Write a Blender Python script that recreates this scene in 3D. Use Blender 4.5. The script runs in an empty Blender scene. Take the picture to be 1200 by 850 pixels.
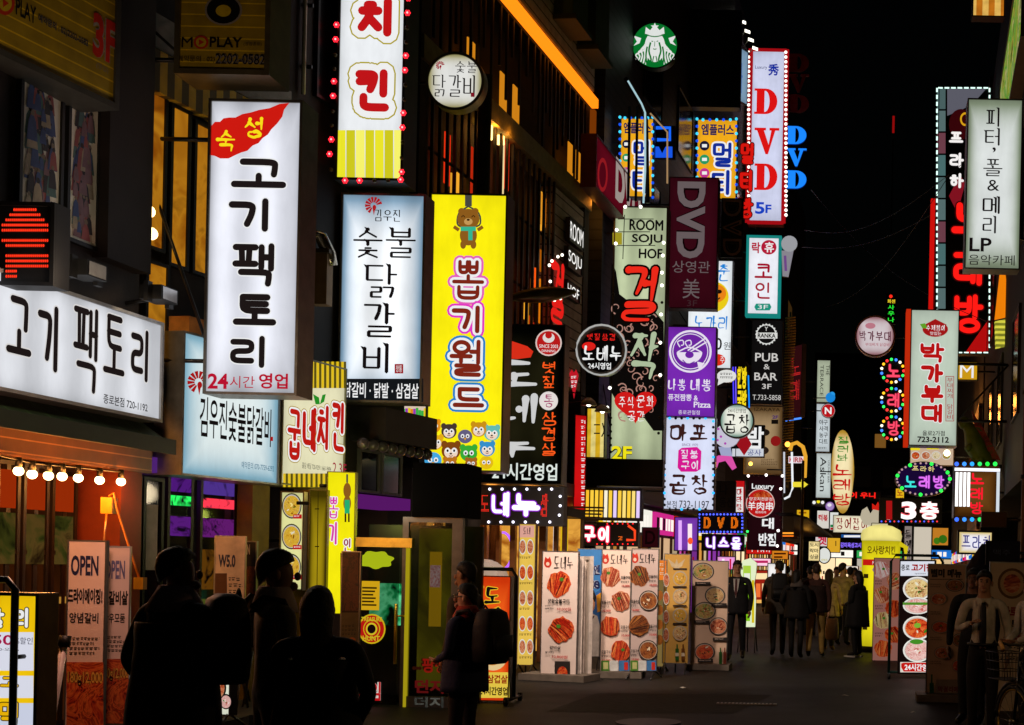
import bpy, math, random
from mathutils import Vector, Matrix
R = math.radians
rnd = random.Random(7)
sc = bpy.context.scene
COL = sc.collection
# ------------------------------------------------------------------ camera
# looks straight down the street (+Y); shifted lens as in the photograph's crop
F, CX, CY, H, ROLL = 1500.0, 1010.0, 668.0, 1.65, R(1.2)
cam = bpy.data.cameras.new('camera')
cam.sensor_width = 36.0
cam.lens = F / 1200 * 36
cam.shift_x = (600 - CX) / 1200
cam.shift_y = (CY - 425) / 1200
cam.clip_start, cam.clip_end = 0.1, 2000
camo = bpy.data.objects.new('camera', cam)
camo.location = (0, 0, H)
camo.rotation_euler = (R(90), -ROLL, 0)
COL.objects.link(camo)
sc.camera = camo
# ------------------------------------------------------------------ night sky
w = bpy.data.worlds.new('World')
sc.world = w
w.use_nodes = True
nt = w.node_tree
bg = nt.nodes['Background']
sky = nt.nodes.new('ShaderNodeTexSky')
sky.sky_type = 'NISHITA'
sky.sun_disc = False
sky.sun_elevation = R(3)
sky.sun_rotation = R(200)
nt.links.new(sky.outputs[0], bg.inputs[0])
bg.inputs[1].default_value = 0.0003
sun = bpy.data.lights.new('moon', 'SUN')
sun.energy = 0.004
sun.angle = R(0.5)
sun.color = (1, .95, .88)
suno = bpy.data.objects.new('moon', sun)
suno.rotation_euler = (R(50), 0, R(20))
COL.objects.link(suno)
vs = sc.view_settings
vs.view_transform = 'Standard'
vs.look = 'None'
vs.exposure = 0.0
vs.gamma = 1.0
sc.render.engine = 'CYCLES'
sc.cycles.use_denoising = True
sc.cycles.max_bounces = 5
sc.cycles.diffuse_bounces = 3
sc.cycles.glossy_bounces = 3
sc.cycles.transmission_bounces = 3
sc.cycles.transparent_max_bounces = 8
sc.cycles.caustics_reflective = False
sc.cycles.caustics_refractive = False
sc.cycles.sample_clamp_indirect = 4.0
sc.cycles.use_light_tree = True

# ------------------------------------------------------------------ helpers
def ray(px, py):
    dx, dy = (px - CX) / F, (CY - py) / F
    c, s = math.cos(ROLL), math.sin(ROLL)
    return Vector((dx * c - dy * s, 1.0, dx * s + dy * c))

def at(px, py, Y):
    r = ray(px, py)
    return Vector((r.x * Y, Y, H + r.z * Y))

def foot(px, Y):
    """ground point at depth Y seen at column px"""
    c, s = math.cos(ROLL), math.sin(ROLL)
    return Vector((((px - CX) / F) * Y + (H * math.sin(ROLL)) * .99, Y, 0.0))

def lin(h):
    if not isinstance(h, str):
        return tuple(h)[:3]
    o = []
    for i in (0, 2, 4):
        c = int(h[i:i + 2], 16) / 255
        o.append(c / 12.92 if c <= .04045 else ((c + .055) / 1.055) ** 2.4)
    return tuple(o)

_m = {}
def newmat(key):
    m = bpy.data.materials.new(key)
    m.use_nodes = True
    n = m.node_tree
    n.nodes.clear()
    out = n.nodes.new('ShaderNodeOutputMaterial')
    return m, n, out

def N(n, t, **kw):
    x = n.nodes.new(t)
    for k, v in kw.items():
        if k.startswith('i_'):
            k = k[2:]
            x.inputs[int(k) if k.isdigit() else k].default_value = v
        else:
            setattr(x, k, v)
    return x

def E(h, st=1.0, light=False):
    """something that gives off light: backlit vinyl, led, neon"""
    k = 'E%s_%.2f_%d' % (h, st, light)
    if k in _m: return _m[k]
    m, n, out = newmat('lit_' + k)
    e = N(n, 'ShaderNodeEmission')
    e.inputs[0].default_value = (*lin(h), 1)
    e.inputs[1].default_value = st
    n.links.new(e.outputs[0], out.inputs[0])
    m.cycles.emission_sampling = 'FRONT_BACK' if light else 'NONE'
    _m[k] = m
    return m

def LB(h, st=.9, edge=.35, h2=None, tubes=0, sharp=6.0):
    """lightbox acrylic: glow of hidden tubes and a dimmer rim painted into the emission"""
    k = 'L%s_%.2f_%.2f_%s_%d_%.1f' % (h, st, edge, h2, tubes, sharp)
    if k in _m: return _m[k]
    m, n, out = newmat('lightbox_' + k)
    tc = N(n, 'ShaderNodeTexCoord')
    sp = N(n, 'ShaderNodeSeparateXYZ')
    n.links.new(tc.outputs['Generated'], sp.inputs[0])
    def mth(op, a, b=None):
        q = N(n, 'ShaderNodeMath', operation=op)
        for i, v in enumerate((a, b)):
            if v is None: continue
            if isinstance(v, (int, float)): q.inputs[i].default_value = v
            else: n.links.new(v, q.inputs[i])
        return q.outputs[0]
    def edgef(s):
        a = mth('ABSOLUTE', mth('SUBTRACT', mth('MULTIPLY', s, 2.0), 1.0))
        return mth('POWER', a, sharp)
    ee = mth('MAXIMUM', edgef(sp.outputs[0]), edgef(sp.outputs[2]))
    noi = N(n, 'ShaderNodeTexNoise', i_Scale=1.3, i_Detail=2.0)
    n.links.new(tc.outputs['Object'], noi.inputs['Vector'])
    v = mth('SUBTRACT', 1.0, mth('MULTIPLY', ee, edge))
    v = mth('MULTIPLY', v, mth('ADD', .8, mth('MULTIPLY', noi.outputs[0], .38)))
    gr = N(n, 'ShaderNodeTexNoise', i_Scale=7.0, i_Detail=6.0, i_Roughness=.65)
    mp = N(n, 'ShaderNodeMapping'); mp.inputs['Scale'].default_value = (1, 1, .35)
    n.links.new(tc.outputs['Object'], mp.inputs[0]); n.links.new(mp.outputs[0], gr.inputs['Vector'])
    v = mth('MULTIPLY', v, mth('ADD', .86, mth('MULTIPLY', gr.outputs[0], .28)))
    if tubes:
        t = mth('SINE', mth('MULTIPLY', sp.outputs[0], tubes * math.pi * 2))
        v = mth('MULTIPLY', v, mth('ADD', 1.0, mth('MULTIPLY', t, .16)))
    e = N(n, 'ShaderNodeEmission')
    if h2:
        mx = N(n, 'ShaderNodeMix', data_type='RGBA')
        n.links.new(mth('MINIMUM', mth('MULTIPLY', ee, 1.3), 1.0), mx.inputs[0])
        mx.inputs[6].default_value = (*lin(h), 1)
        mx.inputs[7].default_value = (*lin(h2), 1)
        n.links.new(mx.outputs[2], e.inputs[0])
    else:
        e.inputs[0].default_value = (*lin(h), 1)
    n.links.new(mth('MULTIPLY', v, st * 1.24), e.inputs[1])
    n.links.new(e.outputs[0], out.inputs[0])
    m.cycles.emission_sampling = 'FRONT'
    _m[k] = m
    return m

def P(h, rough=.6, metal=0.0, var=.25, scale=6.0, bump=0.0, spec=.4):
    k = 'P%s_%.2f_%.1f_%.2f_%.1f_%.2f' % (h, rough, metal, var, scale, bump)
    if k in _m: return _m[k]
    m, n, out = newmat('surface_' + k)
    b = N(n, 'ShaderNodeBsdfPrincipled')
    c = lin(h)
    tc = N(n, 'ShaderNodeTexCoord')
    noi = N(n, 'ShaderNodeTexNoise', i_Scale=scale, i_Detail=5.0, i_Roughness=.6)
    n.links.new(tc.outputs['Object'], noi.inputs['Vector'])
    cr = N(n, 'ShaderNodeValToRGB')
    cr.color_ramp.elements[0].position = .3
    cr.color_ramp.elements[1].position = .7
    cr.color_ramp.elements[0].color = (*[x * (1 - var) for x in c], 1)
    cr.color_ramp.elements[1].color = (*[min(1, x * (1 + var)) for x in c], 1)
    n.links.new(noi.outputs[0], cr.inputs[0])
    n.links.new(cr.outputs[0], b.inputs['Base Color'])
    b.inputs['Roughness'].default_value = rough
    b.inputs['Metallic'].default_value = metal
    b.inputs['Specular IOR Level'].default_value = spec
    if bump:
        bp = N(n, 'ShaderNodeBump', i_Strength=bump, i_Distance=.02)
        n.links.new(noi.outputs[0], bp.inputs['Height'])
        n.links.new(bp.outputs[0], b.inputs['Normal'])
    n.links.new(b.outputs[0], out.inputs[0])
    _m[k] = m
    return m

def FOOD(key, cols, st=0.0, scale=14.0):
    """printed food picture: chunky mix of colours; st>0 for a backlit print"""
    k = 'F%s_%.2f_%.0f' % (key, st, scale)
    if k in _m: return _m[k]
    m, n, out = newmat('print_' + k)
    tc = N(n, 'ShaderNodeTexCoord')
    noi = N(n, 'ShaderNodeTexNoise', i_Scale=scale * .6, i_Detail=4.0, i_Distortion=1.2)
    vor = N(n, 'ShaderNodeTexVoronoi', i_Scale=scale * 1.5)
    n.links.new(tc.outputs['Object'], noi.inputs['Vector'])
    n.links.new(noi.outputs[1], vor.inputs['Vector'])
    mx = N(n, 'ShaderNodeMix', data_type='FLOAT')
    mx.inputs[0].default_value = .35
    n.links.new(noi.outputs[0], mx.inputs[2])
    n.links.new(vor.outputs[0], mx.inputs[3])
    cr = N(n, 'ShaderNodeValToRGB')
    while len(cr.color_ramp.elements) < len(cols): cr.color_ramp.elements.new(.5)
    for i, c in enumerate(cols):
        cr.color_ramp.elements[i].position = .3 + .4 * i / max(1, len(cols) - 1)
        cr.color_ramp.elements[i].color = (*lin(c), 1)
    n.links.new(mx.outputs[0], cr.inputs[0])
    if st:
        e = N(n, 'ShaderNodeEmission')
        e.inputs[1].default_value = st
        n.links.new(cr.outputs[0], e.inputs[0])
        m.cycles.emission_sampling = 'NONE'
    else:
        e = N(n, 'ShaderNodeBsdfPrincipled')
        e.inputs['Roughness'].default_value = .5
        n.links.new(cr.outputs[0], e.inputs['Base Color'])
    n.links.new(e.outputs[0], out.inputs[0])
    _m[k] = m
    return m

def STRIPE(h1, h2, freq, axis=0, rough=.6, metal=0.0, st=0.0, bump=0.0, duty=.5, coord='Object', streak=0.0):
    """boards, slats, corrugation: bands across one object axis"""
    k = 'S%s%s%.1f%d%.1f%.2f%.1f%.2f%s' % (h1, h2, freq, axis, st, duty, bump, rough, coord)
    if k in _m: return _m[k]
    m, n, out = newmat('bands_' + k)
    tc = N(n, 'ShaderNodeTexCoord')
    sp = N(n, 'ShaderNodeSeparateXYZ')
    n.links.new(tc.outputs[coord], sp.inputs[0])
    a = N(n, 'ShaderNodeMath', operation='MULTIPLY'); a.inputs[1].default_value = freq
    n.links.new(sp.outputs[axis], a.inputs[0])
    b = N(n, 'ShaderNodeMath', operation='FRACT'); n.links.new(a.outputs[0], b.inputs[0])
    g = N(n, 'ShaderNodeMath', operation='GREATER_THAN'); g.inputs[1].default_value = duty
    n.links.new(b.outputs[0], g.inputs[0])
    noi = N(n, 'ShaderNodeTexNoise', i_Scale=5.0, i_Detail=4.0)
    n.links.new(tc.outputs['Object'], noi.inputs['Vector'])
    mx = N(n, 'ShaderNodeMix', data_type='RGBA')
    mx.inputs[6].default_value = (*lin(h1), 1)
    mx.inputs[7].default_value = (*lin(h2), 1)
    n.links.new(g.outputs[0], mx.inputs[0])
    m2 = N(n, 'ShaderNodeMix', data_type='RGBA', blend_type='MULTIPLY')
    m2.inputs[0].default_value = .7
    n.links.new(mx.outputs[2], m2.inputs[6]); n.links.new(noi.outputs[0], m2.inputs[7])
    ml = N(n, 'ShaderNodeVectorMath', operation='SCALE'); ml.inputs['Scale'].default_value = 1.6
    n.links.new(m2.outputs[2], ml.inputs[0])
    if st:
        e = N(n, 'ShaderNodeEmission'); e.inputs[1].default_value = st
        n.links.new(ml.outputs[0], e.inputs[0])
        m.cycles.emission_sampling = 'NONE'
    else:
        e = N(n, 'ShaderNodeBsdfPrincipled')
        e.inputs['Roughness'].default_value = rough
        e.inputs['Metallic'].default_value = metal
        n.links.new(ml.outputs[0], e.inputs['Base Color'])
        if bump:
            bp = N(n, 'ShaderNodeBump', i_Strength=bump, i_Distance=.02)
            n.links.new(b.outputs[0], bp.inputs['Height'])
            n.links.new(bp.outputs[0], e.inputs['Normal'])
    n.links.new(e.outputs[0], out.inputs[0])
    _m[k] = m
    return m

def GLASS(h='0a0a0c', alpha=.75, rough=.08):
    k = 'G%s%.2f%.2f' % (h, alpha, rough)
    if k in _m: return _m[k]
    m, n, out = newmat('glass_' + k)
    b = N(n, 'ShaderNodeBsdfPrincipled')
    b.inputs['Base Color'].default_value = (*lin(h), 1)
    b.inputs['Roughness'].default_value = rough
    b.inputs['Specular IOR Level'].default_value = .5
    t = N(n, 'ShaderNodeBsdfTransparent')
    x = N(n, 'ShaderNodeMixShader'); x.inputs[0].default_value = 1 - alpha
    n.links.new(b.outputs[0], x.inputs[1]); n.links.new(t.outputs[0], x.inputs[2])
    n.links.new(x.outputs[0], out.inputs[0])
    _m[k] = m
    return m

BLACK = P('0b0b0c', .5)
DARK = P('191817', .6)
ALU = P('8a8a8a', .35, .8)
STEEL = P('3a3a3c', .4, .8)
WOOD = P('4a3120', .6, bump=.3)

class MB:
    def __init__(s): s.v, s.f, s.mi, s.m, s.sm = [], [], [], [], []
    def mid(s, m):
        if m not in s.m: s.m.append(m)
        return s.m.index(m)
    def add(s, vs, fs, m, smooth=False):
        o, i = len(s.v), s.mid(m)
        s.v += [tuple(v) for v in vs]
        for f in fs:
            s.f.append([a + o for a in f]); s.mi.append(i); s.sm.append(smooth)
        return s
    def poly(s, pts, m): return s.add(pts, [list(range(len(pts)))], m)
    def box(s, x0, x1, y0, y1, z0, z1, m):
        if x0 > x1: x0, x1 = x1, x0
        if y0 > y1: y0, y1 = y1, y0
        if z0 > z1: z0, z1 = z1, z0
        v = [(x, y, z) for x in (x0, x1) for y in (y0, y1) for z in (z0, z1)]
        return s.add(v, [(0, 1, 3, 2), (4, 6, 7, 5), (0, 4, 5, 1), (2, 3, 7, 6), (0, 2, 6, 4), (1, 5, 7, 3)], m)
    def tube(s, path, r, m, n=8, cap=True):
        path = [Vector(p) for p in path]
        rr = r if isinstance(r, (list, tuple)) else [r] * len(path)
        vs, fs = [], []
        up = Vector((0, 0, 1))
        for i, p in enumerate(path):
            d = (path[min(i + 1, len(path) - 1)] - path[max(i - 1, 0)])
            d = d.normalized() if d.length > 1e-9 else Vector((0, 0, 1))
            a = d.cross(up)
            if a.length < .05: a = d.cross(Vector((1, 0, 0)))
            a.normalize(); b = d.cross(a)
            for k in range(n):
                t = 2 * math.pi * k / n
                vs.append(p + a * (math.cos(t) * rr[i]) + b * (math.sin(t) * rr[i]))
        for i in range(len(path) - 1):
            for k in range(n):
                fs.append((i * n + k, i * n + (k + 1) % n, (i + 1) * n + (k + 1) % n, (i + 1) * n + k))
        if cap:
            fs.append(tuple(range(n - 1, -1, -1))); fs.append(tuple((len(path) - 1) * n + k for k in range(n)))
        return s.add(vs, fs, m, True)
    def ball(s, c, r, m, n=10, k=7, sq=(1, 1, 1)):
        vs, fs = [], []
        for i in range(k + 1):
            th = math.pi * i / k
            for j in range(n):
                ph = 2 * math.pi * j / n
                vs.append((c[0] + r * sq[0] * math.sin(th) * math.cos(ph), c[1] + r * sq[1] * math.sin(th) * math.sin(ph), c[2] + r * sq[2] * math.cos(th)))
        for i in range(k):
            for j in range(n):
                fs.append((i * n + j, (i + 1) * n + j, (i + 1) * n + (j + 1) % n, i * n + (j + 1) % n))
        return s.add(vs, fs, m, True)
    def prism(s, pts, y0, y1, m, m2=None):
        """outline in x,z pushed from y0 to y1"""
        n = len(pts)
        vs = [(p[0], y0, p[1]) for p in pts] + [(p[0], y1, p[1]) for p in pts]
        s.add(vs, [list(range(n - 1, -1, -1)), list(range(n, 2 * n))], m)
        s.add(vs, [(i, (i + 1) % n, n + (i + 1) % n, n + i) for i in range(n)], m2 or m)
        return s
    def loft(s, rings, m, cap=True):
        n = len(rings[0]); vs = [p for r in rings for p in r]; fs = []
        for i in range(len(rings) - 1):
            for k in range(n):
                fs.append((i * n + k, i * n + (k + 1) % n, (i + 1) * n + (k + 1) % n, (i + 1) * n + k))
        if cap:
            fs.append(list(range(n))[::-1]); fs.append([(len(rings) - 1) * n + k for k in range(n)])
        return s.add(vs, fs, m, True)
    def build(s, name, parent=None, loc=None, rz=0.0):
        me = bpy.data.meshes.new(name)
        me.from_pydata(s.v, [], s.f)
        for m in s.m: me.materials.append(m)
        me.polygons.foreach_set('material_index', s.mi)
        me.polygons.foreach_set('use_smooth', s.sm)
        me.update()
        o = bpy.data.objects.new(name, me)
        COL.objects.link(o)
        if parent: o.parent = parent
        if loc is not None: o.location = loc
        if rz: o.rotation_euler = (0, 0, rz)
        return o

def tag(o, label=None, cat=None, group=None, kind=None):
    if label: o['label'] = label
    if cat: o['category'] = cat
    if group: o['group'] = group
    if kind: o['kind'] = kind
    return o

def thing(name, label, cat, loc=(0, 0, 0), rz=0.0, group=None):
    o = bpy.data.objects.new(name, None)
    o.empty_display_size = .1
    COL.objects.link(o)
    o.location = loc
    o.rotation_euler = (0, 0, rz)
    return tag(o, label, cat, group)

def inst(o, parent, loc):
    c = o.copy(); COL.objects.link(c); c.parent = parent; c.location = loc
    return c

def lamp(loc, energy, color='ffb060', r=.05, kind='POINT', spot=60, target=None, parent=None):
    l = bpy.data.lights.new('lamp_light', kind)
    l.energy = energy; l.color = lin(color); l.shadow_soft_size = r
    if kind == 'SPOT': l.spot_size = R(spot); l.spot_blend = .6
    o = bpy.data.objects.new('lamp_light', l); COL.objects.link(o)
    o.location = loc
    if target is not None:
        o.rotation_euler = (Vector(target) - Vector(loc)).to_track_quat('-Z', 'Y').to_euler()
    return o

# ------------------------------------------------------------------ lettering
_tc = {}
def noto(txt, off=0.0):
    k = (txt, round(off, 3))
    if k in _tc: return _tc[k]
    c = bpy.data.curves.new('t', 'FONT'); c.body = txt; c.size = 1; c.offset = off; c.resolution_u = 3
    o = bpy.data.objects.new('t', c)
    me = bpy.data.meshes.new_from_object(o)
    vs = [(v.co.x, v.co.y) for v in me.vertices]
    fs = [list(p.vertices) for p in me.polygons]
    bpy.data.objects.remove(o); bpy.data.curves.remove(c); bpy.data.meshes.remove(me)
    _tc[k] = (vs, fs)
    return _tc[k]

CI = lambda cx, cy, rx, ry, n=14: [(cx + rx * math.sin(2 * math.pi * i / n), cy + ry * math.cos(2 * math.pi * i / n)) for i in range(n + 1)]
JA = {
 'ㄱ': [[(0, 1), (1, 1), (.93, .5), (.72, 0)]], 'ㄴ': [[(0, 1), (0, 0), (1, 0)]],
 'ㄷ': [[(0, 1), (1, 1)], [(0, 1), (0, 0), (1, 0)]], 'ㄹ': [[(0, 1), (1, 1), (1, .52), (0, .5), (0, 0), (1, 0)]],
 'ㅁ': [[(0, 1), (1, 1), (1, 0), (0, 0), (0, 1)]], 'ㅂ': [[(0, 1), (0, 0), (1, 0), (1, 1)], [(0, .52), (1, .52)]],
 'ㅅ': [[(.5, 1), (.36, .5), (0, 0)], [(.42, .6), (1, 0)]], 'ㅇ': [CI(.5, .5, .5, .5)],
 'ㅈ': [[(.02, 1), (.98, 1)], [(.52, 1), (.38, .5), (0, 0)], [(.42, .58), (1, 0)]],
 'ㅊ': [[(.35, 1.02), (.65, 1.02)], [(.02, .76), (.98, .76)], [(.52, .76), (.38, .4), (0, 0)], [(.42, .45), (1, 0)]],
 'ㅋ': [[(0, 1), (1, 1), (.93, .5), (.72, 0)], [(.02, .52), (.92, .58)]],
 'ㅌ': [[(0, 1), (1, 1)], [(0, .5), (.95, .5)], [(0, 1), (0, 0), (1, 0)]],
 'ㅍ': [[(0, 1), (1, 1)], [(0, 0), (1, 0)], [(.3, 1), (.34, 0)], [(.7, 1), (.66, 0)]],
 'ㅎ': [[(.35, 1.02), (.65, 1.02)], [(0, .76), (1, .76)], CI(.5, .28, .34, .28)]}
V_ = {
 'ㅣ': [[(.5, 1), (.5, 0)]], 'ㅏ': [[(.3, 1), (.3, 0)], [(.3, .5), (1, .5)]], 'ㅐ': [[(.15, .95), (.15, .05)], [(.85, 1), (.85, 0)], [(.15, .5), (.85, .5)]],
 'ㅑ': [[(.3, 1), (.3, 0)], [(.3, .65), (1, .65)], [(.3, .35), (1, .35)]], 'ㅓ': [[(.75, 1), (.75, 0)], [(0, .52), (.75, .52)]],
 'ㅔ': [[(.4, .95), (.4, .05)], [(.95, 1), (.95, 0)], [(-.1, .52), (.4, .52)]], 'ㅕ': [[(.75, 1), (.75, 0)], [(0, .65), (.75, .65)], [(0, .35), (.75, .35)]],
 'ㅖ': [[(.4, .95), (.4, .05)], [(.95, 1), (.95, 0)], [(-.1, .65), (.4, .65)], [(-.1, .35), (.4, .35)]],
 'ㅗ': [[(.5, 1), (.5, .1)], [(0, .1), (1, .1)]], 'ㅛ': [[(.33, 1), (.33, .1)], [(.67, 1), (.67, .1)], [(0, .1), (1, .1)]],
 'ㅜ': [[(0, .85), (1, .85)], [(.5, .85), (.5, -.1)]], 'ㅠ': [[(0, .85), (1, .85)], [(.33, .85), (.3, -.1)], [(.67, .85), (.7, -.1)]], 'ㅡ': [[(0, .45), (1, .45)]]}
LL = 'ㄱㄲㄴㄷㄸㄹㅁㅂㅃㅅㅆㅇㅈㅉㅊㅋㅌㅍㅎ'
VV = 'ㅏㅐㅑㅒㅓㅔㅕㅖㅗㅘㅙㅚㅛㅜㅝㅞㅟㅠㅡㅢㅣ'
TT = ' ㄱㄲㄳㄴㄵㄶㄷㄹㄺㄻㄼㄽㄾㄿㅀㅁㅂㅄㅅㅆㅇㅈㅊㅋㅌㅍㅎ'
SPL = {'ㄲ': 'ㄱㄱ', 'ㄸ': 'ㄷㄷ', 'ㅃ': 'ㅂㅂ', 'ㅆ': 'ㅅㅅ', 'ㅉ': 'ㅈㅈ', 'ㄺ': 'ㄹㄱ', 'ㄻ': 'ㄹㅁ', 'ㅄ': 'ㅂㅅ', 'ㄼ': 'ㄹㅂ'}
MIX = {'ㅘ': 'ㅗㅏ', 'ㅙ': 'ㅗㅐ', 'ㅚ': 'ㅗㅣ', 'ㅝ': 'ㅜㅓ', 'ㅞ': 'ㅜㅔ', 'ㅟ': 'ㅜㅣ', 'ㅢ': 'ㅡㅣ'}
def _pb(strokes, b): return [[(b[0] + x * (b[2] - b[0]), b[1] + y * (b[3] - b[1])) for x, y in s] for s in strokes]
def _con(c, b, square=False):
    if c in SPL:
        m = (b[0] + b[2]) / 2; g = (b[2] - b[0]) * .06
        return _con(SPL[c][0], (b[0], b[1], m - g, b[3])) + _con(SPL[c][1], (m + g, b[1], b[2], b[3]))
    st = JA[c]
    if square and c in 'ㄱㅋ': st = [[(x if x < .9 else 1, y) if y > .3 else (.97, 0) for x, y in s] for s in st]
    return _pb(st, b)
def glyph(ch):
    """strokes of one hangul syllable in the unit square"""
    c = ord(ch) - 0xAC00
    l, v, t = LL[c // 588], VV[c // 28 % 21], TT[c % 28]
    if v in MIX:
        h, vv = MIX[v]
        if t == ' ': return _con(l, (.06, .52, .58, .95), True) + _pb(V_[h], (0, .1, .64, .42)) + _pb(V_[vv], (.66, 0, .95, 1))
        return _con(l, (.08, .66, .56, .98), True) + _pb(V_[h], (0, .4, .62, .58)) + _pb(V_[vv], (.64, .36, .95, 1)) + _con(t, (.16, 0, .9, .27), True)
    if v in 'ㅗㅛㅜㅠㅡ':
        lo = (v in 'ㅜㅠ')
        if t == ' ': return _con(l, (.17, .56 if lo else .5, .83, .96), True) + _pb(V_[v], (0, .08, 1, .42 if lo else .44))
        return _con(l, (.2, .69, .8, .98), True) + _pb(V_[v], (0, .42, 1, .6)) + _con(t, (.18, 0, .84, .3), True)
    vx = (.64, .98) if v in 'ㅐㅔㅒㅖ' else (.66, .98)
    if t == ' ': return _con(l, (.04, .16, .54, .86)) + _pb(V_[v], (vx[0], 0, vx[1], 1))
    return _con(l, (.06, .52, .54, .96)) + _pb(V_[v], (vx[0], .4, vx[1], 1)) + _con(t, (.2, 0, .88, .3), True)

def smooth(st, k=4):
    if len(st) < 3: return [(st[0][0] + (st[1][0] - st[0][0]) * i / k, st[0][1] + (st[1][1] - st[0][1]) * i / k) for i in range(k + 1)]
    o = []
    for i in range(len(st) - 1):
        p0, p1, p2, p3 = st[max(i - 1, 0)], st[i], st[i + 1], st[min(i + 2, len(st) - 1)]
        for j in range(k):
            t = j / k
            o.append(tuple(.5 * (2 * p1[a] + (p2[a] - p0[a]) * t + (2 * p0[a] - 5 * p1[a] + 4 * p2[a] - p3[a]) * t * t + (3 * p1[a] - p0[a] - 3 * p2[a] + p3[a]) * t ** 3) for a in (0, 1)))
    o.append(st[-1])
    return o

def chaikin(st, n=2):
    if len(st) < 3: return st
    closed = st[0] == st[-1]
    for _ in range(n):
        o = [] if closed else [st[0]]
        for i, (p, q) in enumerate(zip(st[:-1], st[1:])):
            k = .09 if closed and len(st) < 8 and _ == 0 else .2
            if closed or i > 0: o.append((p[0] + (q[0] - p[0]) * k, p[1] + (q[1] - p[1]) * k))
            if closed or i < len(st) - 2: o.append((q[0] + (p[0] - q[0]) * k, q[1] + (p[1] - q[1]) * k))
        o.append(o[0] if closed else st[-1])
        st = o
    return st

def dense(ch):
    """thinner pen for crowded syllables"""
    c = ord(ch) - 0xAC00
    l, v, t = LL[c // 588], VV[c // 28 % 21], TT[c % 28]
    f = 1.0
    if t != ' ': f *= .84
    if t in SPL: f *= .85
    if l in 'ㄹㅌㅍㅎㅊㅂ': f *= .9
    if l in SPL: f *= .78
    if v in MIX: f *= .84
    if v in 'ㅐㅔ': f *= .92
    return f

def inkpolys(strokes, wh, wv, style, grow=0.0, seed=0, sx=1.0, sy=1.0):
    """stroke outlines as polygons; style round | brush | fine"""
    rr = random.Random(seed); out = []
    for st in strokes:
        st = [(x * sx, y * sy) for x, y in st]
        if style == 'round': st = chaikin(st)
        if style == 'brush':
            st = [(x + rr.uniform(-.025, .025) * sx, y + rr.uniform(-.025, .025) * sy) for x, y in st]
            st = smooth(st, 5)
        ws = []
        for i, p in enumerate(st):
            a, b = st[max(i - 1, 0)], st[min(i + 1, len(st) - 1)]
            dx, dy = abs(b[0] - a[0]), abs(b[1] - a[1])
            q = dy / (dx + dy + 1e-9)
            wd = wh + (wv - wh) * q
            t = i / max(1, len(st) - 1)
            if style == 'brush': wd *= (1.25 - .75 * t) * rr.uniform(.92, 1.1)
            if style == 'fine': wd *= 1.15 - .35 * t
            ws.append(wd / 2 + grow)
        for i in range(len(st) - 1):
            (x0, y0), (x1, y1) = st[i], st[i + 1]
            L = math.hypot(x1 - x0, y1 - y0)
            if L < 1e-6: continue
            nx, ny = -(y1 - y0) / L, (x1 - x0) / L
            a, b = (ws[i], ws[i + 1])
            if style == 'fine' and grow == 0:
                dx, dy = abs(x1 - x0), abs(y1 - y0)
                a = b = (wh if dx > dy else wv) / 2
            out.append([(x0 + nx * a, y0 + ny * a), (x0 - nx * a, y0 - ny * a), (x1 - nx * b, y1 - ny * b), (x1 + nx * b, y1 + ny * b)])
        for i, (x, y) in enumerate(st):
            if style == 'fine' and grow == 0:
                r_ = min(wh, wv) / 2 if 0 < i < len(st) - 1 or True else 0
            else: r_ = ws[i]
            out.append([(x + r_ * math.cos(k * math.pi / 5), y + r_ * math.sin(k * math.pi / 5)) for k in range(10)])
        if style == 'fine' and grow == 0 and len(st) >= 2:   # pen serif at the head of upright strokes
            (x0, y0), (x1, y1) = st[0], st[1]
            if abs(y1 - y0) > abs(x1 - x0):
                out.append([(x0 + wv / 2, y0), (x0 - wv * 1.25, y0 + wv * .45), (x0 - wv / 2, y0 - wv * .7), (x0 + wv / 2, y0 - wv * .7)])
    return out
# ------------------------------------------------------------------ street walls (plan lines) and signs
class Wall:
    """facade line: passes (x, y), runs away from the camera by tan; side -1 left, 1 right of the street"""
    def __init__(s, x, y, tan, side=-1):
        s.o = Vector((x, y, 0)); s.side = side; s.tan = tan
        th = math.atan(tan)
        s.a = R(90) - th if side < 0 else R(-90) - th
        s.u = Vector((math.cos(s.a), math.sin(s.a), 0)); s.n = Vector((math.sin(s.a), -math.cos(s.a), 0))
    def hit(s, px, py, off=0.0):
        r = ray(px, py); c = Vector((0, 0, H)); o = s.o + s.n * off
        t = (o - c).dot(s.n) / r.dot(s.n)
        return c + r * t
    def y(s, Y, z=0.0, off=0.0):
        return Vector((s.o.x + s.tan * (Y - s.o.y), Y, z)) + s.n * off

FOODS = {
 'meat': ['5a1508', '9a2f16', 'd06a3a', 'e9b48a', 'a03018'], 'red': ['6a0d06', 'b3220d', 'd9491c', 'f08a45', '8d1608'],
 'brown': ['2a1006', '5c2a10', '8d4a1c', 'b97a3a', '3d1a08'], 'pale': ['b99a5a', 'e6d3a0', 'f4e9c8', 'caa05a', 'efe3bd'],
 'green': ['1f4a12', '6b8f2a', 'd8c878', 'b8471c', '3d6a1c'], 'pink': ['b84a48', 'e59a92', 'f6d9d0', 'c7655a', 'fbeae4'],
 'gold': ['8a5206', 'd99a18', 'f2cf4a', 'b8720c', 'fae58a'], 'noodle': ['7a2c10', 'd8b46a', 'f0dca0', 'b0501c', '2f4a14']}

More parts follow.
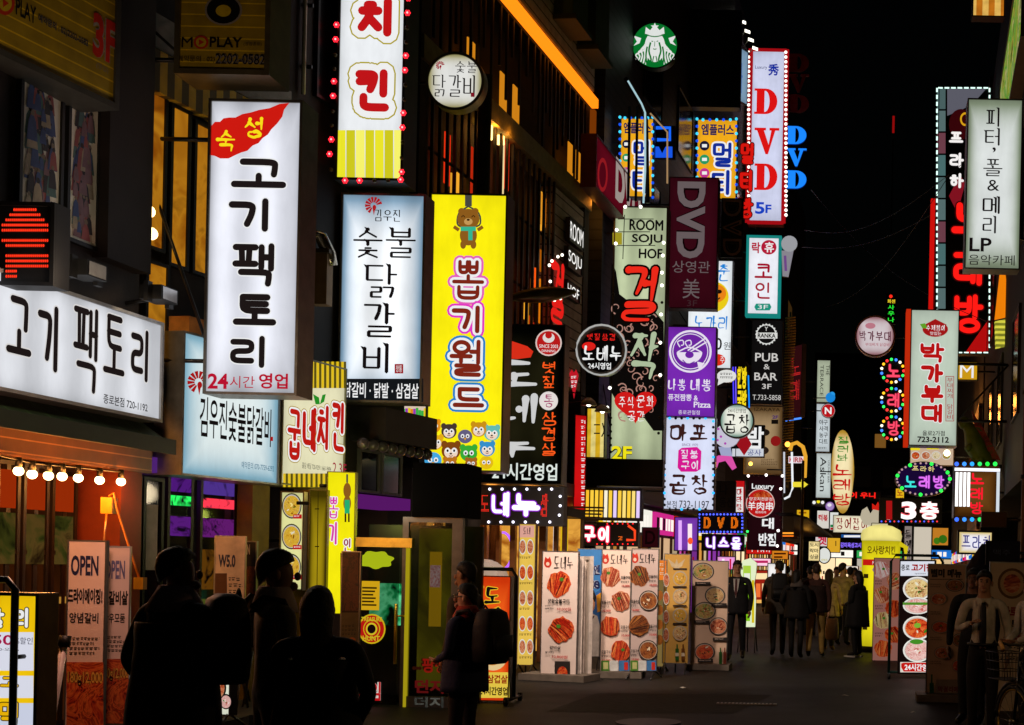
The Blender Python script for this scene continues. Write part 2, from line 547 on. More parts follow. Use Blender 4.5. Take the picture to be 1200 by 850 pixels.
class Sign:
    def __init__(s, name, label, cat, bb, sc_=None, wall=None, off=0.0, yaw=0.0, thick=.2, group=None, base=None):
        x0, y0, x1, y1 = bb
        cx, cy = (x0 + x1) / 2, (y0 + y1) / 2
        s.bb = bb; s.yaw = yaw
        if wall:
            s.a = wall.a; s.O = wall.hit(cx, cy, off)
        else:
            s.a = R(yaw); s.O = at(cx, cy, F / sc_)
        s.ud = Vector((math.cos(s.a), math.sin(s.a), 0)); s.n = Vector((math.sin(s.a), -math.cos(s.a), 0))
        u0, u1 = s.m(x0, cy)[0], s.m(x1, cy)[0]
        v0, v1 = s.m(cx, y1)[1], s.m(cx, y0)[1]
        mid = s.O + s.ud * ((u0 + u1) / 2)
        s.O = Vector((mid.x, mid.y, s.O.z + v0 if base is None else base))
        s.W, s.Hh = u1 - u0, v1 - v0
        if base is not None: s.Hh = s.m(cx, y0)[1]
        s.t = thick; s.k = 0
        s.root = thing(name, label, cat, s.O, s.a, group)
        s.G = None
        s.px = (s.O - Vector((0, 0, H))).y / F          # metres per photo pixel here
    def m(s, px, py):
        r = ray(px, py); c = Vector((0, 0, H))
        t = (s.O - c).dot(s.n) / r.dot(s.n)
        p = c + r * t
        return ((p - s.O).dot(s.ud), p.z - s.O.z)
    def lay(s):
        s.k += 1
        return -(.002 + .0006 * s.k)
    def box(s, face, frame=None, rim=.03, back=None, lip=.02):
        frame = frame or ALU
        W, Hh, t = s.W / 2, s.Hh, s.t
        b = MB()
        b.box(-W, W, .004, t, 0, Hh, frame)
        for a in ((-W, -W + rim, 0, Hh), (W - rim, W, 0, Hh)): b.box(a[0], a[1], -lip, .003, a[2], a[3], frame)
        for a in ((-W + rim, W - rim, 0, rim), (-W + rim, W - rim, Hh - rim, Hh)): b.box(a[0], a[1], -lip, .003, a[2], a[3], frame)
        b.build('cabinet', s.root)
        MB().poly([(-W + rim, 0, rim), (W - rim, 0, rim), (W - rim, 0, Hh - rim), (-W + rim, 0, Hh - rim)], face).build('face', s.root)
        return s
    def disc_box(s, face, frame=None, rim=.04, n=48):
        frame = frame or ALU
        rx, rz = s.W / 2, s.Hh / 2
        P_ = [(rx * math.cos(2 * math.pi * i / n), rz + rz * math.sin(2 * math.pi * i / n)) for i in range(n)]
        Q = [(p[0] * (rx - rim) / rx, rz + (p[1] - rz) * (rz - rim) / rz) for p in P_]
        b = MB()
        b.prism(P_, .004, s.t, frame)
        vs = [(p[0], -.02, p[1]) for p in P_] + [(p[0], -.02, p[1]) for p in Q] + [(p[0], .003, p[1]) for p in Q] + [(p[0], .005, p[1]) for p in P_]
        for a, c in ((0, n), (n, 2 * n), (3 * n, 0)):
            b.add(vs, [(a + i, a + (i + 1) % n, c + (i + 1) % n, c + i) for i in range(n)], frame, True)
        b.build('cabinet', s.root)
        MB().poly([(q[0], 0, q[1]) for q in Q], face).build('face', s.root)
        return s
    def art(s):
        if s.G is None: s.G = MB()
        return s.G
    def flush(s, name='artwork'):
        if s.G is not None and s.G.v: s.G.build(name, s.root)
        s.G = None
        return s
    def poly(s, pts, m):
        y = s.lay(); s.art().poly([(u, y, v) for u, v in (s.m(*p) for p in pts)], m); return s
    def rect(s, x0, y0, x1, y1, m): return s.poly([(x0, y1), (x1, y1), (x1, y0), (x0, y0)], m)
    def disc(s, cx, cy, rx, ry, m, n=24, a0=0, a1=360):
        return s.poly([(cx + rx * math.cos(R(a0 + (a1 - a0) * i / n)), cy - ry * math.sin(R(a0 + (a1 - a0) * i / n))) for i in range(n + (a1 - a0 < 360))], m)
    def line(s, pts, wpx, m, taper=None, n=3):
        ps = [s.m(*p) for p in pts]
        if n: ps = smooth(ps, n) if len(ps) > 2 else ps
        w2 = wpx * s.px / 2; y = s.lay(); L, Rr = [], []
        for i, p in enumerate(ps):
            a, b = ps[max(i - 1, 0)], ps[min(i + 1, len(ps) - 1)]
            d = math.hypot(b[0] - a[0], b[1] - a[1]) or 1e-9
            nx, ny = -(b[1] - a[1]) / d, (b[0] - a[0]) / d
            q = w2 if taper is None else w2 * (1 + (taper - 1) * i / max(1, len(ps) - 1))
            L.append((p[0] + nx * q, y, p[1] + ny * q)); Rr.append((p[0] - nx * q, y, p[1] - ny * q))
        s.art().add(L + Rr, [(i, i + 1, len(L) + i + 1, len(L) + i) for i in range(len(L) - 1)], m)
        return s
    def _bx(s, x0, y0, x1, y1):
        cx, cy = (x0 + x1) / 2, (y0 + y1) / 2
        return s.m(x0, cy)[0], s.m(x1, cy)[0], s.m(cx, y1)[1], s.m(cx, y0)[1]
    def text(s, txt, bx, m, bold=0.0, rot=0, name='lettering', mb=None, depth=0.0):
        u0, u1, v0, v1 = s._bx(*bx)
        vs, fs = noto(txt, bold)
        if rot:
            c_, s_ = round(math.cos(R(rot))), round(math.sin(R(rot)))
            vs = [(x * c_ - y * s_, x * s_ + y * c_) for x, y in vs]
        xs = [v[0] for v in vs]; ys = [v[1] for v in vs]
        ax, bx_, ay, by = min(xs), max(xs), min(ys), max(ys)
        kx, ky = (u1 - u0) / (bx_ - ax), (v1 - v0) / max(.02, by - ay)
        y = s.lay()
        b = mb or MB()
        b.add([(u0 + (x - ax) * kx, y, v0 + (q - ay) * ky) for x, q in vs], fs, m)
        if mb is None: b.build(name, s.root)
        return s
    def hand(s, txt, bx, m, wh=.16, wv=.16, style='round', outl=(), col=False, gap=.12, seed=1, tilt=0.0, name='lettering'):
        """own stroke lettering; outl = [(grow px, material), ...] widest first; col stacks the letters"""
        u0, u1, v0, v1 = s._bx(*bx)
        n = len(txt); b = MB()
        for grow, mm in list(outl) + [(0, m)]:
            y = s.lay(); dz = 0
            for i, ch in enumerate(txt):
                if ch == ' ': continue
                if col:
                    h = (v1 - v0) / n; gx, gy = u0, v1 - (i + 1) * h + h * gap / 2; gw, gh = u1 - u0, h * (1 - gap)
                else:
                    wd = (u1 - u0) / n; gx, gy = u0 + i * wd + wd * gap / 2, v0; gw, gh = wd * (1 - gap), v1 - v0
                e = min(gw, gh)
                pad = e * wh * .5
                gx += pad; gy += pad; gw2, gh2 = gw - 2 * pad, gh - 2 * pad
                for pl in inkpolys(glyph(ch), wh * e * dense(ch), wv * e * dense(ch), style, grow * s.px, seed * 31 + i, gw2, gh2):
                    dz += 1
                    b.add([(gx + x + tilt * (q - gh2 / 2), y - dz * .0000015, gy + q) for x, q in pl], [list(range(len(pl)))], mm)
        b.build(name, s.root)
        return s
    def led(s, txt, bx, m, wpx, step, col=False, seed=1, name='led_matrix', kern=.1, dots=.42):
        """dot matrix lettering"""
        u0, u1, v0, v1 = s._bx(*bx)
        st = step * s.px; n = len(txt); segs = []
        for i, ch in enumerate(txt):
            if ch == ' ': continue
            if col: h = (v1 - v0) / n; g = (u0, v1 - (i + 1) * h, u1 - u0, h * (1 - kern))
            else: wd = (u1 - u0) / n; g = (u0 + i * wd, v0, wd * (1 - kern), v1 - v0)
            q = wpx * s.px / 2
            for stt in (glyph(ch) if 0xAC00 <= ord(ch) < 0xD7A4 else ASC[ch]):
                pp = [(g[0] + q + x * (g[2] - 2 * q), g[1] + q + yy * (g[3] - 2 * q)) for x, yy in stt]
                segs += list(zip(pp[:-1], pp[1:]))
        y = s.lay(); b = MB(); vs, fs = [], []
        w2 = wpx * s.px / 2
        for a in range(int((u1 - u0) / st) + 1):
            for c in range(int((v1 - v0) / st) + 1):
                p = (u0 + a * st, v0 + c * st)
                for (q0, q1) in segs:
                    dx, dy = q1[0] - q0[0], q1[1] - q0[1]
                    L2 = dx * dx + dy * dy or 1e-9
                    t = max(0, min(1, ((p[0] - q0[0]) * dx + (p[1] - q0[1]) * dy) / L2))
                    if (p[0] - q0[0] - t * dx) ** 2 + (p[1] - q0[1] - t * dy) ** 2 < w2 * w2:
                        o = len(vs)
                        vs += [(p[0] + st * dots * math.cos(k * math.pi / 3), y, p[1] + st * dots * math.sin(k * math.pi / 3)) for k in range(6)]
                        fs.append(tuple(range(o, o + 6))); break
        b.add(vs, fs, m); b.build(name, s.root)
        return s
    def bulbs(s, pts, rpx, m, m2=None, every=1, name='bulb', out=.03):
        r = rpx * s.px; pr = {}
        for i, p in enumerate(pts):
            mm = m if (m2 is None or i % every == 0) else m2
            u, v = s.m(*p)
            if mm.name not in pr:
                pr[mm.name] = MB().ball((0, 0, 0), r, mm, 8, 5).build(name, s.root, (u, -out, v))
            else: inst(pr[mm.name], s.root, (u, -out, v))
        return s
    def dish(s, cx, cy, rx, ry, kind='meat', st=0.0, plate='f2efe8', dark=1.0, garnish=True, seed=0):
        s.flush('artwork'); s._dish(cx, cy, rx, ry, kind, st, plate, dark, garnish, seed); s.flush('food_picture'); return s
    def _dish(s, cx, cy, rx, ry, kind, st, plate, dark, garnish, seed):
        rr = random.Random(int(cx * 7 + cy * 13) + seed)
        if plate is None:                      # heap of food printed without a plate
            fm = FOOD(kind, FOODS[kind], st * dark, 9 / max(.05, rx * s.px) * .4)
            ir = [1 + rr.uniform(-.1, .1) for _ in range(22)]
            s.poly([(cx + rx * ir[i] * math.cos(i * .2856), cy + ry * ir[i] * math.sin(i * .2856)) for i in range(22)], fm)
            an = rr.uniform(-.6, .6)
            for i in range(14):                # slices laid side by side
                c = FOODS[kind][rr.randrange(0, 5)]; o_ = (i - 6.5) * .125 + rr.uniform(-.04, .04); an += rr.uniform(-.16, .16)
                L_ = math.sqrt(max(0, .8 - o_ * o_))
                s.line([(cx + rx * (o_ * math.cos(an) - t_ * math.sin(an)), cy + ry * (o_ * math.sin(an) + t_ * math.cos(an))) for t_ in (-L_, rr.uniform(-.2, .2), L_)], rx * rr.uniform(.05, .13), E(c, st * dark) if st else P(c, .5, var=.3, scale=30), rr.uniform(.3, 1))
            if rr.random() < .7: s.disc(cx + rx * rr.uniform(-.3, .3), cy - ry * rr.uniform(.1, .5), rx * .18, ry * .15, E('4a8a2a', st) if st else P('4a8a2a', .5))
            return s
        pm = E(plate, st * dark) if st else P(plate, .5, var=.05)
        s.disc(cx, cy, rx, ry, pm)
        if plate != '14110f': s.disc(cx, cy, rx * .9, ry * .9, (E('c9c4ba', st * dark) if st else P('b9b4aa', .5, var=.05)))
        s.disc(cx, cy + ry * .02, rx * .84, ry * .82, FOOD(kind, FOODS[kind], st * dark, 9 / max(.05, rx * s.px) * .28))
        if garnish:
            pal = FOODS[kind] + ['3d7a1c', 'e9e2c8']
            for i in range(int(9 + 5 * rr.random())):
                a, d = rr.uniform(0, 6.28), rr.uniform(0, .62)
                x, y = cx + rx * d * math.cos(a), cy + ry * d * math.sin(a)
                q = rr.uniform(.08, .2)
                an = rr.uniform(0, 3.14)
                pts = [(x + rx * q * (math.cos(t) * math.cos(an) - .45 * math.sin(t) * math.sin(an)), y + ry * q * (math.cos(t) * math.sin(an) + .45 * math.sin(t) * math.cos(an))) for t in [k * .785 for k in range(8)]]
                c = pal[rr.randrange(len(pal))]
                s.poly(pts, E(c, st * dark) if st else P(c, .5, var=.1))
        return s
    def scrib(s, x0, y0, x1, y1, m, rows=3, seed=0):
        """small print too fine to read: short dashes"""
        rr = random.Random(int(x0 * 3 + y0 * 5) + seed)
        h = (y1 - y0) / rows; y_ = s.lay(); g = s.art()
        def rc(a, b, c, d): g.poly([(u, y_, v) for u, v in (s.m(a, d), s.m(c, d), s.m(c, b), s.m(a, b))], m)
        for r_ in range(rows):
            x = x0; y = y0 + r_ * h; e = x1 - (x1 - x0) * rr.uniform(0, .3)
            while x < e:
                wd = rr.uniform(.6, 1.3) * h * .6
                yy = y + h * rr.uniform(.05, .2)
                rc(x, yy, min(e, x + wd), yy + h * .14)
                rc(x + wd * .1, yy + h * .3, min(e, x + wd * .8), yy + h * .5)
                x += wd * 1.25
        return s
    def arm(s, side, length, zs=(.15, .85), m=None, r=.022, name='bracket'):
        """steel arms tying the sign back to its wall"""
        b = MB(); m = m or STEEL
        for z in zs:
            x = side * (s.W / 2 - .01)
            b.tube([(x, s.t / 2, s.Hh * z), (x + side * length, s.t / 2, s.Hh * z)], r, m, 6)
        if len(zs) > 1: b.tube([(side * (s.W / 2), s.t / 2, s.Hh * zs[0]), (side * (s.W / 2 + length), s.t / 2, s.Hh * zs[1])], r * .7, m, 6)
        b.build(name, s.root)
        return s
ASC = {
 'D': [[(0, 0), (0, 1), (.6, 1), (1, .7), (1, .3), (.6, 0), (0, 0)]], 'V': [[(0, 1), (.5, 0), (1, 1)]], '3': [[(0, 1), (.9, 1), (.9, .52), (.3, .52)], [(.9, .52), (.95, 0), (0, 0)]],
 '1': [[(.5, 1), (.5, 0)]], 'I': [[(.5, 1), (.5, 0)]], '2': [[(0, .8), (.2, 1), (.8, 1), (1, .7), (0, 0), (1, 0)]], 'F': [[(0, 0), (0, 1), (1, 1)], [(0, .5), (.8, .5)]]}

def slab(ch, w, h, t):
    """heavy slab-serif D or V as outlines in the w x h box (list of polygons)"""
    if ch == 'V':
        sr = h * .1
        return [[(w * .1, h - sr), (w * .38, h - sr), (w * .6, h * .3), (w * .52, 0), (w * .46, 0)],
                [(w * .68, h - sr), (w * .84, h - sr), (w * .56, 0), (w * .46, 0), (w * .55, h * .22)],
                [(0, h - sr), (w * .46, h - sr), (w * .46, h), (0, h)], [(w * .6, h - sr), (w, h - sr), (w, h), (w * .6, h)]]
    o = [[(w * .1, 0), (w * .1 + t, 0), (w * .1 + t, h), (w * .1, h)], [(0, 0), (w * .5, 0), (w * .5, h * .09), (0, h * .09)], [(0, h * .91), (w * .5, h * .91), (w * .5, h), (0, h)]]
    A = [(w * .48 + (w * .52) * math.sin(math.pi * i / 14), h / 2 + h / 2 * math.cos(math.pi * i / 14)) for i in range(15)]
    B = [(w * .46 + (w * .54 - t) * math.sin(math.pi * i / 14), h / 2 + (h * .41) * math.cos(math.pi * i / 14)) for i in range(15)]
    for i in range(14): o.append([A[i], A[i + 1], B[i + 1], B[i]])
    return o

def slab_text(s, ch, bx, m, th=.3, depth=0.0, name='lettering', mside=None):
    u0, u1, v0, v1 = s._bx(*bx); y = s.lay(); b = MB()
    for i, pl in enumerate(slab(ch, u1 - u0, v1 - v0, th * (u1 - u0))):
        pts = [(u0 + p[0], v0 + p[1]) for p in pl]
        if depth: b.prism(pts, y - i * .00001, y + depth, m, mside)
        else: b.poly([(p[0], y - i * .00001, p[1]) for p in pts], m)
    b.build(name, s.root)

def star(cx, cy, r, r2, n=5, rot=90):
    return [(cx + (r if i % 2 == 0 else r2) * math.cos(R(rot + 180 * i / n)), cy - (r if i % 2 == 0 else r2) * math.sin(R(rot + 180 * i / n))) for i in range(2 * n)]

def flames(s, pts, m): s.poly(pts, m)

def rooster(s, cx, cy, k, m):
    """round emblem of red feathers opening like a fan"""
    for i in range(9):
        a = R(20 + i * 27)
        x0, y0 = cx + k * .35 * math.cos(a), cy - k * .35 * math.sin(a)
        x1, y1 = cx + k * math.cos(a), cy - k * math.sin(a)
        nx, ny = -math.sin(a) * k * .17, -math.cos(a) * k * .17
        s.poly([(x0 - nx * .4, y0 - ny * .4), (x1 - nx, y1 - ny), (x1 + nx, y1 + ny), (x0 + nx * .4, y0 + ny * .4)], m)
    s.disc(cx + k * .1, cy + k * .25, k * .22, k * .3, m)
    s.poly([(cx - k * .1, cy + k * .4), (cx + k * .05, cy + k * 1.2), (cx + k * .2, cy + k * .4)], m)
# ------------------------------------------------------------------ facade lines
W1 = Wall(-6.95, 11.0, .03)
W2 = Wall(-6.95, 12.4, .2)
W3 = Wall(-6.6, 18.7, .095)
W4 = Wall(-5.75, 27.6, .06)
W5 = Wall(-5.2, 44.5, .04)
WR = Wall(2.55, 20.0, .05, 1)
# ------------------------------------------------------------------ ground
def asphalt():
    m, n, out = newmat('asphalt')
    b = N(n, 'ShaderNodeBsdfPrincipled')
    tc = N(n, 'ShaderNodeTexCoord')
    a = N(n, 'ShaderNodeTexNoise', i_Scale=60.0, i_Detail=6.0)
    c = N(n, 'ShaderNodeTexNoise', i_Scale=.7, i_Detail=5.0, i_Roughness=.65)
    n.links.new(tc.outputs['Object'], a.inputs['Vector']); n.links.new(tc.outputs['Object'], c.inputs['Vector'])
    cr = N(n, 'ShaderNodeValToRGB')
    cr.color_ramp.elements[0].position, cr.color_ramp.elements[1].position = .35, .7
    cr.color_ramp.elements[0].color = (.007, .0066, .006, 1); cr.color_ramp.elements[1].color = (.022, .02, .018, 1)
    mx = N(n, 'ShaderNodeMix', data_type='FLOAT'); mx.inputs[0].default_value = .4
    n.links.new(c.outputs[0], mx.inputs[2]); n.links.new(a.outputs[0], mx.inputs[3])
    n.links.new(mx.outputs[0], cr.inputs[0]); n.links.new(cr.outputs[0], b.inputs['Base Color'])
    rr = N(n, 'ShaderNodeMapRange'); rr.inputs[3].default_value = .45; rr.inputs[4].default_value = .8
    n.links.new(c.outputs[0], rr.inputs[0]); n.links.new(rr.outputs[0], b.inputs['Roughness'])
    bp = N(n, 'ShaderNodeBump', i_Strength=.5, i_Distance=.012)
    n.links.new(a.outputs[0], bp.inputs['Height']); n.links.new(bp.outputs[0], b.inputs['Normal'])
    b.inputs['Specular IOR Level'].default_value = .2
    n.links.new(b.outputs[0], out.inputs[0])
    return m
g = MB().poly([(-600, -50, 0), (600, -50, 0), (600, 1200, 0), (-600, 1200, 0)], asphalt()).build('ground')
tag(g, kind='structure')
# thin paved strip with a kerb along the left shops
pv = MB()
pts = [W1.y(5, 0, .05), W1.y(12.2, 0, .05), W2.y(12.4, 0, .05), W2.y(15.6, 0, .05)]
PAVE = STRIPE('3a3835', '2c2a28', 3.3, 1, .7, duty=.04)
for a, b in zip(pts[:-1], pts[1:]):
    o = Vector((1.0, 0, 0))
    q = [a, b, b + o, a + o]
    pv.poly([(p.x, p.y, .12) for p in (q[0], q[3], q[2], q[1])], PAVE)
    pv.poly([(q[3].x, q[3].y, 0), (q[2].x, q[2].y, 0), (q[2].x, q[2].y, .12), (q[3].x, q[3].y, .12)], P('4a4845', .7))
tag(pv.build('pavement'), kind='structure')

def wbox(b, W, ya, yb, o0, o1, z0, z1, m):
    p = [W.y(ya, 0, o0), W.y(yb, 0, o0), W.y(yb, 0, o1), W.y(ya, 0, o1)]
    vs = [(q.x, q.y, z0) for q in p] + [(q.x, q.y, z1) for q in p]
    return b.add(vs, [(0, 1, 2, 3), (7, 6, 5, 4), (0, 4, 5, 1), (1, 5, 6, 2), (2, 6, 7, 3), (3, 7, 4, 0)], m)

class Bld:
    def __init__(s, name, label, W, ya, yb, cat='building', group=None):
        s.W = W; s.ya, s.yb = ya, yb
        s.loc = W.y((ya + yb) / 2); s.root = thing(name, label, cat, s.loc, 0, group)
    def part(s, name, b, parent=None):
        o = b.build(name, parent or s.root)
        if parent is None: o.location = -s.loc
        return o
    def box(s, name, ya, yb, o0, o1, z0, z1, m, parent=None):
        return s.part(name, wbox(MB(), s.W, ya, yb, o0, o1, z0, z1, m), parent)
    def yof(s, px, py=600): return s.W.hit(px, py).y
    def window(s, ya, yb, z0, z1, pane, frame=None, off=.0, mull=0, name='window', rail=0):
        """frame standing proud of the wall with its pane just inside"""
        frame = frame or DARK; f = .035; b = MB()
        wbox(b, s.W, ya, ya + f, off + .002, off + .05, z0, z1, frame); wbox(b, s.W, yb - f, yb, off + .002, off + .05, z0, z1, frame)
        wbox(b, s.W, ya + f, yb - f, off + .002, off + .05, z0, z0 + f, frame); wbox(b, s.W, ya + f, yb - f, off + .002, off + .05, z1 - f, z1, frame)
        for i in range(mull):
            y = ya + (yb - ya) * (i + 1) / (mull + 1)
            wbox(b, s.W, y - .025, y + .025, off + .003, off + .046, z0 + f, z1 - f, frame)
        for i in range(rail):
            z = z0 + (z1 - z0) * (i + 1) / (rail + 1)
            wbox(b, s.W, ya + f, yb - f, off + .004, off + .044, z - .02, z + .02, frame)
        o = s.part(name, b)
        wbox(MB(), s.W, ya + f, yb - f, off + .004, off + .03, z0 + f, z1 - f, pane).build('pane', o)
        return o

# ---------------- near left building: grill restaurant below, posters and yellow board above
B1 = Bld('restaurant_building', 'near left dark building with a lit wooden grill front and faded posters above', W1, 6.0, 12.15)
STONE = P('2e2823', .8, var=.4, scale=3, bump=.4)
b = MB(); wbox(b, W1, 5.0, 12.15, -6, 0, 2.78, 13, STONE); wbox(b, W1, 5.0, 12.15, -6, -1.6, 0, 2.78, STONE)
B1.part('wall', b)
y0 = B1.yof(110, 200)
b = MB(); wbox(b, W1, y0, 12.1, .002, .14, 4.3, 13, P('231c17', .85, var=.35, scale=2, bump=.3)); B1.part('pilaster', b)
def poster(ya, yb, z0, z1, seed):
    fr = B1.window(ya, yb, z0, z1, P('f4eadc', .7, var=.2, scale=1.2), DARK)
    rr = random.Random(seed); b = MB()
    pal = ['4a5a8a', 'a05a5a', '5a7a7a', '8a6a72', '3f3d43', 'b0a08a']
    for i in range(95):                       # faded crowd of robed figures
        y = rr.uniform(ya + .12, yb - .12); z = z0 + .1 + (z1 - z0) * .62 * rr.random() ** 1.1
        q = rr.uniform(.028, .07); e = .031 + i * .0001
        c = P(pal[rr.randrange(6)], .7, var=.3)
        f = lambda dy, dz: tuple(W1.y(min(max(y + dy, ya + .06), yb - .06), max(z + dz, z0 + .06), e))
        b.poly([f(-q, -q * 2.2), f(q, -q * 2.0), f(q * .6, q * .4), f(q * .2, q), f(-q * .3, q), f(-q * .7, q * .3)], c)
        b.poly([tuple(W1.y(min(max(y + q * .4 * math.cos(t), ya + .06), yb - .06), z + q * 1.3 + q * .4 * math.sin(t), e + .0001)) for t in [k * 1.05 for k in range(6)]], P('8a7a6a', .7) if i % 3 else P('26242a', .6))
    b.build('poster_print', fr)
poster(B1.yof(8), B1.yof(60), 4.35, 6.0, 3)
poster(B1.yof(65), B1.yof(104), 4.35, 6.05, 5)
# shop front
ORW = STRIPE('9a6a3a', '5a3416', 9, 2, .5, duty=.1, bump=.3)
TIM = P('1c130d', .45, var=.4, scale=8)
b = MB(); wbox(b, W1, 8.0, 12.15, .002, .16, 2.42, 2.76, ORW); B1.part('lintel', b)
fy = [B1.yof(p) for p in (-60, 2, 22, 53, 86, 118)]
for i, (ya, yb) in enumerate(zip(fy[:-1], fy[1:])):
    wbox(MB(), W1, ya + .0, yb - .0, -1.5, -1.48, 0, 2.5, P('3a2413', .7))
    o = B1.window(ya + .02, yb - .02, .12, 2.42, FOOD('brown', ['1a0a04', '4a240c', '6a3210', '2a1206'], .22, 2), TIM, off=-.25, mull=1, rail=2, name='glass_door')
    b = MB()
    wbox(b, W1, ya + .08, yb - .08, -.218, -.2, 2.02, 2.34, E('c83c0c', .5)); b.build('blind', o)
    b = MB(); wbox(b, W1, ya + .08, yb - .08, -.218, -.2, 1.55, 1.98, FOOD('green', ['2a2a10', '5a5a20', '8a6a30', '3a2410'], .3, 3)); b.build('window_print', o)
    b = MB(); wbox(b, W1, ya + .07, yb - .07, -.217, -.205, 1.2, 1.26, E('e0a040', .5)); b.build('light_bar', o)
b = MB(); wbox(b, W1, B1.yof(126), B1.yof(151), -.3, .12, 0, 2.42, P('6a2812', .55, var=.3, scale=3)); B1.part('pillar', b)
b = MB()                                        # dark green metal awning
ya, yb = 7.5, 12.1
A = [W1.y(ya, 2.95, .02), W1.y(yb, 2.95, .02), W1.y(yb, 2.68, .4), W1.y(ya, 2.68, .4)]
D = Vector((0, 0, -.05))
b.add([*A, *[p + D for p in A]], [(0, 1, 2, 3), (7, 6, 5, 4), (3, 2, 6, 7), (0, 4, 5, 1), (1, 5, 6, 2), (0, 3, 7, 4)], STRIPE('466238', '26361e', 4, 1, .45, duty=.08))
wbox(b, W1, ya, yb, .39, .42, 2.6, 2.74, P('1a2415', .5))
B1.part('awning', b)
# bulb string
st = thing('bulb_string', 'string of glowing round bulbs under the dark green awning of the grill', 'string lights', W1.y(11, 2.5, .25), 0)
b = MB(); c0 = st.location
pts = [(-150, 510), (-80, 523), (-25, 535), (22, 545), (38, 549), (57, 551), (73, 552), (92, 554), (117, 557), (142, 559)]  # leftmost bulbs are added out of view to light the near figures
pp = [W1.hit(x, y - 6, .22) - c0 for x, y in pts]
b.tube(pp, .008, BLACK, 5); b.build('cable', st)
pr = None
for p in pp:
    q = p - Vector((0, 0, .09))
    if pr is None:
        pr = MB().ball((0, 0, 0), .038, E('ffd79a', 9), 10, 7).build('bulb', st, q)
        so = MB().tube([(0, 0, .11), (0, 0, .03)], .024, BLACK, 8).build('socket', st, q)
    else: inst(pr, st, q); inst(so, st, q)
    lamp(tuple(c0 + q + Vector((.06, 0, -.02))), 11, 'ff9c40', .05)

# ---------------- second building: chicken place, striped boards
B2 = Bld('chicken_house_building', 'second left building with purple lit doors below and warm upstairs windows', W2, 12.4, 16.84)
DK = P('26211c', .8, var=.35, scale=3, bump=.2)
b = MB(); wbox(b, W2, 12.4, 16.84, -6, 0, 2.62, 13, DK); wbox(b, W2, 12.4, 16.84, -6, -1.2, 0, 2.62, DK); B2.part('wall', b)
WARM = FOOD('warmwin', ['3a1c04', 'a85c0c', 'e09420', '6a3806'], .55, 2)
for x0, x1, z0, z1 in ((168, 190, 4.6, 6.15), (194, 218, 4.5, 6.1), (222, 243, 4.5, 6.05), (168, 196, 3.5, 4.5), (364, 396, 7.0, 8.5)):
    B2.window(B2.yof(x0, 250), B2.yof(x1, 250), z0, z1, WARM if x0 < 300 else P('101012', .3), P('0d0b0a', .5))
b = MB()
for i in range(2):                              # hanging bulbs in the window
    p = W2.hit(174 + i * 3, 248 + i * 26, .14)
    b.tube([p + Vector((0, 0, .5)), p], .006, BLACK, 5)
b2 = MB()
for i in range(2):
    p = W2.hit(174 + i * 3, 248 + i * 26, .14); b2.ball(p, .06, E('ffd890', 5), 10, 7)
o = B2.part('pendant_lamp', b); b2.build('bulb', o)
b = MB(); wbox(b, W2, B2.yof(165, 90), 14.3, .002, .12, 6.1, 6.5, STRIPE('d8b022', '5a4a12', 5.2, 1, .6, duty=.5)); B2.part('striped_board', b)
b = MB(); wbox(b, W2, B2.yof(165, 60), 14.3, .002, .1, 6.52, 6.85, P('8a8a88', .6)); B2.part('ledge', b)
# front doors, purple light inside
for x0, x1 in ((160, 182), (184, 208)):
    o = B2.window(B2.yof(x0), B2.yof(x1), .12, 2.42, GLASS('08060a', .55), BLACK, off=-.2, name='glass_door')
    b = MB(); wbox(b, W2, B2.yof(x0 + 5), B2.yof(x1 - 6), -.18, -.165, 1.5, 2.15, P('b9b2b0', .6)); b.build('notice', o)
for x0, x1, cs in ((212, 242, ('5a1e8a', '1fbf4a', '7a2aa8', '6a5a2a')), (250, 292, ('5a3aa0', 'c42a3a', '8a2a9a', 'a86a1a'))):
    o = B2.window(B2.yof(x0), B2.yof(x1), .5, 2.5, GLASS('0a0810', .4), P('1a0e14', .5), off=-.2, name='shop_window', rail=3)
    ya, yb = B2.yof(x0 + 3), B2.yof(x1 - 3)
    for j, (z0, z1, c, k) in enumerate(((2.3, 2.44, cs[0], .35), (2.16, 2.26, cs[1], 1.0), (1.85, 2.05, cs[2], .22), (1.3, 1.72, cs[3], .12), (.7, 1.2, '8a9a3a', .1))):
        b = MB(); wbox(b, W2, ya, yb, -.168, -.155 + j * .001, z0, z1, FOOD('sh%d%d' % (x0, j), ['08040c', c, c, '20102a'], k * 2, 4)); b.build('shelf_light', o)
b = MB(); wbox(b, W2, B2.yof(292), B2.yof(312), -.3, .04, 0, 2.6, P('6a5c14', .6)); B2.part('pillar', b)
b = MB(); wbox(b, W2, B2.yof(362), B2.yof(388), -.2, .0, 0, 2.6, P('a8901c', .5)); B2.part('pillar', b)
b = MB(); wbox(b, W2, B2.yof(166), B2.yof(205), -.24, .05, 2.45, 2.6, E('7a3ab0', .35)); B2.part('light_strip', b)
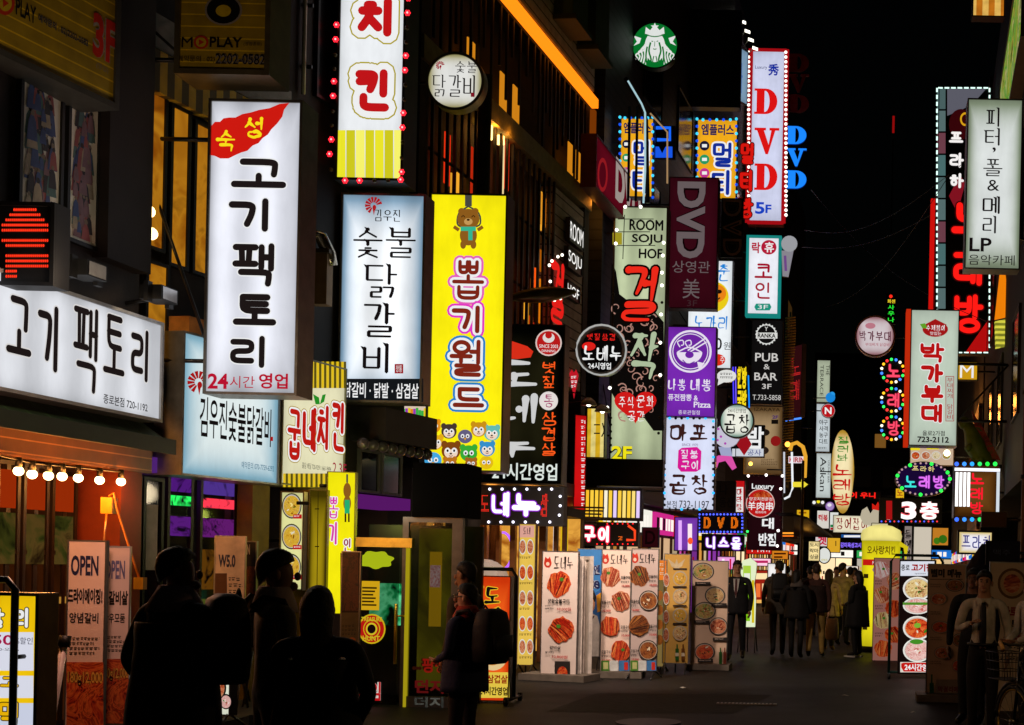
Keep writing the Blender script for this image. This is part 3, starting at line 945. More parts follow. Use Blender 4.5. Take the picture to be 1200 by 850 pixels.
# upper dark windows with grey mullions and purple sill beyond the striped boards
for x0, x1 in ((418, 442), (444, 468)):
    B2.window(B2.yof(x0, 540), B2.yof(x1, 540), 2.48, 3.02, P('0a0812', .1, spec=.8), P('5a5a5c', .5))
b = MB(); wbox(b, W2, B2.yof(410), 16.8, -.3, .14, 2.3, 2.45, E('8a2aa0', .35)); B2.part('purple_sill', b)
b = MB(); wbox(b, W2, B2.yof(408, 515), 16.8, .02, .5, 3.1, 3.5, P('2b2b2a', .5)); B2.part('canopy_box', b)
o = B2.root
pr = None
for i in range(8):
    p = W2.y(15.3 + i * .2, 3.03, .42) - B2.loc
    if pr is None: pr = MB().ball((0, 0, 0), .075, P('4a4648', .15, spec=.8), 10, 7).build('globe_bulb', B2.root, p)
    else: inst(pr, B2.root, p)
lamp(tuple(W2.y(12.9, 2.35, -.5)), 1.5, 'a050ff', .1); lamp(tuple(W2.y(13.8, 2.3, -.4)), 2.0, 'b060ff', .1)
lamp(tuple(W2.y(15.0, 2.4, .3)), 2.5, 'ffe060', .1)  # added lamp without a fitting, brightens the yellow pillar

# ---------------- third building: barred dark facade with the orange light strip
B3 = Bld('barred_building', 'dark three storey building with vertical bars and an orange light strip along its top', W3, 18.7, 26.7)
SID = STRIPE('a89c90', '3a3430', 5.0, 2, .75, duty=.86, bump=.6)
b = MB()
wbox(b, W3, 18.7, 26.7, -7, -.36, 0, 11.1, P('3a2c22', .8))
wbox(b, W3, 18.7, 26.7, -7, 0, 11.1, 16, P('12100f', .8))
wbox(b, W3, 18.7, 19.0, -.36, 0, 0, 11.1, DK); wbox(b, W3, 26.4, 26.7, -.36, 0, 0, 11.1, DK)
B3.part('wall', b)
b = MB(); wbox(b, W3, 18.7, 26.7, .002, .05, 11.5, 16, SID); wbox(b, W3, 24.6, 26.4, -.35, -.02, 5.2, 8.9, SID); B3.part('siding', b)
b = MB(); wbox(b, W3, 18.7, 26.72, .002, .14, 11.16, 11.34, E('ff8212', 1.5, True)); B3.part('light_strip', b)
b = MB(); wbox(b, W3, 26.6, 26.73, .0, .1, 9.45, 11.1, E('b8560c', .35)); B3.part('edge_strip', b)
b = MB(); wbox(b, W3, 18.7, 26.7, -.35, .05, 9.0, 9.35, P('8a8250', .6)); B3.part('floor_band', b)
b = MB(); wbox(b, W3, 18.7, 26.7, -.35, .1, 3.0, 3.25, P('1c1a18', .6)); B3.part('floor_band', b)
b = MB(); rr = random.Random(4)
y = 18.9
while y < 26.5:
    z1 = 11.1; z0 = 9.42 + (rr.random() * 1.1 if rr.random() < .6 else 0)
    wbox(b, W3, y, y + .045, -.04, .0, z0, z1, BLACK)
    y += .16 + rr.random() * .22
B3.part('upper_bars', b)
b = MB(); y = 18.9
while y < 24.6:
    wbox(b, W3, y, y + .05, -.045, .0, 3.3, 8.98, BLACK); y += .27
for z in (4.2, 5.4, 6.6, 7.8): wbox(b, W3, 18.9, 24.6, -.06, -.046, z, z + .05, BLACK)
B3.part('window_bars', b)
b = MB()
for i in range(34):                              # lit bits of the room behind the bars
    b = MB()
    y = rr.uniform(19.2, 24.6); z = rr.uniform(4.6, 8.2); c = rr.choice(['ff8a10', 'ff5a10', 'ffb030', 'e03010', 'ffe0a0', 'ff9a20'])
    wbox(b, W3, y, y + rr.uniform(.06, .22), -.12, -.1, z, z + rr.uniform(.3, 1.2), E(c, rr.uniform(.3, 1.1))); B3.part('room_light', b)
b = MB()
for y in (20.6, 22.0, 22.6, 25.6, 26.1):
    b = MB(); wbox(b, W3, y, y + .3, -.12, -.1, 9.45, 10.1, E('ffa020', .6)); B3.part('lit_panel', b)
for x, y in ((572, 152), (586, 158), (685, 238)):
    p = W3.hit(x, y, -.12)
    o = B3.part('wall_lantern', MB().tube([p + Vector((0, 0, .17)), p + Vector((0, 0, .22))], .09, BLACK, 8))
    MB().tube([p + Vector((0, 0, -.16)), p + Vector((0, 0, .17))], .075, E('ffcf70', 4.5), 10).build('glow_tube', o)
    lamp(tuple(p + W3.n * .15), 9, 'ff9a30', .1)
GRN = STRIPE('3a5a2c', '22361a', 9, 1, .6, duty=.15, bump=.3)
for yc in (24.6, 26.0):                          # green shuttered box windows on the siding
    b = MB(); wbox(b, W3, yc - .45, yc + .45, .052, .42, 12.0, 13.8, GRN)
    o = B3.part('box_window', b)
    b = MB()
    q = [W3.y(yc - .6, 13.8, .5), W3.y(yc + .6, 13.8, .5), W3.y(yc, 14.8, .5)]; q2 = [p - W3.n * .45 for p in q]
    b.add([*q, *q2], [(0, 1, 2), (3, 5, 4), (0, 2, 5, 3), (1, 4, 5, 2), (0, 3, 4, 1)], P('16240f', .6)); b.build('gable_roof', o)
    b = MB(); wbox(b, W3, yc - .5, yc + .5, .05, .5, 11.9, 12.0, P('2a3a20', .6)); b.build('sill', o)
# grill house front at street level of the third building
GB = MB()
for i in range(14): wbox(GB, W3, 19.0 + i * .58, 19.0 + i * .58 + .1, -.3, -.2, 0, 3.0, WOOD)
B3.part('timber_post', GB)
b = MB(); wbox(b, W3, 19.0, 27.0, -.34, -.32, .1, 2.9, FOOD('grill', ['3a1804', 'c8741a', 'ffb84a', '8a4a0e', 'ffdca0'], .75, 1.4)); B3.part('lit_room', b)
for y in (20, 22, 24, 26): lamp(tuple(W3.y(y, 2.7, -.2)), 10, 'ffa040', .2)

# ---------------- fourth, fifth building and the far end
def shopfront(bl, W, ya, yb, off, seed, pal, z1=2.9, st=.8):
    """ground floor shops in bays: board, panes of lit interior, shelves of goods, posts"""
    rr = random.Random(seed); y = ya
    while y < yb - 1.2:
        e = min(yb, y + rr.uniform(2.2, 3.6)); c = rr.choice(pal)
        o = bl.part('shopfront', wbox(MB(), W, y, e, off - .05, off, .0, z1, P('1c120c', .6)))
        k = lambda a, b_, o0, o1, za, zb, m, nm: wbox(MB(), W, a, b_, off + o0, off + o1, za, zb, m).build(nm, o)
        k(y + .05, e - .05, .002, .1, z1 - .62, z1 - .05, E(rr.choice(['d81c14', 'f0c01a', 'f4f0e4', '1a6ac0', 'e0601a', '2a9a4a', 'd02a8a']), st), 'shop_board')
        b = MB(); yy = y + .25
        while yy < e - .4: q = rr.uniform(.18, .34); wbox(b, W, yy, yy + q, off + .101, off + .104, z1 - .5, z1 - .18, E('fff8ee', 1.0) if rr.random() < .8 else E('1a1210', .6)); yy += q + .1
        b.build('shop_lettering', o)
        n = rr.randint(2, 4)
        for i in range(n):
            a = y + .08 + (e - y - .16) * i / n; d = y + .08 + (e - y - .16) * (i + 1) / n - .06
            k(a, d, .002, .02, .25, z1 - .7, E(rr.choice([c, c, 'ffb050', 'ffe0b0', '6a3210', 'ffd080']), st * rr.uniform(.35, 1.1)), 'pane')
            b = MB()
            for z in [.5 + .38 * q for q in range(int(rr.uniform(2, 5)))]:
                yy = a + .05
                while yy < d - .1: q = rr.uniform(.06, .16); wbox(b, W, yy, min(d, yy + q), off + .021, off + .05, z, z + rr.uniform(.12, .3), E(rr.choice(['c82a1a', 'f0d0a0', '3a1a10', 'f4b81a', '8a4a1a', '2a6a3a', 'fff0e0', '1a1412']), st * rr.uniform(.3, .9))); yy += q + rr.uniform(.02, .15)
            b.build('goods', o)
            k(d, d + .06, .002, .08, 0, z1 - .64, WOOD, 'post')
        y = e + rr.uniform(.1, .3)
B4 = Bld('black_clad_building', 'tall black clad building behind the orange strip with fine horizontal boards', W4, 27.6, 44)
b = MB(); wbox(b, W4, 27.6, 44, -8, 0, 3.2, 22, STRIPE('26262a', '0a0a0c', 4.5, 2, .6, duty=.8, bump=.5)); wbox(b, W4, 27.6, 44, -8, -.2, 0, 3.2, DK); B4.part('wall', b)
for y in (31, 35, 39):
    for z in (6, 9.5, 13): B4.window(y, y + 2, z, z + 1.8, P('08080a', .15, spec=.8), BLACK)
shopfront(B4, W4, 27.9, 43.8, -.1, 3, ['e060c0', 'b048d0', 'ff9a50', 'd84ab0', 'ffd0a0'], 3.1, 1.0)
for y, c in ((30, 'ffb060'), (34, 'ff60d0'), (38, 'ff50c0'), (42, 'ffa050')): lamp(tuple(W4.y(y, 2.8, -.3)), 14, c, .2)
B5 = Bld('far_left_building', 'dark far left building carrying the tall red and white signs', W5, 44.5, 78)
b = MB(); wbox(b, W5, 44.5, 78, -9, 0, 3.2, 23, P('131214', .8)); wbox(b, W5, 44.5, 78, -9, -.2, 0, 3.2, DK); B5.part('wall', b)
rr = random.Random(9)
for y in (47, 52, 57, 62, 68):
    for z in (6, 10, 14): B5.window(y, y + 2.4, z, z + 2, P('0c0c10', .15, spec=.8) if rr.random() < .7 else E('6a4a20', .25), BLACK)
shopfront(B5, W5, 44.7, 77, -.1, 5, ['ffb040', 'ff8a30', 'ffe0a0', 'e04a30', 'ffd060'], 3.1, 1.2)
for y, c in ((48, 'ffb060'), (56, 'ffa050'), (64, 'ffc070'), (72, 'ffb060')): lamp(tuple(W5.y(y, 2.6, .4)), 25, c, .3)
RW = P('14110f', .8, var=.4, scale=2, bump=.3)
B6 = Bld('right_building', 'dark building along the right edge of the street', WR, 15, 36)
b = MB(); wbox(b, WR, 13, 36, -8, 0, 3.2, 15, RW); wbox(b, WR, 13, 36, -8, -1, 0, 3.2, RW); B6.part('wall', b)
for y in (17, 22, 27, 31):
    for z in (4.4, 7.4, 10.6): B6.window(y, y + 1.6, z, z + 1.9, P('0a0a0c', .15, spec=.8), P('2a2520', .6))
B7 = Bld('far_right_building', 'far right building with warm lit wooden slats behind the signs', WR, 37, 80)
b = MB(); wbox(b, WR, 37, 80, -8, 0, 2.8, 16, P('120f0d', .8)); wbox(b, WR, 37, 80, -8, -.2, 0, 2.8, RW)
B7.part('wall', b)
b = MB(); wbox(b, WR, 37.5, 46, .002, .1, 2.9, 6.6, STRIPE('6a3c16', '241206', 2.6, 2, .5, duty=.8, bump=.5)); B7.part('slat_cladding', b)
shopfront(B7, WR, 37.2, 79, -.1, 8, ['ffa040', 'ffc870', 'e0601a', 'ffe8c0'], 2.75, 1.1)
for y in (40, 44): lamp(tuple(WR.y(y, 7.0, .9)), 45, 'ff9a40', .2)
for y in (38, 48, 58): lamp(tuple(WR.y(y, 2.5, .5)), 25, 'ffb060', .3)
# buildings closing the street far away
rr = random.Random(12)
far = [(-8.5, 92, 8, 14, '0c0c0e'), (0.2, 98, 7.5, 11, '100e0d'), (8.2, 90, 9, 17, '0b0b0c'), (-1.5, 150, 9, 27, '08080a')]
labs = ['dark far block on the left of the street end', 'low dark block closing the far end of the street', 'dark far block on the right of the street end', 'unlit tower far behind the street end']
for (x, y, wd, h, c), lb in zip(far, labs):
    t = thing('far_block', lb, 'building', (x, y, 0))
    MB().box(-wd / 2, wd / 2, 0, 8, 0, h, P(c, .8)).build('wall', t)
    for k in range(int(wd / 2.2)):
        for z in range(4, int(h) - 2, 4):
            lit = rr.random() < .04
            o = MB().box(-wd / 2 + .6 + k * 2.2, -wd / 2 + 1.9 + k * 2.2, -.06, -.002, z, z + 1.6, E('c88a3a', .3) if lit else P('0b0b0d', .2)).build('window', t)
    if y < 110:
        class FB: pass
        fb = FB(); FW = Wall(x - wd / 2, y, 0); FW.a = 0; FW.u = Vector((1, 0, 0)); FW.n = Vector((0, -1, 0))
        FW.y = lambda q, z=0.0, off=0.0, X0=x - wd / 2, Y0=y: Vector((X0 + q, Y0 - off, z))
        fb.part = lambda nm, b_, parent=None, t=t: (lambda o: (setattr(o, 'location', -t.location), o)[1])(b_.build(nm, t))
        shopfront(fb, FW, .2, wd - .2, .12, int(y), ['ffb040', 'ff9a50', 'ffe8c0', 'e05030', 'fff4e0'], 3.2, 1.2)
lamp((-1, 84, 3.4), 60, 'ffb060', .4); lamp((2.5, 74, 3.4), 50, 'ffb060', .4)

# grill room pushed out below the dotted led sign: its open end faces down the street
t = thing('grill_front', 'warm lit timber grill front under the dotted led sign', 'shop front', foot(606, F / 70)); c0 = t.location
XX = lambda px: at(px, 700, F / 70).x - c0.x
b = MB(); b.box(XX(548), XX(664), 1.2, 1.3, 0, 2.6, P('2a1a0c', .7)); b.box(XX(548), XX(664), 0, 1.2, 2.45, 2.6, P('2a1a0c', .7)); b.box(XX(548), XX(551), 0, 1.2, 0, 2.45, WOOD); b.build('shell', t)
b = MB(); b.box(XX(552), XX(660), 1.15, 1.19, .1, 2.44, FOOD('grill2', ['7a3404', 'd8841a', 'ffb84a', 'a8560e', 'ffe0a8'], .8, 1.6)); b.build('lit_room', t)
for px, w_ in ((553, 3), (566, 4), (581, 4), (597, 6), (631, 8), (648, 4), (658, 4)): MB().box(XX(px), XX(px + w_), -.05, .08, 0, 2.45, P('7a4a20', .5, bump=.3)).build('timber_post', t)
MB().box(XX(552), XX(600), .1, .14, .1, .95, P('5a3414', .6)).build('counter', t)
MB().tube([(XX(574) + .17 * math.cos(a), .7, 1.85 + .32 * math.sin(a)) for a in [k * .35 for k in range(-4, 6)]], .022, E('b060ff', 1.4), 6).build('neon_tube', t)
MB().ball((XX(592), -.03, 2.36), .06, E('ff3020', 3), 8, 5).build('red_lamp', t); MB().ball((XX(601), -.05, 2.38), .06, E('ffe0d0', 4), 8, 5, (1.6, 1, .7)).build('lamp', t)
MB().box(XX(640), XX(646), .4, .42, 1.2, 2.4, E('fff0e8', 1.0)).box(XX(647), XX(656), .5, .52, .9, 2.4, E('f0c01a', .8)).build('menu_poster', t)
for x in (562, 590, 640): lamp((c0.x + XX(x), c0.y + .5, 2.3), 7, 'ffa848', .12)
t = thing('awning', 'dark slatted awning between the dotted led sign and the glowing red white one', 'awning', at(678, 606, F / 60)); 
b = MB()
for i in range(6): b.box(-.35, .42, -.35 + i * .13, -.25 + i * .13, -.16 + i * .07, -.13 + i * .07, P('3a2c26', .6))
b.build('slat', t); MB().tube([(-.35, .35, .3), (-.35, -.35, -.16)], .02, BLACK, 6).build('arm', t)
# gooseneck lamps over the menu banners (lit, heads seen below the round black sign)
for i, (x, y, q) in enumerate(((690, 470, 62), (706, 478, 60))):
    t = thing('gooseneck_lamp', ['nearer gooseneck lamp with a white head reaching out below the round black sign', 'farther gooseneck lamp with a white head beside the floral sign'][i], 'lamp', at(x, y, F / q), 0, 'gooseneck lamps over the menu banners')
    MB().loft([[(r_ * math.cos(a), r_ * math.sin(a), z) for a in [j * .5236 for j in range(12)]] for r_, z in ((.16, -.08), (.12, 0), (.04, .06))], P('c8c4ba', .4)).build('shade', t)
    MB().ball((0, 0, -.06), .05, E('fff2e0', 6), 8, 6).build('bulb', t); MB().tube([(0, 0, .05), (-.3, .05, .16), (-.7, .1, .1), (-.9, .12, 0)], .014, STEEL, 6).build('arm', t)
p = at(700, 476, F / 61)
lamp((p.x + 1.0, 16.0, 4.2), 640, 'ffe2cc', .1, 'SPOT', 80, (-3.2, 19.6, .9))  # added spot with no lamp head, brightens the menu banners
lamp((-2.6, 14.0, 4.0), 520, 'ffdcc8', .15, 'SPOT', 60, (-4.6, 18.6, .9))  # second added spot for the banners, also without a lamp head
lamp((1.9, 9.2, 2.8), 28, 'ffcf90', .15)  # unseen lamp added outside the frame to lift the near right side

# pipes and loose wiring on the corner of the second building
t = thing('drain_pipe', 'pair of thin steel wall pipes left of the tall red lettered chicken sign', 'pipe', at(345, 110, F / 103))
b = MB()
for x in (-.12, .1): b.tube([(x, 0, 0), (x, 0, 4.0)], .025, P('9a9484', .35, .6), 7)
for z in (.3, 1.0, 1.7, 2.4): b.box(-.2, .18, .02, .05, z, z + .04, STEEL)
b.tube([(-.3, .05, .1), (-.2, -.05, .9), (-.05, -.03, 1.6), (.2, 0, 2.6)], .012, BLACK, 5)
b.build('pipes', t)

# patched road, manhole, litter
def patch(name, pts, m): tag(MB().poly([(p.x, p.y, .004) for p in (foot(a, b) + Vector((0, 0, 0)) for a, b in pts)], m).build(name), kind='structure')
PT = P('1d1b19', .85, var=.5, scale=9, bump=.6)
patch('road_patch', ((640, 14.2), (860, 14.4), (905, 16.6), (700, 16.4)), PT)
t = thing('manhole_cover', 'round iron manhole cover in the dark road before the menu banners', 'manhole', (foot(760, 13.4).x, 13.4, .004))
MB().prism([(0, 0)] * 0 + [(.34 * math.cos(a), .34 * math.sin(a)) for a in [k * .2618 for k in range(24)]], 0, .01, P('161514', .5, .5)).build('cover', t).rotation_euler = (R(90), 0, 0)
for i, (px, Y, lb) in enumerate(((990, 16.6, 'crumpled white paper scrap in the middle of the road'), (1070, 14.8, 'small torn paper scrap nearest to the dim brown menu banner'), (800, 17.2, 'flattened pale leaflet on the road before the gold menu banner'))):
    t = thing('paper_scrap', lb, 'litter', foot(px, Y), i)
    b = MB(); rr = random.Random(i); n = 7
    ring = [(.05 * rr.uniform(.6, 1.2) * math.cos(k * .9), .04 * rr.uniform(.6, 1.2) * math.sin(k * .9), .008 + rr.uniform(0, .02)) for k in range(n)]
    b.add([(0, 0, .03)] + ring, [(0, k + 1, (k + 1) % n + 1) for k in range(n)], P('d8d4cc', .8)); b.build('paper', t)
# ================================================================== SIGNS, near left
K = '0e0c0c'
INK = E('1a1414', .6)          # dark vinyl on a lit sheet lets a little light through
RED = E('d01818', .8); WHT = E('f4f4f4', .95); BLU = E('1466e0', 1.0); YEL = E('ffe12a', .95)
# --- unlit yellow corner boards
YW = STRIPE('f0cc14', 'b09410', 9, 2, .5, duty=.12, bump=.3)
WM = Wall(W1.hit(140, 100, .4).x, W1.hit(140, 100, .4).y, .19)
s = Sign('fascia_sign', 'unlit yellow fascia board with red 3F at the top left corner', 'sign', (-60, -75, 140, 84), wall=WM, thick=.5)
s.box(YW, P('4a4a44', .5), .05)
bk = P('14110c', .5)
s.disc(6, 4, 11, 14, P('e03a18', .5)); s.disc(6, 4, 7.5, 9.5, P('f0cc14', .5)); s.poly([(3, -1), (3, 9), (10, 4)], P('e03a18', .5)); s.flush('emblem')
s.text('PLAY', (18, 3, 42, 23), bk, .02)
s.text('예약문의 : 02)2202-0582', (44, 31, 103, 42), P('8a8580', .5), .04); s.text('예약문의 : 02)2202-0582', (44, 31, 103, 42), bk, .0)
s.text('3F', (108, 20, 136, 72), P('b8b0a0', .5), .07); s.text('3F', (108, 20, 136, 72), P('e8301a', .5), .035)
s.text('(영업)', (112, 76, 126, 84), P('8a8580', .5))
s = Sign('hanging_sign', 'unlit yellow hanging box sign with black lettering near the top left', 'sign', (206, -40, 318, 88), 125, thick=.4)
s.box(YW, P('6a6244', .4, .4), .05)
s.disc(262, 12, 22, 18, P('a8a090', .5)); s.disc(262, 12, 19.5, 16, bk); s.disc(262, 13, 9, 7, P('f0cc14', .5)); s.rect(250, -8, 275, -3, bk); s.flush('lettering')
s.text('M', (213, 44, 226, 56), bk, 0); s.text('PLAY', (246, 44, 284, 56), bk, .02)
s.disc(236, 50, 8.5, 8, P('e03a18', .5)); s.disc(236, 50, 6, 5.6, P('f0cc14', .5)); s.poly([(233.5, 46.5), (233.5, 53.5), (240, 50)], P('e03a18', .5)); s.flush('emblem')
s.text('예약문의 : 02)', (209, 66, 252, 74), bk); s.text('2202-0582', (253, 64, 311, 76), P('8a8580', .5), .05); s.text('2202-0582', (253, 64, 311, 76), bk, .0)
s.text('(영업종료)', (286, 50, 307, 55), bk)
s.arm(-1, .7, (.2, .8))
# --- red led panel
s = Sign('led_board', 'black led panel showing red dotted characters above the white grill fascia', 'led sign', (-30, 237, 65, 335), 152, thick=.18)
s.box(P('060404', .6), P('0a0808', .5), .03)
LR = E('ff3418', 1.5)
bm = ['...111111...', '..11111111..', '.1111111111.', '111111111111', '111111111111', '............', '111111111111', '.1111111111.', '............', '.11111111111', '.11111111111', '.11111111111', '.111........', '.111........']
y = s.lay(); b = MB()
for r_, row in enumerate(bm):
    for c_, ch in enumerate(row):
        if ch == '1':
            for q in (0, .5):
                u, v = s.m(3 + c_ * 4.6 + q * 4.6, 246 + r_ * 6)
                b.add([(u + .0055 * math.cos(k * 1.047), y, v + .013 * math.sin(k * 1.047)) for k in range(6)], [tuple(range(6))], LR)
b.build('led_matrix', s.root); s.arm(-1, .3, (.5,)); lamp(tuple(W1.hit(100, 322, 1.0)), 24, 'ffe8c8', .1)  # added lamp near the floodlight, brightens the facade above
# --- white grill fascia
s = Sign('fascia_sign', 'long white fascia sign with fat dark brown lettering above the grill awning', 'sign', (-70, 335, 190, 470), wall=W1, off=.3, thick=.28)
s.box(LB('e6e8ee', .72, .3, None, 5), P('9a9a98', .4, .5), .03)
GR = E('2a2120', .55); ED = E('f6f2f0', .75)
for ch, bx in (('고', (7, 345, 37, 424)), ('기', (42, 356, 72, 436)), ('팩', (82, 356, 117, 462)), ('토', (120, 366, 146, 448)), ('리', (151, 384, 177, 448))):
    s.hand(ch, bx, GR, .2, .17, 'round', [(1.6, ED)], seed=3, gap=0)
s.text('종로본점 720-1192', (120, 467, 172, 478), INK, .01)
for x, y, q in ((100, 322, 0), (186, 350, 1)):      # clamp floodlights
    t = thing('floodlight', ['black floodlight clamped on the middle of the white grill fascia', 'black floodlight at the far end of the white grill fascia'][q], 'floodlight', W1.hit(x, y, .55), W1.a, 'floodlights on the grill fascia')
    b = MB(); b.box(-.13, .13, -.1, .1, -.03, .1, BLACK); b.build('housing', t)
    b = MB(); b.poly([(-.11, -.104, -.02), (.11, -.104, -.02), (.11, -.104, .09), (-.11, -.104, .09)], P('c8c8c8', .2, .6)); b.build('lens', t)
    b = MB(); b.tube([(0, .05, 0), (0, .3, -.05)], .02, BLACK, 6); b.box(-.2, -.13, -.02, .02, -.06, .12, BLACK); b.box(.13, .2, -.02, .02, -.06, .12, BLACK); b.build('mount', t)
    p = W1.hit(x - 6, y + 2, .8); lamp(tuple(p), 14 if q else 3, 'ffd9a8', .04, 'SPOT', 75, tuple(W1.hit(x - 22, y + 48, .3)))
# --- tall white hanging box, grill
s = Sign('hanging_sign', 'tall white lightbox with fat dark lettering under a red flame patch', 'sign', (242, 117, 352, 463), 122, thick=.34)
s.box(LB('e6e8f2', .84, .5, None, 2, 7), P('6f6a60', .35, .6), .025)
s.poly([(246, 150), (252, 143), (258, 143), (262, 139), (268, 138), (276, 138), (284, 134), (294, 132), (304, 129), (316, 127), (328, 122), (339, 121), (333, 129), (331, 137), (325, 145), (318, 152), (314, 158), (308, 162), (303, 168), (296, 171), (290, 177), (283, 179), (276, 182), (268, 186), (258, 186), (252, 183), (246, 182)], E('dc1c12', .85)); s.flush('flame_patch')
s.hand('숙', (252, 152, 278, 179), E('ffe31a', .95), .17, .15, 'brush', seed=5); s.hand('성', (283, 137, 312, 163), E('ffe31a', .95), .17, .15, 'brush', seed=6)
for ch, bx in (('고', (271, 185, 336, 224)), ('기', (266, 232, 324, 272)), ('팩', (268, 283, 327, 338)), ('토', (273, 343, 325, 386)), ('리', (268, 393, 319, 432))):
    s.hand(ch, bx, GR, .2, .19, 'round', [(1.4, WHT)], gap=0)
s.text('24', (244, 438, 268, 456), E('c41432', .85), .03); s.text('시간', (270, 441, 299, 455), E('c41432', .85), .0); s.text('영업', (304, 438, 338, 456), E('c41432', .85), .025)
s.arm(-1, .8, (.12, .88))
# --- second shop: teal white fascia, striped chicken fascia
W2f = W2
s = Sign('fascia_sign', 'pale teal fascia sign with thin black lettering and a red rooster emblem', 'sign', (212, 402, 327, 563), wall=W2, off=.3, thick=.4)
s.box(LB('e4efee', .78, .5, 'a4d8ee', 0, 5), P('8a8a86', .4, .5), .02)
rooster(s, 232, 448, 13, E('b81818', .8)); s.flush('emblem')
s.text('김우진숯불닭갈비', (233, 472, 317, 518), INK, .012)
s.rect(316, 512, 319, 517, E('b81818', .8)); s.flush('seal')
s.text('예약문의 070-7759-6292', (282, 543, 320, 551), E('2a7aa0', .6))
t = s.root
b = MB(); wbox(b, W2, B2.yof(188), B2.yof(209), .02, .28, 2.63, 4.0, P('c8843a', .6)); B2.part('side_box', b)
s = Sign('fascia_sign', 'cream and yellow striped fascia sign with fat red lettering', 'sign', (329, 422, 404, 572), wall=W2, off=.3, thick=.4)
s.box(LB('f2edc4', .72, .3), P('8a8a70', .4, .5), .02)
for (ya, yb) in ((424, 455), (555, 571)):
    for i in range(13):
        x = 330 + i * 5.7; s.rect(x, ya, x + 2.9, yb, E('ecc81c', .9))
        s.rect(x + 2.9, ya, x + 5.7, yb, E('8a7a1a', .4))
    s.flush('stripes')
CH = E('c81c14', .85)
for ch, bx in (('굽', (333, 478, 351, 540)), ('네', (350, 476, 368, 530)), ('치', (367, 474, 384, 528)), ('킨', (384, 470, 402, 530))):
    s.hand(ch, bx, CH, .26, .24, 'round', [(3.2, E('c8a82a', .7)), (2.2, WHT)], gap=0, seed=2)
s.poly([(366, 474), (363, 462), (370, 466), (371, 474)], E('2a9a28', .8)); s.poly([(371, 474), (374, 463), (378, 462), (376, 471)], E('2a9a28', .8)); s.flush('leaf')
s.text('2.3F', (386, 543, 402, 556), E('b01a3a', .8), .0); s.text('홀담 배달 720-9291 1661-9494', (350, 544, 384, 551), INK)
# --- tall chicken sign with red flower lamps
s = Sign('hanging_sign', 'tall white sign with fat red olive-edged letters and red flower lamps along its sides', 'sign', (396, -130, 476, 212), 100, thick=.42)
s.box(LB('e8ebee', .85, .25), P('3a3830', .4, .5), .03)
OLV = E('c4b21a', .75)
for ch, bx in (('치', (417, -4, 467, 44)), ('킨', (413, 80, 462, 132)), ('네', (420, -84, 468, -30))):
    s.hand(ch, bx, E('c8161a', .9), .24, .23, 'round', [(9.5, OLV), (7.8, WHT)], gap=0, seed=8)
for i in range(7): s.rect(395 + i * 11.2, 153, 395 + i * 11.2 + 10.2, 210, E(['e6e02a', 'c9c41c', 'f2ee6a', 'd2cc1c'][i % 4], 1.05))
s.flush('stripes')
def flower(s, pts):
    pr = None
    for p in pts:
        u, v = s.m(*p)
        if pr is None:
            b = MB()
            for k in range(6):
                a = k * 1.047; b.ball((.024 * math.cos(a), 0, .024 * math.sin(a)), .014, E('ff2030', 2.2), 6, 4)
            b.ball((0, -.01, 0), .012, E('ff8a8a', 3), 6, 4)
            pr = b.build('flower_lamp', s.root, (u, -.04, v))
        else: inst(pr, s.root, (u, -.04, v))
flower(s, [(396, 31), (395, 48), (393, 97), (392, 114), (390, 165), (388, 182), (480, 0), (479, 17), (477, 67), (476, 84), (474, 134), (473, 151), (472, 203), (471, 212), (406, 213), (423, 213)])
s.bulbs([(394, 66), (393, 82), (391, 132), (390, 148), (389, 200), (478, 34), (477, 51), (476, 101), (475, 118), (473, 168), (472, 186), (440, 213), (456, 213)], 2.6, P('5a4a1c', .3, spec=.7))
s.arm(-1, .5, (.2, .45))
# --- tall pale blue chicken rib sign
s = Sign('hanging_sign', 'tall pale blue lightbox with thin black brush lettering over a dark bottom strip', 'sign', (398, 227, 497, 472), 98, thick=.3)
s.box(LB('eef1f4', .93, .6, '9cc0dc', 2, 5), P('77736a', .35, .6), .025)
s.rect(399, 444, 496, 471, E('262a2e', .35)); s.flush('bottom_strip')
rooster(s, 438, 241, 10, E('b81c20', .85)); s.flush('emblem')
s.hand('김우진', (438, 246, 471, 260), INK, .09, .14, 'fine', gap=.1)
for ch, bx in (('숯', (414, 266, 449, 303)), ('불', (452, 266, 488, 303)), ('닭', (427, 309, 467, 350)), ('갈', (424, 355, 464, 396)), ('비', (425, 402, 461, 438))):
    s.hand(ch, bx, INK, .075, .13, 'fine', gap=0)
s.rect(463, 427, 473, 438, E('a81820', .8)); s.text('정통', (464.5, 428.5, 471.5, 436.5), WHT); s.flush('seal')
s.text('닭갈비 · 닭발 · 삼겹살', (404, 449, 491, 467), WHT, .015)
s.arm(-1, .35, (.15, .85))
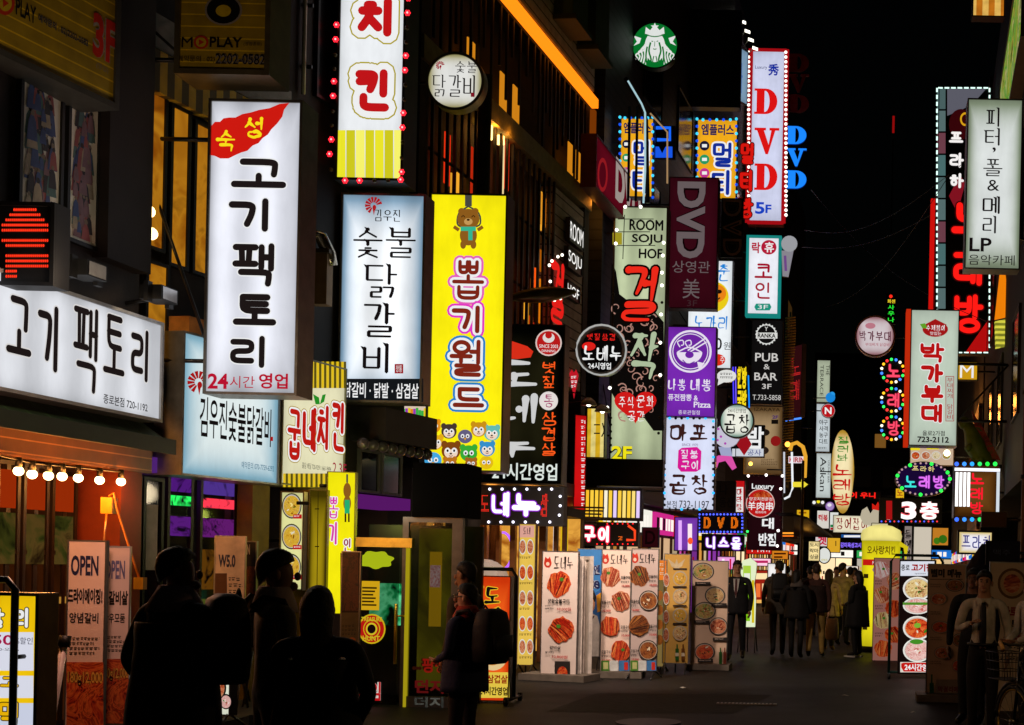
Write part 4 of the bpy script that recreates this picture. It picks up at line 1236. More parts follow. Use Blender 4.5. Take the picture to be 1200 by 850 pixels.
# --- yellow arcade sign
s = Sign('hanging_sign', 'tall yellow arcade sign with a bear, brown outlined letters and cartoon animals', 'sign', (501, 227, 592, 553), 81, thick=.36)
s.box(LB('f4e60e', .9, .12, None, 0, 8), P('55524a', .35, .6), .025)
GY = E('5a5a52', .6); BR = E('9a6420', .8); BRD = E('4a2a10', .6)
s.rect(545, 228, 553, 242, GY); s.line([(549, 242), (538, 250), (536, 262), (540, 266)], 2, GY); s.line([(549, 242), (561, 250), (563, 262), (558, 266)], 2, GY)
s.disc(541, 248, 4, 4, BR); s.disc(557, 248, 4, 4, BR); s.disc(549, 276, 10, 12, BR); s.disc(549, 257, 13, 12, BR); s.disc(549, 260, 5, 4, E('d8a860', .8))
s.line([(538, 270), (532, 266)], 4, BR); s.line([(560, 270), (566, 266)], 4, BR); s.disc(543, 287, 3.4, 5, BR); s.disc(555, 287, 3.4, 5, BR)
s.poly([(540, 266), (558, 266), (558, 271), (554, 271), (554, 282), (549, 282), (549, 271), (540, 271)], E('3ac8a0', .8))
s.line([(541, 255), (543, 253), (545, 255)], 1, BRD); s.line([(553, 255), (555, 253), (557, 255)], 1, BRD); s.disc(549, 258, 1.8, 1.3, BRD); s.flush('bear_picture')
for ch, bx, c in (('뽑', (529, 303, 569, 353), 'f46ac8'), ('기', (528, 358, 569, 391), 'f440d0'), ('월', (526, 397, 569, 443), '2a8ad8'), ('드', (531, 453, 568, 484), '2a8ad8')):
    s.hand(ch, bx, E('8a2a1a', .8), .17, .16, 'round', [(5.6, E(c, .85)), (3.0, WHT)], gap=0, seed=4)
rr = random.Random(21)
def critter(cx, cy, r, c, kind):
    m = E(c, .85); dk = E('2a1a14', .7)
    if kind != 2:
        s.disc(cx - r * .7, cy - r * .7, r * .35, r * .4, m, 10); s.disc(cx + r * .7, cy - r * .7, r * .35, r * .4, m, 10)
    s.disc(cx, cy, r, r * .95, m)
    if kind == 1: s.disc(cx, cy + r * .15, r * .72, r * .68, E('ffe6cf', .85)); s.disc(cx, cy - r * .55, r * .85, r * .4, m)
    for q in (-.35, .35):
        s.disc(cx + q * r, cy - r * .05, r * .27, r * .3, WHT, 10); s.disc(cx + q * r, cy - r * .02, r * .12, r * .15, dk, 8)
    if kind == 2: s.poly([(cx - r * .2, cy + r * .2), (cx + r * .2, cy + r * .2), (cx, cy + r * .55)], E('f0a81a', .85))
    else: s.disc(cx, cy + r * .3, r * .14, r * .1, dk, 8); s.line([(cx - r * .2, cy + r * .5), (cx, cy + r * .58), (cx + r * .2, cy + r * .5)], .8, E('a02a1a', .8))
for p in ((509, 500, 8, 'f0941a', 0), (577, 508, 9.5, '6ac8c0', 1), (527, 506, 9, '4a3a34', 1), (546, 512, 8.5, '6a6488', 2), (562, 504, 9, 'd89a1a', 1), (512, 519, 9, 'f4b81a', 1), (509, 540, 10, '4ab4f0', 2), (530, 529, 11, '8a4a14', 1), (529, 544, 8, 'c87a20', 0), (551, 532, 10, '3ab83a', 0), (554, 544, 7, 'b06a20', 0), (573, 527, 9, '3a9ad8', 1), (572, 543, 8, 'f4c81a', 2)): critter(*p); s.flush('cartoon_animal')
s.flush('cartoon_animals')
s.arm(-1, .3, (.1, .9))
# --- round white disc sign
s = Sign('round_sign', 'round white disc sign with thin black lettering beside the barred facade', 'sign', (499, 61, 568, 130), 85, thick=.16)
s.disc_box(LB('e4e4e0', .78, .5, 'c8c08a', 0, 5), P('a8a47c', .35, .4), .04)
rooster(s, 516, 77, 5, E('a81828', .8)); s.flush('emblem')
s.hand('숯불', (533, 72, 560, 86), INK, .08, .12, 'fine', gap=.08); s.hand('닭갈비', (506, 88, 560, 114), INK, .08, .13, 'fine', gap=.1)
s.rect(552, 109, 556, 114, E('8a1828', .8)); s.flush('seal'); s.arm(-1, .25, (.5,))
# --- black grill sign
s = Sign('hanging_sign', 'black hanging sign with white brush lettering and small orange letters, half behind the yellow one', 'sign', (560, 380, 661, 568), 71, thick=.3)
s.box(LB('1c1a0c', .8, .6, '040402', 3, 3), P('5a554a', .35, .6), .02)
s.poly([(590, 402), (600, 400), (618, 406), (625, 412), (622, 419), (606, 421), (590, 420)], E('e0301a', .9)); s.flush('brush_patch')
WH2 = E('dcdcdc', .85)
s.hand('도네누', (574, 418, 630, 542), WH2, .19, .21, 'brush', col=True, seed=12)
s.disc(643, 402, 15.5, 15.5, E('f0d8d0', .8)); s.disc(643, 402, 13.8, 13.8, E('c41c1c', .85)); s.disc(643, 396, 7, 6, E('f4ece8', .8)); s.disc(643, 393, 4, 4, E('c41c1c', .85)); s.text('SINCE 2003', (632, 404, 654, 408), WHT); s.text('DINNING', (635, 410, 651, 413), WHT); s.flush('emblem')
OR = E('ff5a1c', 1.0)
s.hand('볏짚', (635, 423, 652, 456), OR, .14, .14, 'brush', col=True, seed=4)
s.disc(643, 470, 11, 11, E('f4ece8', .85)); s.flush('white_disc'); s.hand('통', (637, 462, 650, 478), E('b02a6a', .8), .13, .13, 'brush')
s.hand('삼겹살', (634, 482, 652, 536), OR, .13, .13, 'brush', col=True, seed=9)
s.text('24시간영업', (577, 543, 653, 563), E('e6efe8', .9), .02); s.arm(-1, .3, (.1, .9))
# --- dotted led sign
s = Sign('led_sign', 'black led sign with white bulbs around and dotted white letters over the timber grill front', 'led sign', (553, 570, 661, 616), 73, thick=.22)
s.box(P('08060c', .5), P('141216', .5), .03)
s.led('도', (562, 579, 575, 602), E('ff3020', 1.1), 2.2, 1.5)
for ch, bx in (('네', (575, 576, 598, 606)), ('누', (600, 577, 633, 607))):
    s.hand(ch, bx, E('fbf8ff', 1.3), .2, .18, 'round', [(1.3, E('a030e0', .9))], gap=0)
s.led('삼', (633, 579, 644, 605), E('ff3024', 1.1), 2.4, 1.5)
s.bulbs([(560 + i * 14.5, 573.5) for i in range(7)] + [(559 + i * 14.3, 612) for i in range(7)] + [(657, 582), (657, 593), (656, 604), (557, 585), (557, 597)], 1.7, E('eeeaff', 2.2))
# --- round black sign
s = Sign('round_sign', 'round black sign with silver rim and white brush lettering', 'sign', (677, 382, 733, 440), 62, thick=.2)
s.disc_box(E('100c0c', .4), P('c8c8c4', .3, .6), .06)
MB().tube([(.47 * math.cos(i * .2618), -.03, .475 + .475 * math.sin(i * .2618)) for i in range(25)], .018, E('d8d8d4', .6), 6).build('rim_glow', s.root)  # shine of the silver rim put in as a glowing ring
s.hand('볏짚삼겹', (687, 391, 722, 399), E('e0201a', .95), .16, .16, 'brush'); s.disc(690, 406, 8, 5, E('e0201a', .95)); s.flush('red_dot')
s.hand('노베누', (682, 405, 730, 424), WHT, .17, .17, 'brush', seed=3); s.text('24시영업', (689, 425, 716, 433), WHT, .02); s.arm(-1, .3, (.5,))
# --- channel letters on the siding of the third building
for tx, bx in (('ROOM', (667, 261, 684, 289)), ('SOJU', (665, 294, 682, 319)), ('HOF', (664, 332, 679, 352))):
    s = Sign('channel_letters', 'white letters %s on a black plate on the siding of the barred building' % tx, 'sign', bx, wall=W3, off=.1, thick=.08, group='white word plates on the siding')
    s.box(P('0a0a0a', .5), BLACK, .01); x0, y0, x1, y1 = bx; s.text(tx, (x0 + 1, y0 + 4, x1 - .5, y1 - 4), E('f8f6f0', 1.2), 0)
s = Sign('neon_letter', 'red brush shaped letter mounted on the siding with small white bulbs', 'neon sign', (640, 302, 664, 382), wall=W3, off=.12, thick=.06)
s.hand('걸', (642, 304, 663, 382), E('e8201a', .95), .2, .2, 'brush', seed=2)
s.bulbs([(642, 311), (645, 306), (652, 301), (657, 299), (643, 330), (648, 352), (655, 350)], 1.8, E('fff4e0', 3))
s = Sign('neon_letter', 'white brush shaped letter low on the siding below the red one', 'neon sign', (656, 384, 668, 428), wall=W3, off=.12, thick=.06)
s.hand('작', (657, 384, 668, 428), E('d8dcd0', .8), .2, .2, 'brush', seed=2)
s = Sign('heart_sign', 'small red heart shaped sign on the siding under the white letter', 'sign', (667, 432, 678, 470), wall=W3, off=.12, thick=.06)
s.poly([(667, 438), (670, 433), (672.5, 437), (675, 433), (678, 440), (672.5, 468)], E('d01a2a', .8)); s.scrib(669, 440, 676, 456, WHT, 3); s.flush()
# long fish shaped street lamp head
t = thing('lamp_head', 'long dark bronze fin shaped lamp head reaching out over the black sign', 'lamp', at(635, 350, F / 72))
b = MB(); rr_ = []
for i in range(13):
    q = i / 12; rad = .19 * math.sin(math.pi * min(.999, q * .9 + .06)) ** .8
    rr_.append([(-.55 + 1.1 * q, rad * 1.3 * math.cos(a), rad * .62 * math.sin(a) + .12 * q) for a in [k * .628 for k in range(10)]])
b.loft(rr_, P('5a5420', .3, .5)); b.build('shade', t)
MB().tube([(-.5, 0, 0), (-1.0, .3, .0), (-1.3, 2.0, .1)], .03, STEEL, 6).build('arm', t)
# ================================================================== middle left
s = Sign('hanging_sign', 'very tall pale green sign with black floral panel, red brush letter and a red heart', 'sign', (717, 242, 780, 540), 54, thick=.4)
s.box(LB('c3cfa6', .7, .3, None, 2), P('4a4840', .4, .5), .03)
for q, tx in ((0, 'ROOM'), (1, 'SOJU'), (2, 'HOF')):
    bx = ((738, 258, 777, 270), (741, 275, 776, 287), (749, 292, 776, 303))[q]; [s.text(tx, (bx[0] + d_, bx[1] + e_, bx[2] + d_, bx[3] + e_), E('181414', .5), 0) for d_, e_ in ((-.45, 0), (.45, 0), (0, .4), (0, -.4))]
for pl in (((724, 257), (766, 257)), ((718, 272), (762, 272)), ((718, 288), (768, 288)), ((732, 252), (730, 304))): s.line(pl, 1, E('3a4030', .5))
s.rect(718, 273, 729, 287, E('c8b82a', .6)); s.flush('line_grid')
BLK = E('14100e', .5)
s.poly([(717, 308), (722, 318), (726, 345), (735, 352), (744, 372), (760, 372), (768, 366), (778, 378), (778, 505), (766, 505), (755, 490), (736, 490), (722, 470), (714, 455), (714, 400)], BLK)
s.flush('black_panel')
rr = random.Random(5); PK = E('d8a090', .6)
for i in range(46):                              # pale scroll tendrils
    x, y = rr.uniform(722, 770), rr.uniform(325, 492)
    if y < 372 and x > 730: continue
    a, r0, d = rr.uniform(0, 6.28), rr.uniform(4, 7.5), rr.choice((-1, 1))
    s.line([(x + r0 * (1 - k / 9) * math.cos(a + d * k * .75), y + r0 * (1 - k / 9) * math.sin(a + d * k * .75)) for k in range(8)], 1.6, PK, .4)
s.flush('floral_scrolls')
s.hand('걸', (723, 312, 776, 378), E('f02a1a', .95), .17, .17, 'brush', [(2.4, E('1a0a08', .5))], seed=17, tilt=.12)
s.hand('작', (733, 388, 776, 446), E('c3d6b0', .75), .17, .17, 'brush', [(1.5, BLK)], seed=7, tilt=.12)
hx, hy = 745, 477
s.poly([(hx + 24 * math.sin(t) ** 3 * 1.03, hy - 1.3 * (13 * math.cos(t) - 5 * math.cos(2 * t) - 2 * math.cos(3 * t) - math.cos(4 * t)) - 2) for t in [k * .1745 for k in range(36)]], E('d81c1a', .9)); s.flush('red_heart')
s.hand('주식', (725, 465, 744, 479), WHT, .13, .13, 'brush'); s.hand('문화', (746, 464, 768, 478), WHT, .13, .13, 'brush'); s.hand('공간', (735, 482, 757, 494), WHT, .13, .13, 'brush')
s.text('2F', (717, 523, 741, 539), E('1a1a12', .5), .07); s.text('2F', (717, 523, 741, 539), E('f4e61a', .95), .03)
s.bulbs([(723, 270), (722, 286), (718, 402), (715, 455), (712, 478), (777, 300), (776, 320), (776, 335), (775, 369), (774, 402), (774, 440), (733, 243), (751, 243), (778, 285)], 2.0, E('fffbe8', 3.0))
s.bulbs([(716 - i * .02, 490 + i * 8) for i in range(6)] + [(776, 355), (775, 386), (774, 420), (774, 455), (773, 472), (773, 490), (772, 508), (724, 255), (720, 318), (719, 345)], 1.8, P('3a3628', .4))
s.arm(-1, .4, (.1, .5, .9))
s = Sign('led_board', 'wide switched off black led board under the tall floral sign', 'led sign', (690, 538, 777, 570), 54.4, thick=.25)
s.box(STRIPE('0e0c0c', '040404', 18, 2, .4, duty=.5), BLACK, .03)
s = Sign('fascia_sign', 'red fascia with dim white letters on the black clad building', 'sign', (697, 190, 752, 250), wall=W4, off=.4, thick=.3)
s.box(LB('6a0c1e', .55, .5), P('5a1a1c', .5), .03)
s.text('DVD', (721, 201, 751, 250), E('c8b8b0', .55), .05); s.disc(706, 205, 6, 20, E('b02028', .6)); s.disc(706, 205, 4, 15, E('6a0c1e', .5)); s.flush('emblem')
# coffee disc
s = Sign('round_sign', 'round green coffee sign with a white long haired crowned figure', 'sign', (740, 26, 795, 81), 50, thick=.2)
s.disc_box(E('0a8a34', .62), P('0a3a1a', .4), .03)
GW = E('eef2ee', .85); GN = E('0a8a34', .62)
s.disc(767.5, 55, 12, 18, GW)
for q in (-1, 1):
    for i in range(5):
        x = 767.5 + q * (10 + i * 3.0)
        s.line([(767.5 + q * (6 + i * .8), 44 + i * 3.4), (x, 52 + i * 3), (x - q * 1.4, 62 + i * 1.5), (x + q * .6, 76 - i * 1.6)], 1.7, GW)
    s.poly([(767.5 + q * 16, 45), (767.5 + q * 25, 42), (767.5 + q * 21, 49), (767.5 + q * 25, 54), (767.5 + q * 18, 51)], GW)
    s.line([(767.5 + q * 5, 50), (767.5 + q * 7, 60), (767.5 + q * 4.5, 70), (767.5 + q * 6, 80)], 2.0, GN)
    s.line([(767.5 + q * 9, 55), (767.5 + q * 10.5, 66), (767.5 + q * 9, 78)], 1.8, GN)
    s.line([(767.5 + q * 2, 49), (767.5 + q * 4, 48.5)], 1.0, GN)
    s.line([(767.5 + q * 1.2, 66), (767.5 + q * 2.6, 73), (767.5 + q * 1.2, 80)], 1.2, GN)
s.line([(765.5, 57.5), (767.5, 58.3), (769.5, 57.5)], 1.0, GN); s.line([(767.5, 49), (767.2, 55)], .7, GN)
s.poly([(756, 40), (757, 32), (762, 36), (767.5, 29), (773, 36), (778, 32), (779, 40), (767.5, 43)], GW); s.poly(star(767.5, 32, 5, 2.2), GW); s.line([(757, 41.5), (767.5, 43.5), (778, 41.5)], 1.2, GN); s.flush('emblem')
s.arm(-1, .9, (.5,))
# maroon unlit dvd sign, kept visible by a glow put into its colours
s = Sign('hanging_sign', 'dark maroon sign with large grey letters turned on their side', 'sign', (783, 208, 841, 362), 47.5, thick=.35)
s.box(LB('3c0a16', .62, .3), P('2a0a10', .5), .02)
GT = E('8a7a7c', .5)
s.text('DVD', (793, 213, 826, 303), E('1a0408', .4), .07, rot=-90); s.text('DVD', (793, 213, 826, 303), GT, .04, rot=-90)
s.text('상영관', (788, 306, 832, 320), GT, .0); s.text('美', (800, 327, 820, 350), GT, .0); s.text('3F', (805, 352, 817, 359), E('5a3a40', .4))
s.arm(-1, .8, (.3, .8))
# brown neon outline letters (unlit)
s = Sign('neon_letters', 'unlit brown neon outline letters stacked beside the maroon sign', 'neon sign', (846, 232, 870, 302), 46, thick=.06)
for i, ch in enumerate('DVD'): s.text(ch, (847, 234 + i * 23, 869, 254 + i * 23), P('b07a68', .4), .05, rot=-90); s.text(ch, (850, 237 + i * 23, 866, 251 + i * 23), P('0c0808', .5), .0, rot=-90)
MB().box(-.28, .28, .02, .05, 0, s.Hh, P('0c0808', .6)).build('backing', s.root); s.arm(-1, .5, (.5,))
# purple bowl sign and white tripe sign
s = Sign('hanging_sign', 'purple sign with a white round bowl emblem and white brush lettering', 'sign', (779, 383, 839, 489), 47, thick=.3)
s.box(LB('7a2ab4', .8, .25), P('5a2a7a', .4), .02)
LV = E('f2e8fa', .9); PU = E('7a2ab4', .75)
s.disc(809, 412, 25, 25, LV, 36); s.disc(809, 412, 22.5, 22.5, PU, 36); s.disc(809, 412, 21, 21, LV, 36); s.disc(809, 412, 20, 20, PU, 36)
s.disc(808, 413, 15, 13, LV, 20, 180, 360); s.line([(794, 413), (808, 407), (822, 413)], 1.6, LV)
for x in (797, 806): s.line([(x, 407), (x - 3, 401), (x + 3, 399), (x + 4, 404), (x + 1, 405)], 1.3, LV)
s.line([(806, 411), (826, 397)], 1.6, LV, n=0); s.line([(808, 413), (828, 401)], 1.6, LV, n=0); s.disc(808, 416, 5, 4, PU); s.line([(800, 422), (806, 427), (814, 424)], 1.2, PU); s.poly([(817, 424), (826, 426), (819, 434)], LV); s.flush('bowl_emblem')
s.hand('나뽕', (782, 444, 805, 458), LV, .17, .17, 'brush', seed=2); s.hand('내뽕', (808, 444, 835, 459), LV, .17, .17, 'brush', seed=3)
s.text('퓨전짬뽕 &', (783, 462, 818, 470), LV, .015); s.text('Pizza', (813, 471, 833, 478), LV, .02); s.text('종로관철점', (795, 481, 820, 486), LV)
s.arm(-1, .9, (.2, .8))
s = Sign('hanging_sign', 'bluish white sign with brown brush letters, a pink stamp and blue bulbs', 'sign', (778, 489, 838, 598), 46.8, thick=.3)
s.box(LB('d6dcf4', .85, .2), P('4a4a55', .4), .025)
BRW = E('4a2420', .6)
s.hand('마포', (783, 497, 832, 518), BRW, .17, .17, 'brush', seed=5); s.hand('곱창', (783, 556, 832, 580), BRW, .16, .16, 'brush', seed=6)
s.poly([(795, 528), (799, 525), (817, 524), (822, 529), (821, 550), (816, 553), (798, 553), (794, 548)], E('e01a98', .9)); s.flush('pink_stamp')
s.hand('짚불', (797, 527, 819, 538), LV, .15, .15, 'brush'); s.hand('구이', (798, 540, 820, 551), LV, .15, .15, 'brush')
s.text('SINCE 1970', (799, 520, 818, 523), E('8a5a9a', .6)); s.text('본점', (781, 587, 793, 595), INK, .0); s.text('732-1197', (796, 587, 831, 596), INK, .0)
pts = [(779, 494 + i * 7) for i in range(15)] + [(836, 494 + i * 7) for i in range(15)] + [(785 + i * 7, 490.5) for i in range(7)] + [(785 + i * 7, 597) for i in range(7)]
s.bulbs(pts, 1.7, E('2aa0ff', 2.0), P('2a2a30', .4), 3); s.arm(-1, .9, (.2, .8))
# dried fish snack sign behind
s = Sign('hanging_sign', 'white snack sign with blue brush letters and a yellow cartoon splash', 'sign', (806, 305, 858, 432), 43, thick=.25)
s.box(LB('e8eef2', .85, .2), P('5a6a72', .4), .02)
s.hand('춘', (840, 309, 857, 330), E('1a8ae0', .9), .16, .16, 'brush'); s.disc(836, 348, 18, 18, E('f4d41a', .9)); s.disc(838, 344, 13, 11, E('f48a1a', .9)); s.disc(833, 342, 3, 2.4, E('2a1408', .6)); s.disc(843, 342, 3, 2.4, E('2a1408', .6)); s.line([(834, 349), (839, 352), (844, 349)], 1.5, E('2a1408', .6)); s.flush('cartoon_splash')
s.hand('노가리', (812, 370, 855, 387), E('1a8ae0', .9), .14, .14, 'brush', seed=3); s.text('000', (820, 396, 846, 410), INK, .01); s.text('원', (848, 401, 856, 410), INK); s.disc(840, 422, 10, 7, E('e0301a', .9)); s.flush('red_splash'); s.text('주', (844, 418, 849, 426), WHT)
s.arm(-1, .8, (.4, .8))
# yellow game room signs (two)
def gameroom(bb, lab, q):
    s = Sign('hanging_sign', lab, 'sign', bb, q, thick=.22, group='yellow game room signs')
    x0, y0, x1, y1 = bb; W_, H_ = x1 - x0, y1 - y0
    f = lambda a, b_: (x0 + a * W_, y0 + b_ * H_)
    s.box(LB('eda81a', .85, .2), P('4a6a7a', .4), .03)
    NV = E('141a5a', .8)
    s.text('엠플러스', (*f(.12, .06), *f(.92, .2)), NV, .03)
    for i, c in enumerate(('1a1a3a', '2aa86a', 'd83a9a')):
        s.disc(*f(.2, .33 + i * .17), W_ * .12, W_ * .12, E(c, .8)); s.rect(*f(.14, .31 + i * .17), *f(.26, .35 + i * .17), WHT)
    s.flush('icons')
    s.hand('멀티방', (*f(.36, .27), *f(.9, 1.25)), E('1430a0', .85), .16, .17, 'round', [(2.2, WHT)], col=True) if False else None
    s.hand('멀티', (*f(.36, .27), *f(.9, .96)), E('1430a0', .85), .17, .18, 'round', [(2.0, WHT)], col=True, gap=.08)
    pts = [f(.02, i / 11) for i in range(12)] + [f(.98, i / 11) for i in range(12)] + [f(i / 6, .01) for i in range(1, 6)]
    s.bulbs(pts, 1.8, E('3ac8f0', 1.4), E('1450e0', 1.2), 2); s.arm(-1, .6, (.3, .7))
gameroom((816, 140, 864, 234), 'yellow game room sign with blue letters left of the tall red framed sign', 40)
gameroom((726, 138, 766, 232), 'yellow game room sign with blue letters behind dark steel bars below the green disc', 53)
s = Sign('neon_sign', 'blue neon letters just right of the barred yellow game room sign', 'neon sign', (766, 147, 789, 186), 52.5, thick=.1)
MB().box(-.26, .26, .02, .1, 0, s.Hh, BLACK).build('backing', s.root)
s.line([(768, 150), (785, 150), (785, 164), (770, 164)], 4, E('1a6aff', 1.0), n=0); s.poly([(766, 172), (772, 172), (776, 180), (780, 172), (788, 172), (788, 185), (766, 185)], E('1a5af0', .9)); s.flush('neon_tube')
# led edged canopy struts below the coffee disc
t = thing('canopy_frame', 'dark steel canopy frame edged with led strips below the green disc', 'canopy', at(760, 240, F / 55))
c0 = t.location
def ptube(pts, q, r, m): return [at(x, y, F / q) - c0 for x, y in pts]
MB().tube(ptube([(733, 92), (748, 118), (757, 140), (759, 238)], 55, 0, 0), .05, BLACK, 6).build('strut', t)
MB().tube(ptube([(736, 95), (752, 122), (756, 132), (756, 200), (754, 238)], 55.3, 0, 0), .022, E('b8e0e8', .8), 6).build('led_strip', t)
MB().tube(ptube([(762, 133), (782, 155), (782, 215)], 55, 0, 0), .02, E('c8a070', .6), 6).build('led_strip', t)
b = MB()
for x in (738, 747): b.tube(ptube([(x, 125), (x - 2, 236)], 55, 0, 0), .03, BLACK, 6)
b.build('bar', t)
# blue angled banner and its spot lights on the black sign
s = Sign('hanging_sign', 'huge unlit black sign with faint brown lettering high above the yellow game room sign', 'sign', (806, 12, 868, 126), 41, thick=.3)
s.box(P('070707', .6), BLACK, .03)
for tx, bx in (('락', (825, 22, 850, 44)), ('빈', (822, 56, 848, 84)), ('고기집', (826, 90, 854, 98))): s.text(tx, bx, P('1c140c', .6))
s.arm(-1, .5, (.3, .8))
s = Sign('banner', 'pale blue curved banner hanging edge on behind the unlit black sign', 'banner', (855, 55, 876, 118), 38, yaw=60, thick=.06)
s.box(LB('9ac0e0', .5, .3), ALU, .01); s.text('가나', (862, 72, 870, 108), E('1a5ac0', .7)); s.arm(-1, .5, (.5,))
t = thing('spotlight_row', 'row of six small white spotlights on a rail near the top of the street', 'spotlights', at(872, 30, F / 34))
pr = None
pts = [(859, 5), (866, 15), (872, 25), (877, 36), (881, 46), (886, 56)]
b = MB(); b.tube([at(845, 2, F / 34) - t.location, at(878, 64, F / 32) - t.location], .03, BLACK, 6); b.build('rail', t)
for i, p in enumerate(pts):
    q = at(p[0], p[1], F / 34) - t.location
    if pr is None:
        pr = MB().loft([[(-.12 + r0 * 0 + .18 * k, .05 * math.cos(a), .05 * math.sin(a) - .06 * k) for a in [j * 1.047 for j in range(6)]] for k, r0 in ((0, 0), (1, 0))], E('fffbe8', 2.4)).build('lamp', t, q)
        p2 = MB().tube([(-.1, 0, 0), (-.3, .1, -.25), (-.3, .1, -.5)], .018, P('8a8a80', .4), 5).build('gooseneck', t, q)
    else: inst(pr, t, q); inst(p2, t, q)
# tall red framed sign
s = Sign('hanging_sign', 'tall lavender white sign in a red frame with white bulbs and large red serif letters', 'sign', (878, 58, 920, 262), 30, thick=.6)
s.box(LB('ccd0ea', .85, .25), P('a8141c', .4), .08)
for m_ in (-1, 1): MB().box(m_ * s.W / 2 - .09, m_ * s.W / 2 + .09, -.05, -.022, 0, s.Hh, E('b81018', .75)).build('red_edge', s.root)
MB().box(-s.W / 2, s.W / 2, -.05, -.022, s.Hh - .1, s.Hh + .02, E('b81018', .7)).build('red_edge', s.root); MB().box(-s.W / 2, s.W / 2, -.05, -.022, -.05, .1, E('b81018', .7)).build('red_edge', s.root)
s.text('Luxury', (885, 77, 899, 82), E('1a2a6a', .7)); s.text('秀', (900, 75, 913, 89), E('1430a8', .85), .03)
RD = E('e01414', .95)
for ch, bx in (('D', (884, 104, 911, 134)), ('V', (884, 150, 913, 181)), ('D', (884, 192, 911, 223))): slab_text(s, ch, bx, RD, .34)
s.text('5', (885, 237, 896, 251), E('1a44c8', .9), .03); s.text('F', (897, 240, 904, 250), E('1a44c8', .9), .03)
s.bulbs([(877.5, 62 + i * 5.6) for i in range(35)] + [(921, 62 + i * 5.6) for i in range(35)], 2.0, E('fff6ea', 1.9)); s.arm(-1, 1.2, (.2, .8))
s = Sign('channel_letters', 'red raised letters stacked along the left edge of the tall red framed sign', 'sign', (864, 164, 884, 262), 31.5, thick=.1)
s.hand('멀티방', (866, 164, 884, 260), E('e01810', .9), .24, .24, 'round', [(1.2, E('5a0806', .6))], col=True, gap=.2)
s.arm(-1, .6, (.5,))
s = Sign('neon_letters', 'three bright blue slab letters stacked right of the red framed sign', 'neon sign', (920, 146, 946, 222), 29, thick=.15)
for i, ch in enumerate('DVD'): slab_text(s, ch, (921, 148 + i * 26, 945, 169 + i * 26), E('1a84ff', 1.1), .36, depth=.1, mside=E('0a3a9a', .7))
s.arm(-1, .2, (.3, .8))
s = Sign('neon_letters', 'three unlit dark red slab letters above the bright blue ones', 'neon sign', (922, 62, 950, 134), 28.5, thick=.15)
for i, ch in enumerate('DVD'): slab_text(s, ch, (923, 63 + i * 24, 948, 84 + i * 24), P('b02420', .4), .36, depth=.1)
s.arm(-1, .2, (.3, .8))
# teal framed karaoke sign with microphone
s = Sign('hanging_sign', 'white sign in a teal frame with dark red letters and a green floor tab', 'sign', (874, 276, 915, 371), 37, thick=.3)
s.box(LB('e8eaf2', .85, .15), E('1fa8a0', .55), .09)
s.text('락', (881, 284, 891, 297), E('c01a3a', .85), .03); s.disc(901, 290, 9, 8.5, E('c01a3a', .85)); s.flush('red_disc'); s.text('휴', (896, 284, 907, 296), WHT, .02)
s.hand('코인', (884, 307, 905, 352), E('b01430', .85), .13, .13, 'round', col=True, gap=.12)
s.poly([(886, 356), (902, 356), (904, 360), (902, 364), (886, 364), (884, 360)], E('1fa890', .7)); s.flush('green_tab'); s.text('3F', (888, 357.5, 900, 362.5), WHT); s.arm(-1, 1.0, (.2, .8))
s = Sign('microphone_sign', 'giant white microphone cut-out beside the teal framed sign', 'sign', (915, 276, 935, 326), 37, thick=.12)
s.flush(); p = lambda x, y: s.m(x, y)
b = MB(); b.prism([p(925 + 9.5 * math.cos(a), 286 + 9.5 * math.sin(a)) for a in [k * .35 for k in range(18)]], -.02, .12, E('c8cad0', .55), ALU)
b.prism([p(916, 294), p(917, 324), p(924, 325), p(930, 294)], -.018, .1, E('b8b4c0', .5), ALU); b.build('microphone', s.root)
s.k = 45; s.line([(920, 300), (921, 318)], 3, E('8a5aa8', .6), n=0); s.flush('switch')
# pub sign, izakaya board, bamboo edge
s = Sign('hanging_sign', 'black pub sign with white round badge and white capitals', 'sign', (880, 375, 917, 474), 38, thick=.25)
s.box(LB('141212', .55, .2), P('3a3a34', .4), .02)
s.poly(star(898, 392, 13, 11.4, 20), E('e8e8e4', .85)); s.disc(898, 392, 10.5, 10.5, E('181616', .5)); s.rect(886, 390, 911, 397, E('e8e8e4', .85)); s.text('RANKA', (888, 391, 909, 396), E('141212', .5), .03); s.text('Y', (896, 383, 900, 388), E('e8e8e4', .85)); s.flush('round_badge')
W9 = E('dedad6', .85)
s.text('PUB', (885, 414, 912, 424), W9, .01); s.text('&', (895, 427, 902, 433), W9); s.text('BAR', (884, 437, 911, 446), W9, .01); s.text('3F', (893, 450, 904, 456), W9, .01); s.text('T.733-5858', (882, 463, 915, 469), W9)
s.arm(-1, .9, (.2, .8))
s = Sign('hanging_sign', 'beige izakaya board with a small red disc below the black pub sign', 'sign', (872, 476, 917, 556), 38, thick=.22)
s.box(LB('c8a87c', .55, .35, '7a5a34', 0, 3), P('5a4a34', .5), .02)
s.text('IZAKAYA', (884, 478, 914, 482), E('2a1a10', .5)); s.disc(909, 517, 6, 6, E('a01c1c', .7)); s.flush('red_disc'); s.text('2F', (905, 487, 912, 491), E('5a3a7a', .6), .04); s.rect(904, 492, 912, 497, E('1a1410', .5)); s.disc(896, 507, 6, 4, E('2a201a', .5)); s.disc(893, 528, 8, 5, E('3a2a20', .5)); s.scrib(892, 538, 912, 546, E('5a3a24', .5), 3); s.flush()
t = s.root; p_ = s.m(880, 544); MB().ball((p_[0], -.12, p_[1]), .06, E('ffb040', 6), 8, 6).build('lamp', t); lamp(tuple(at(880, 544, F / 38.6)), 25, 'ffb040', .08)
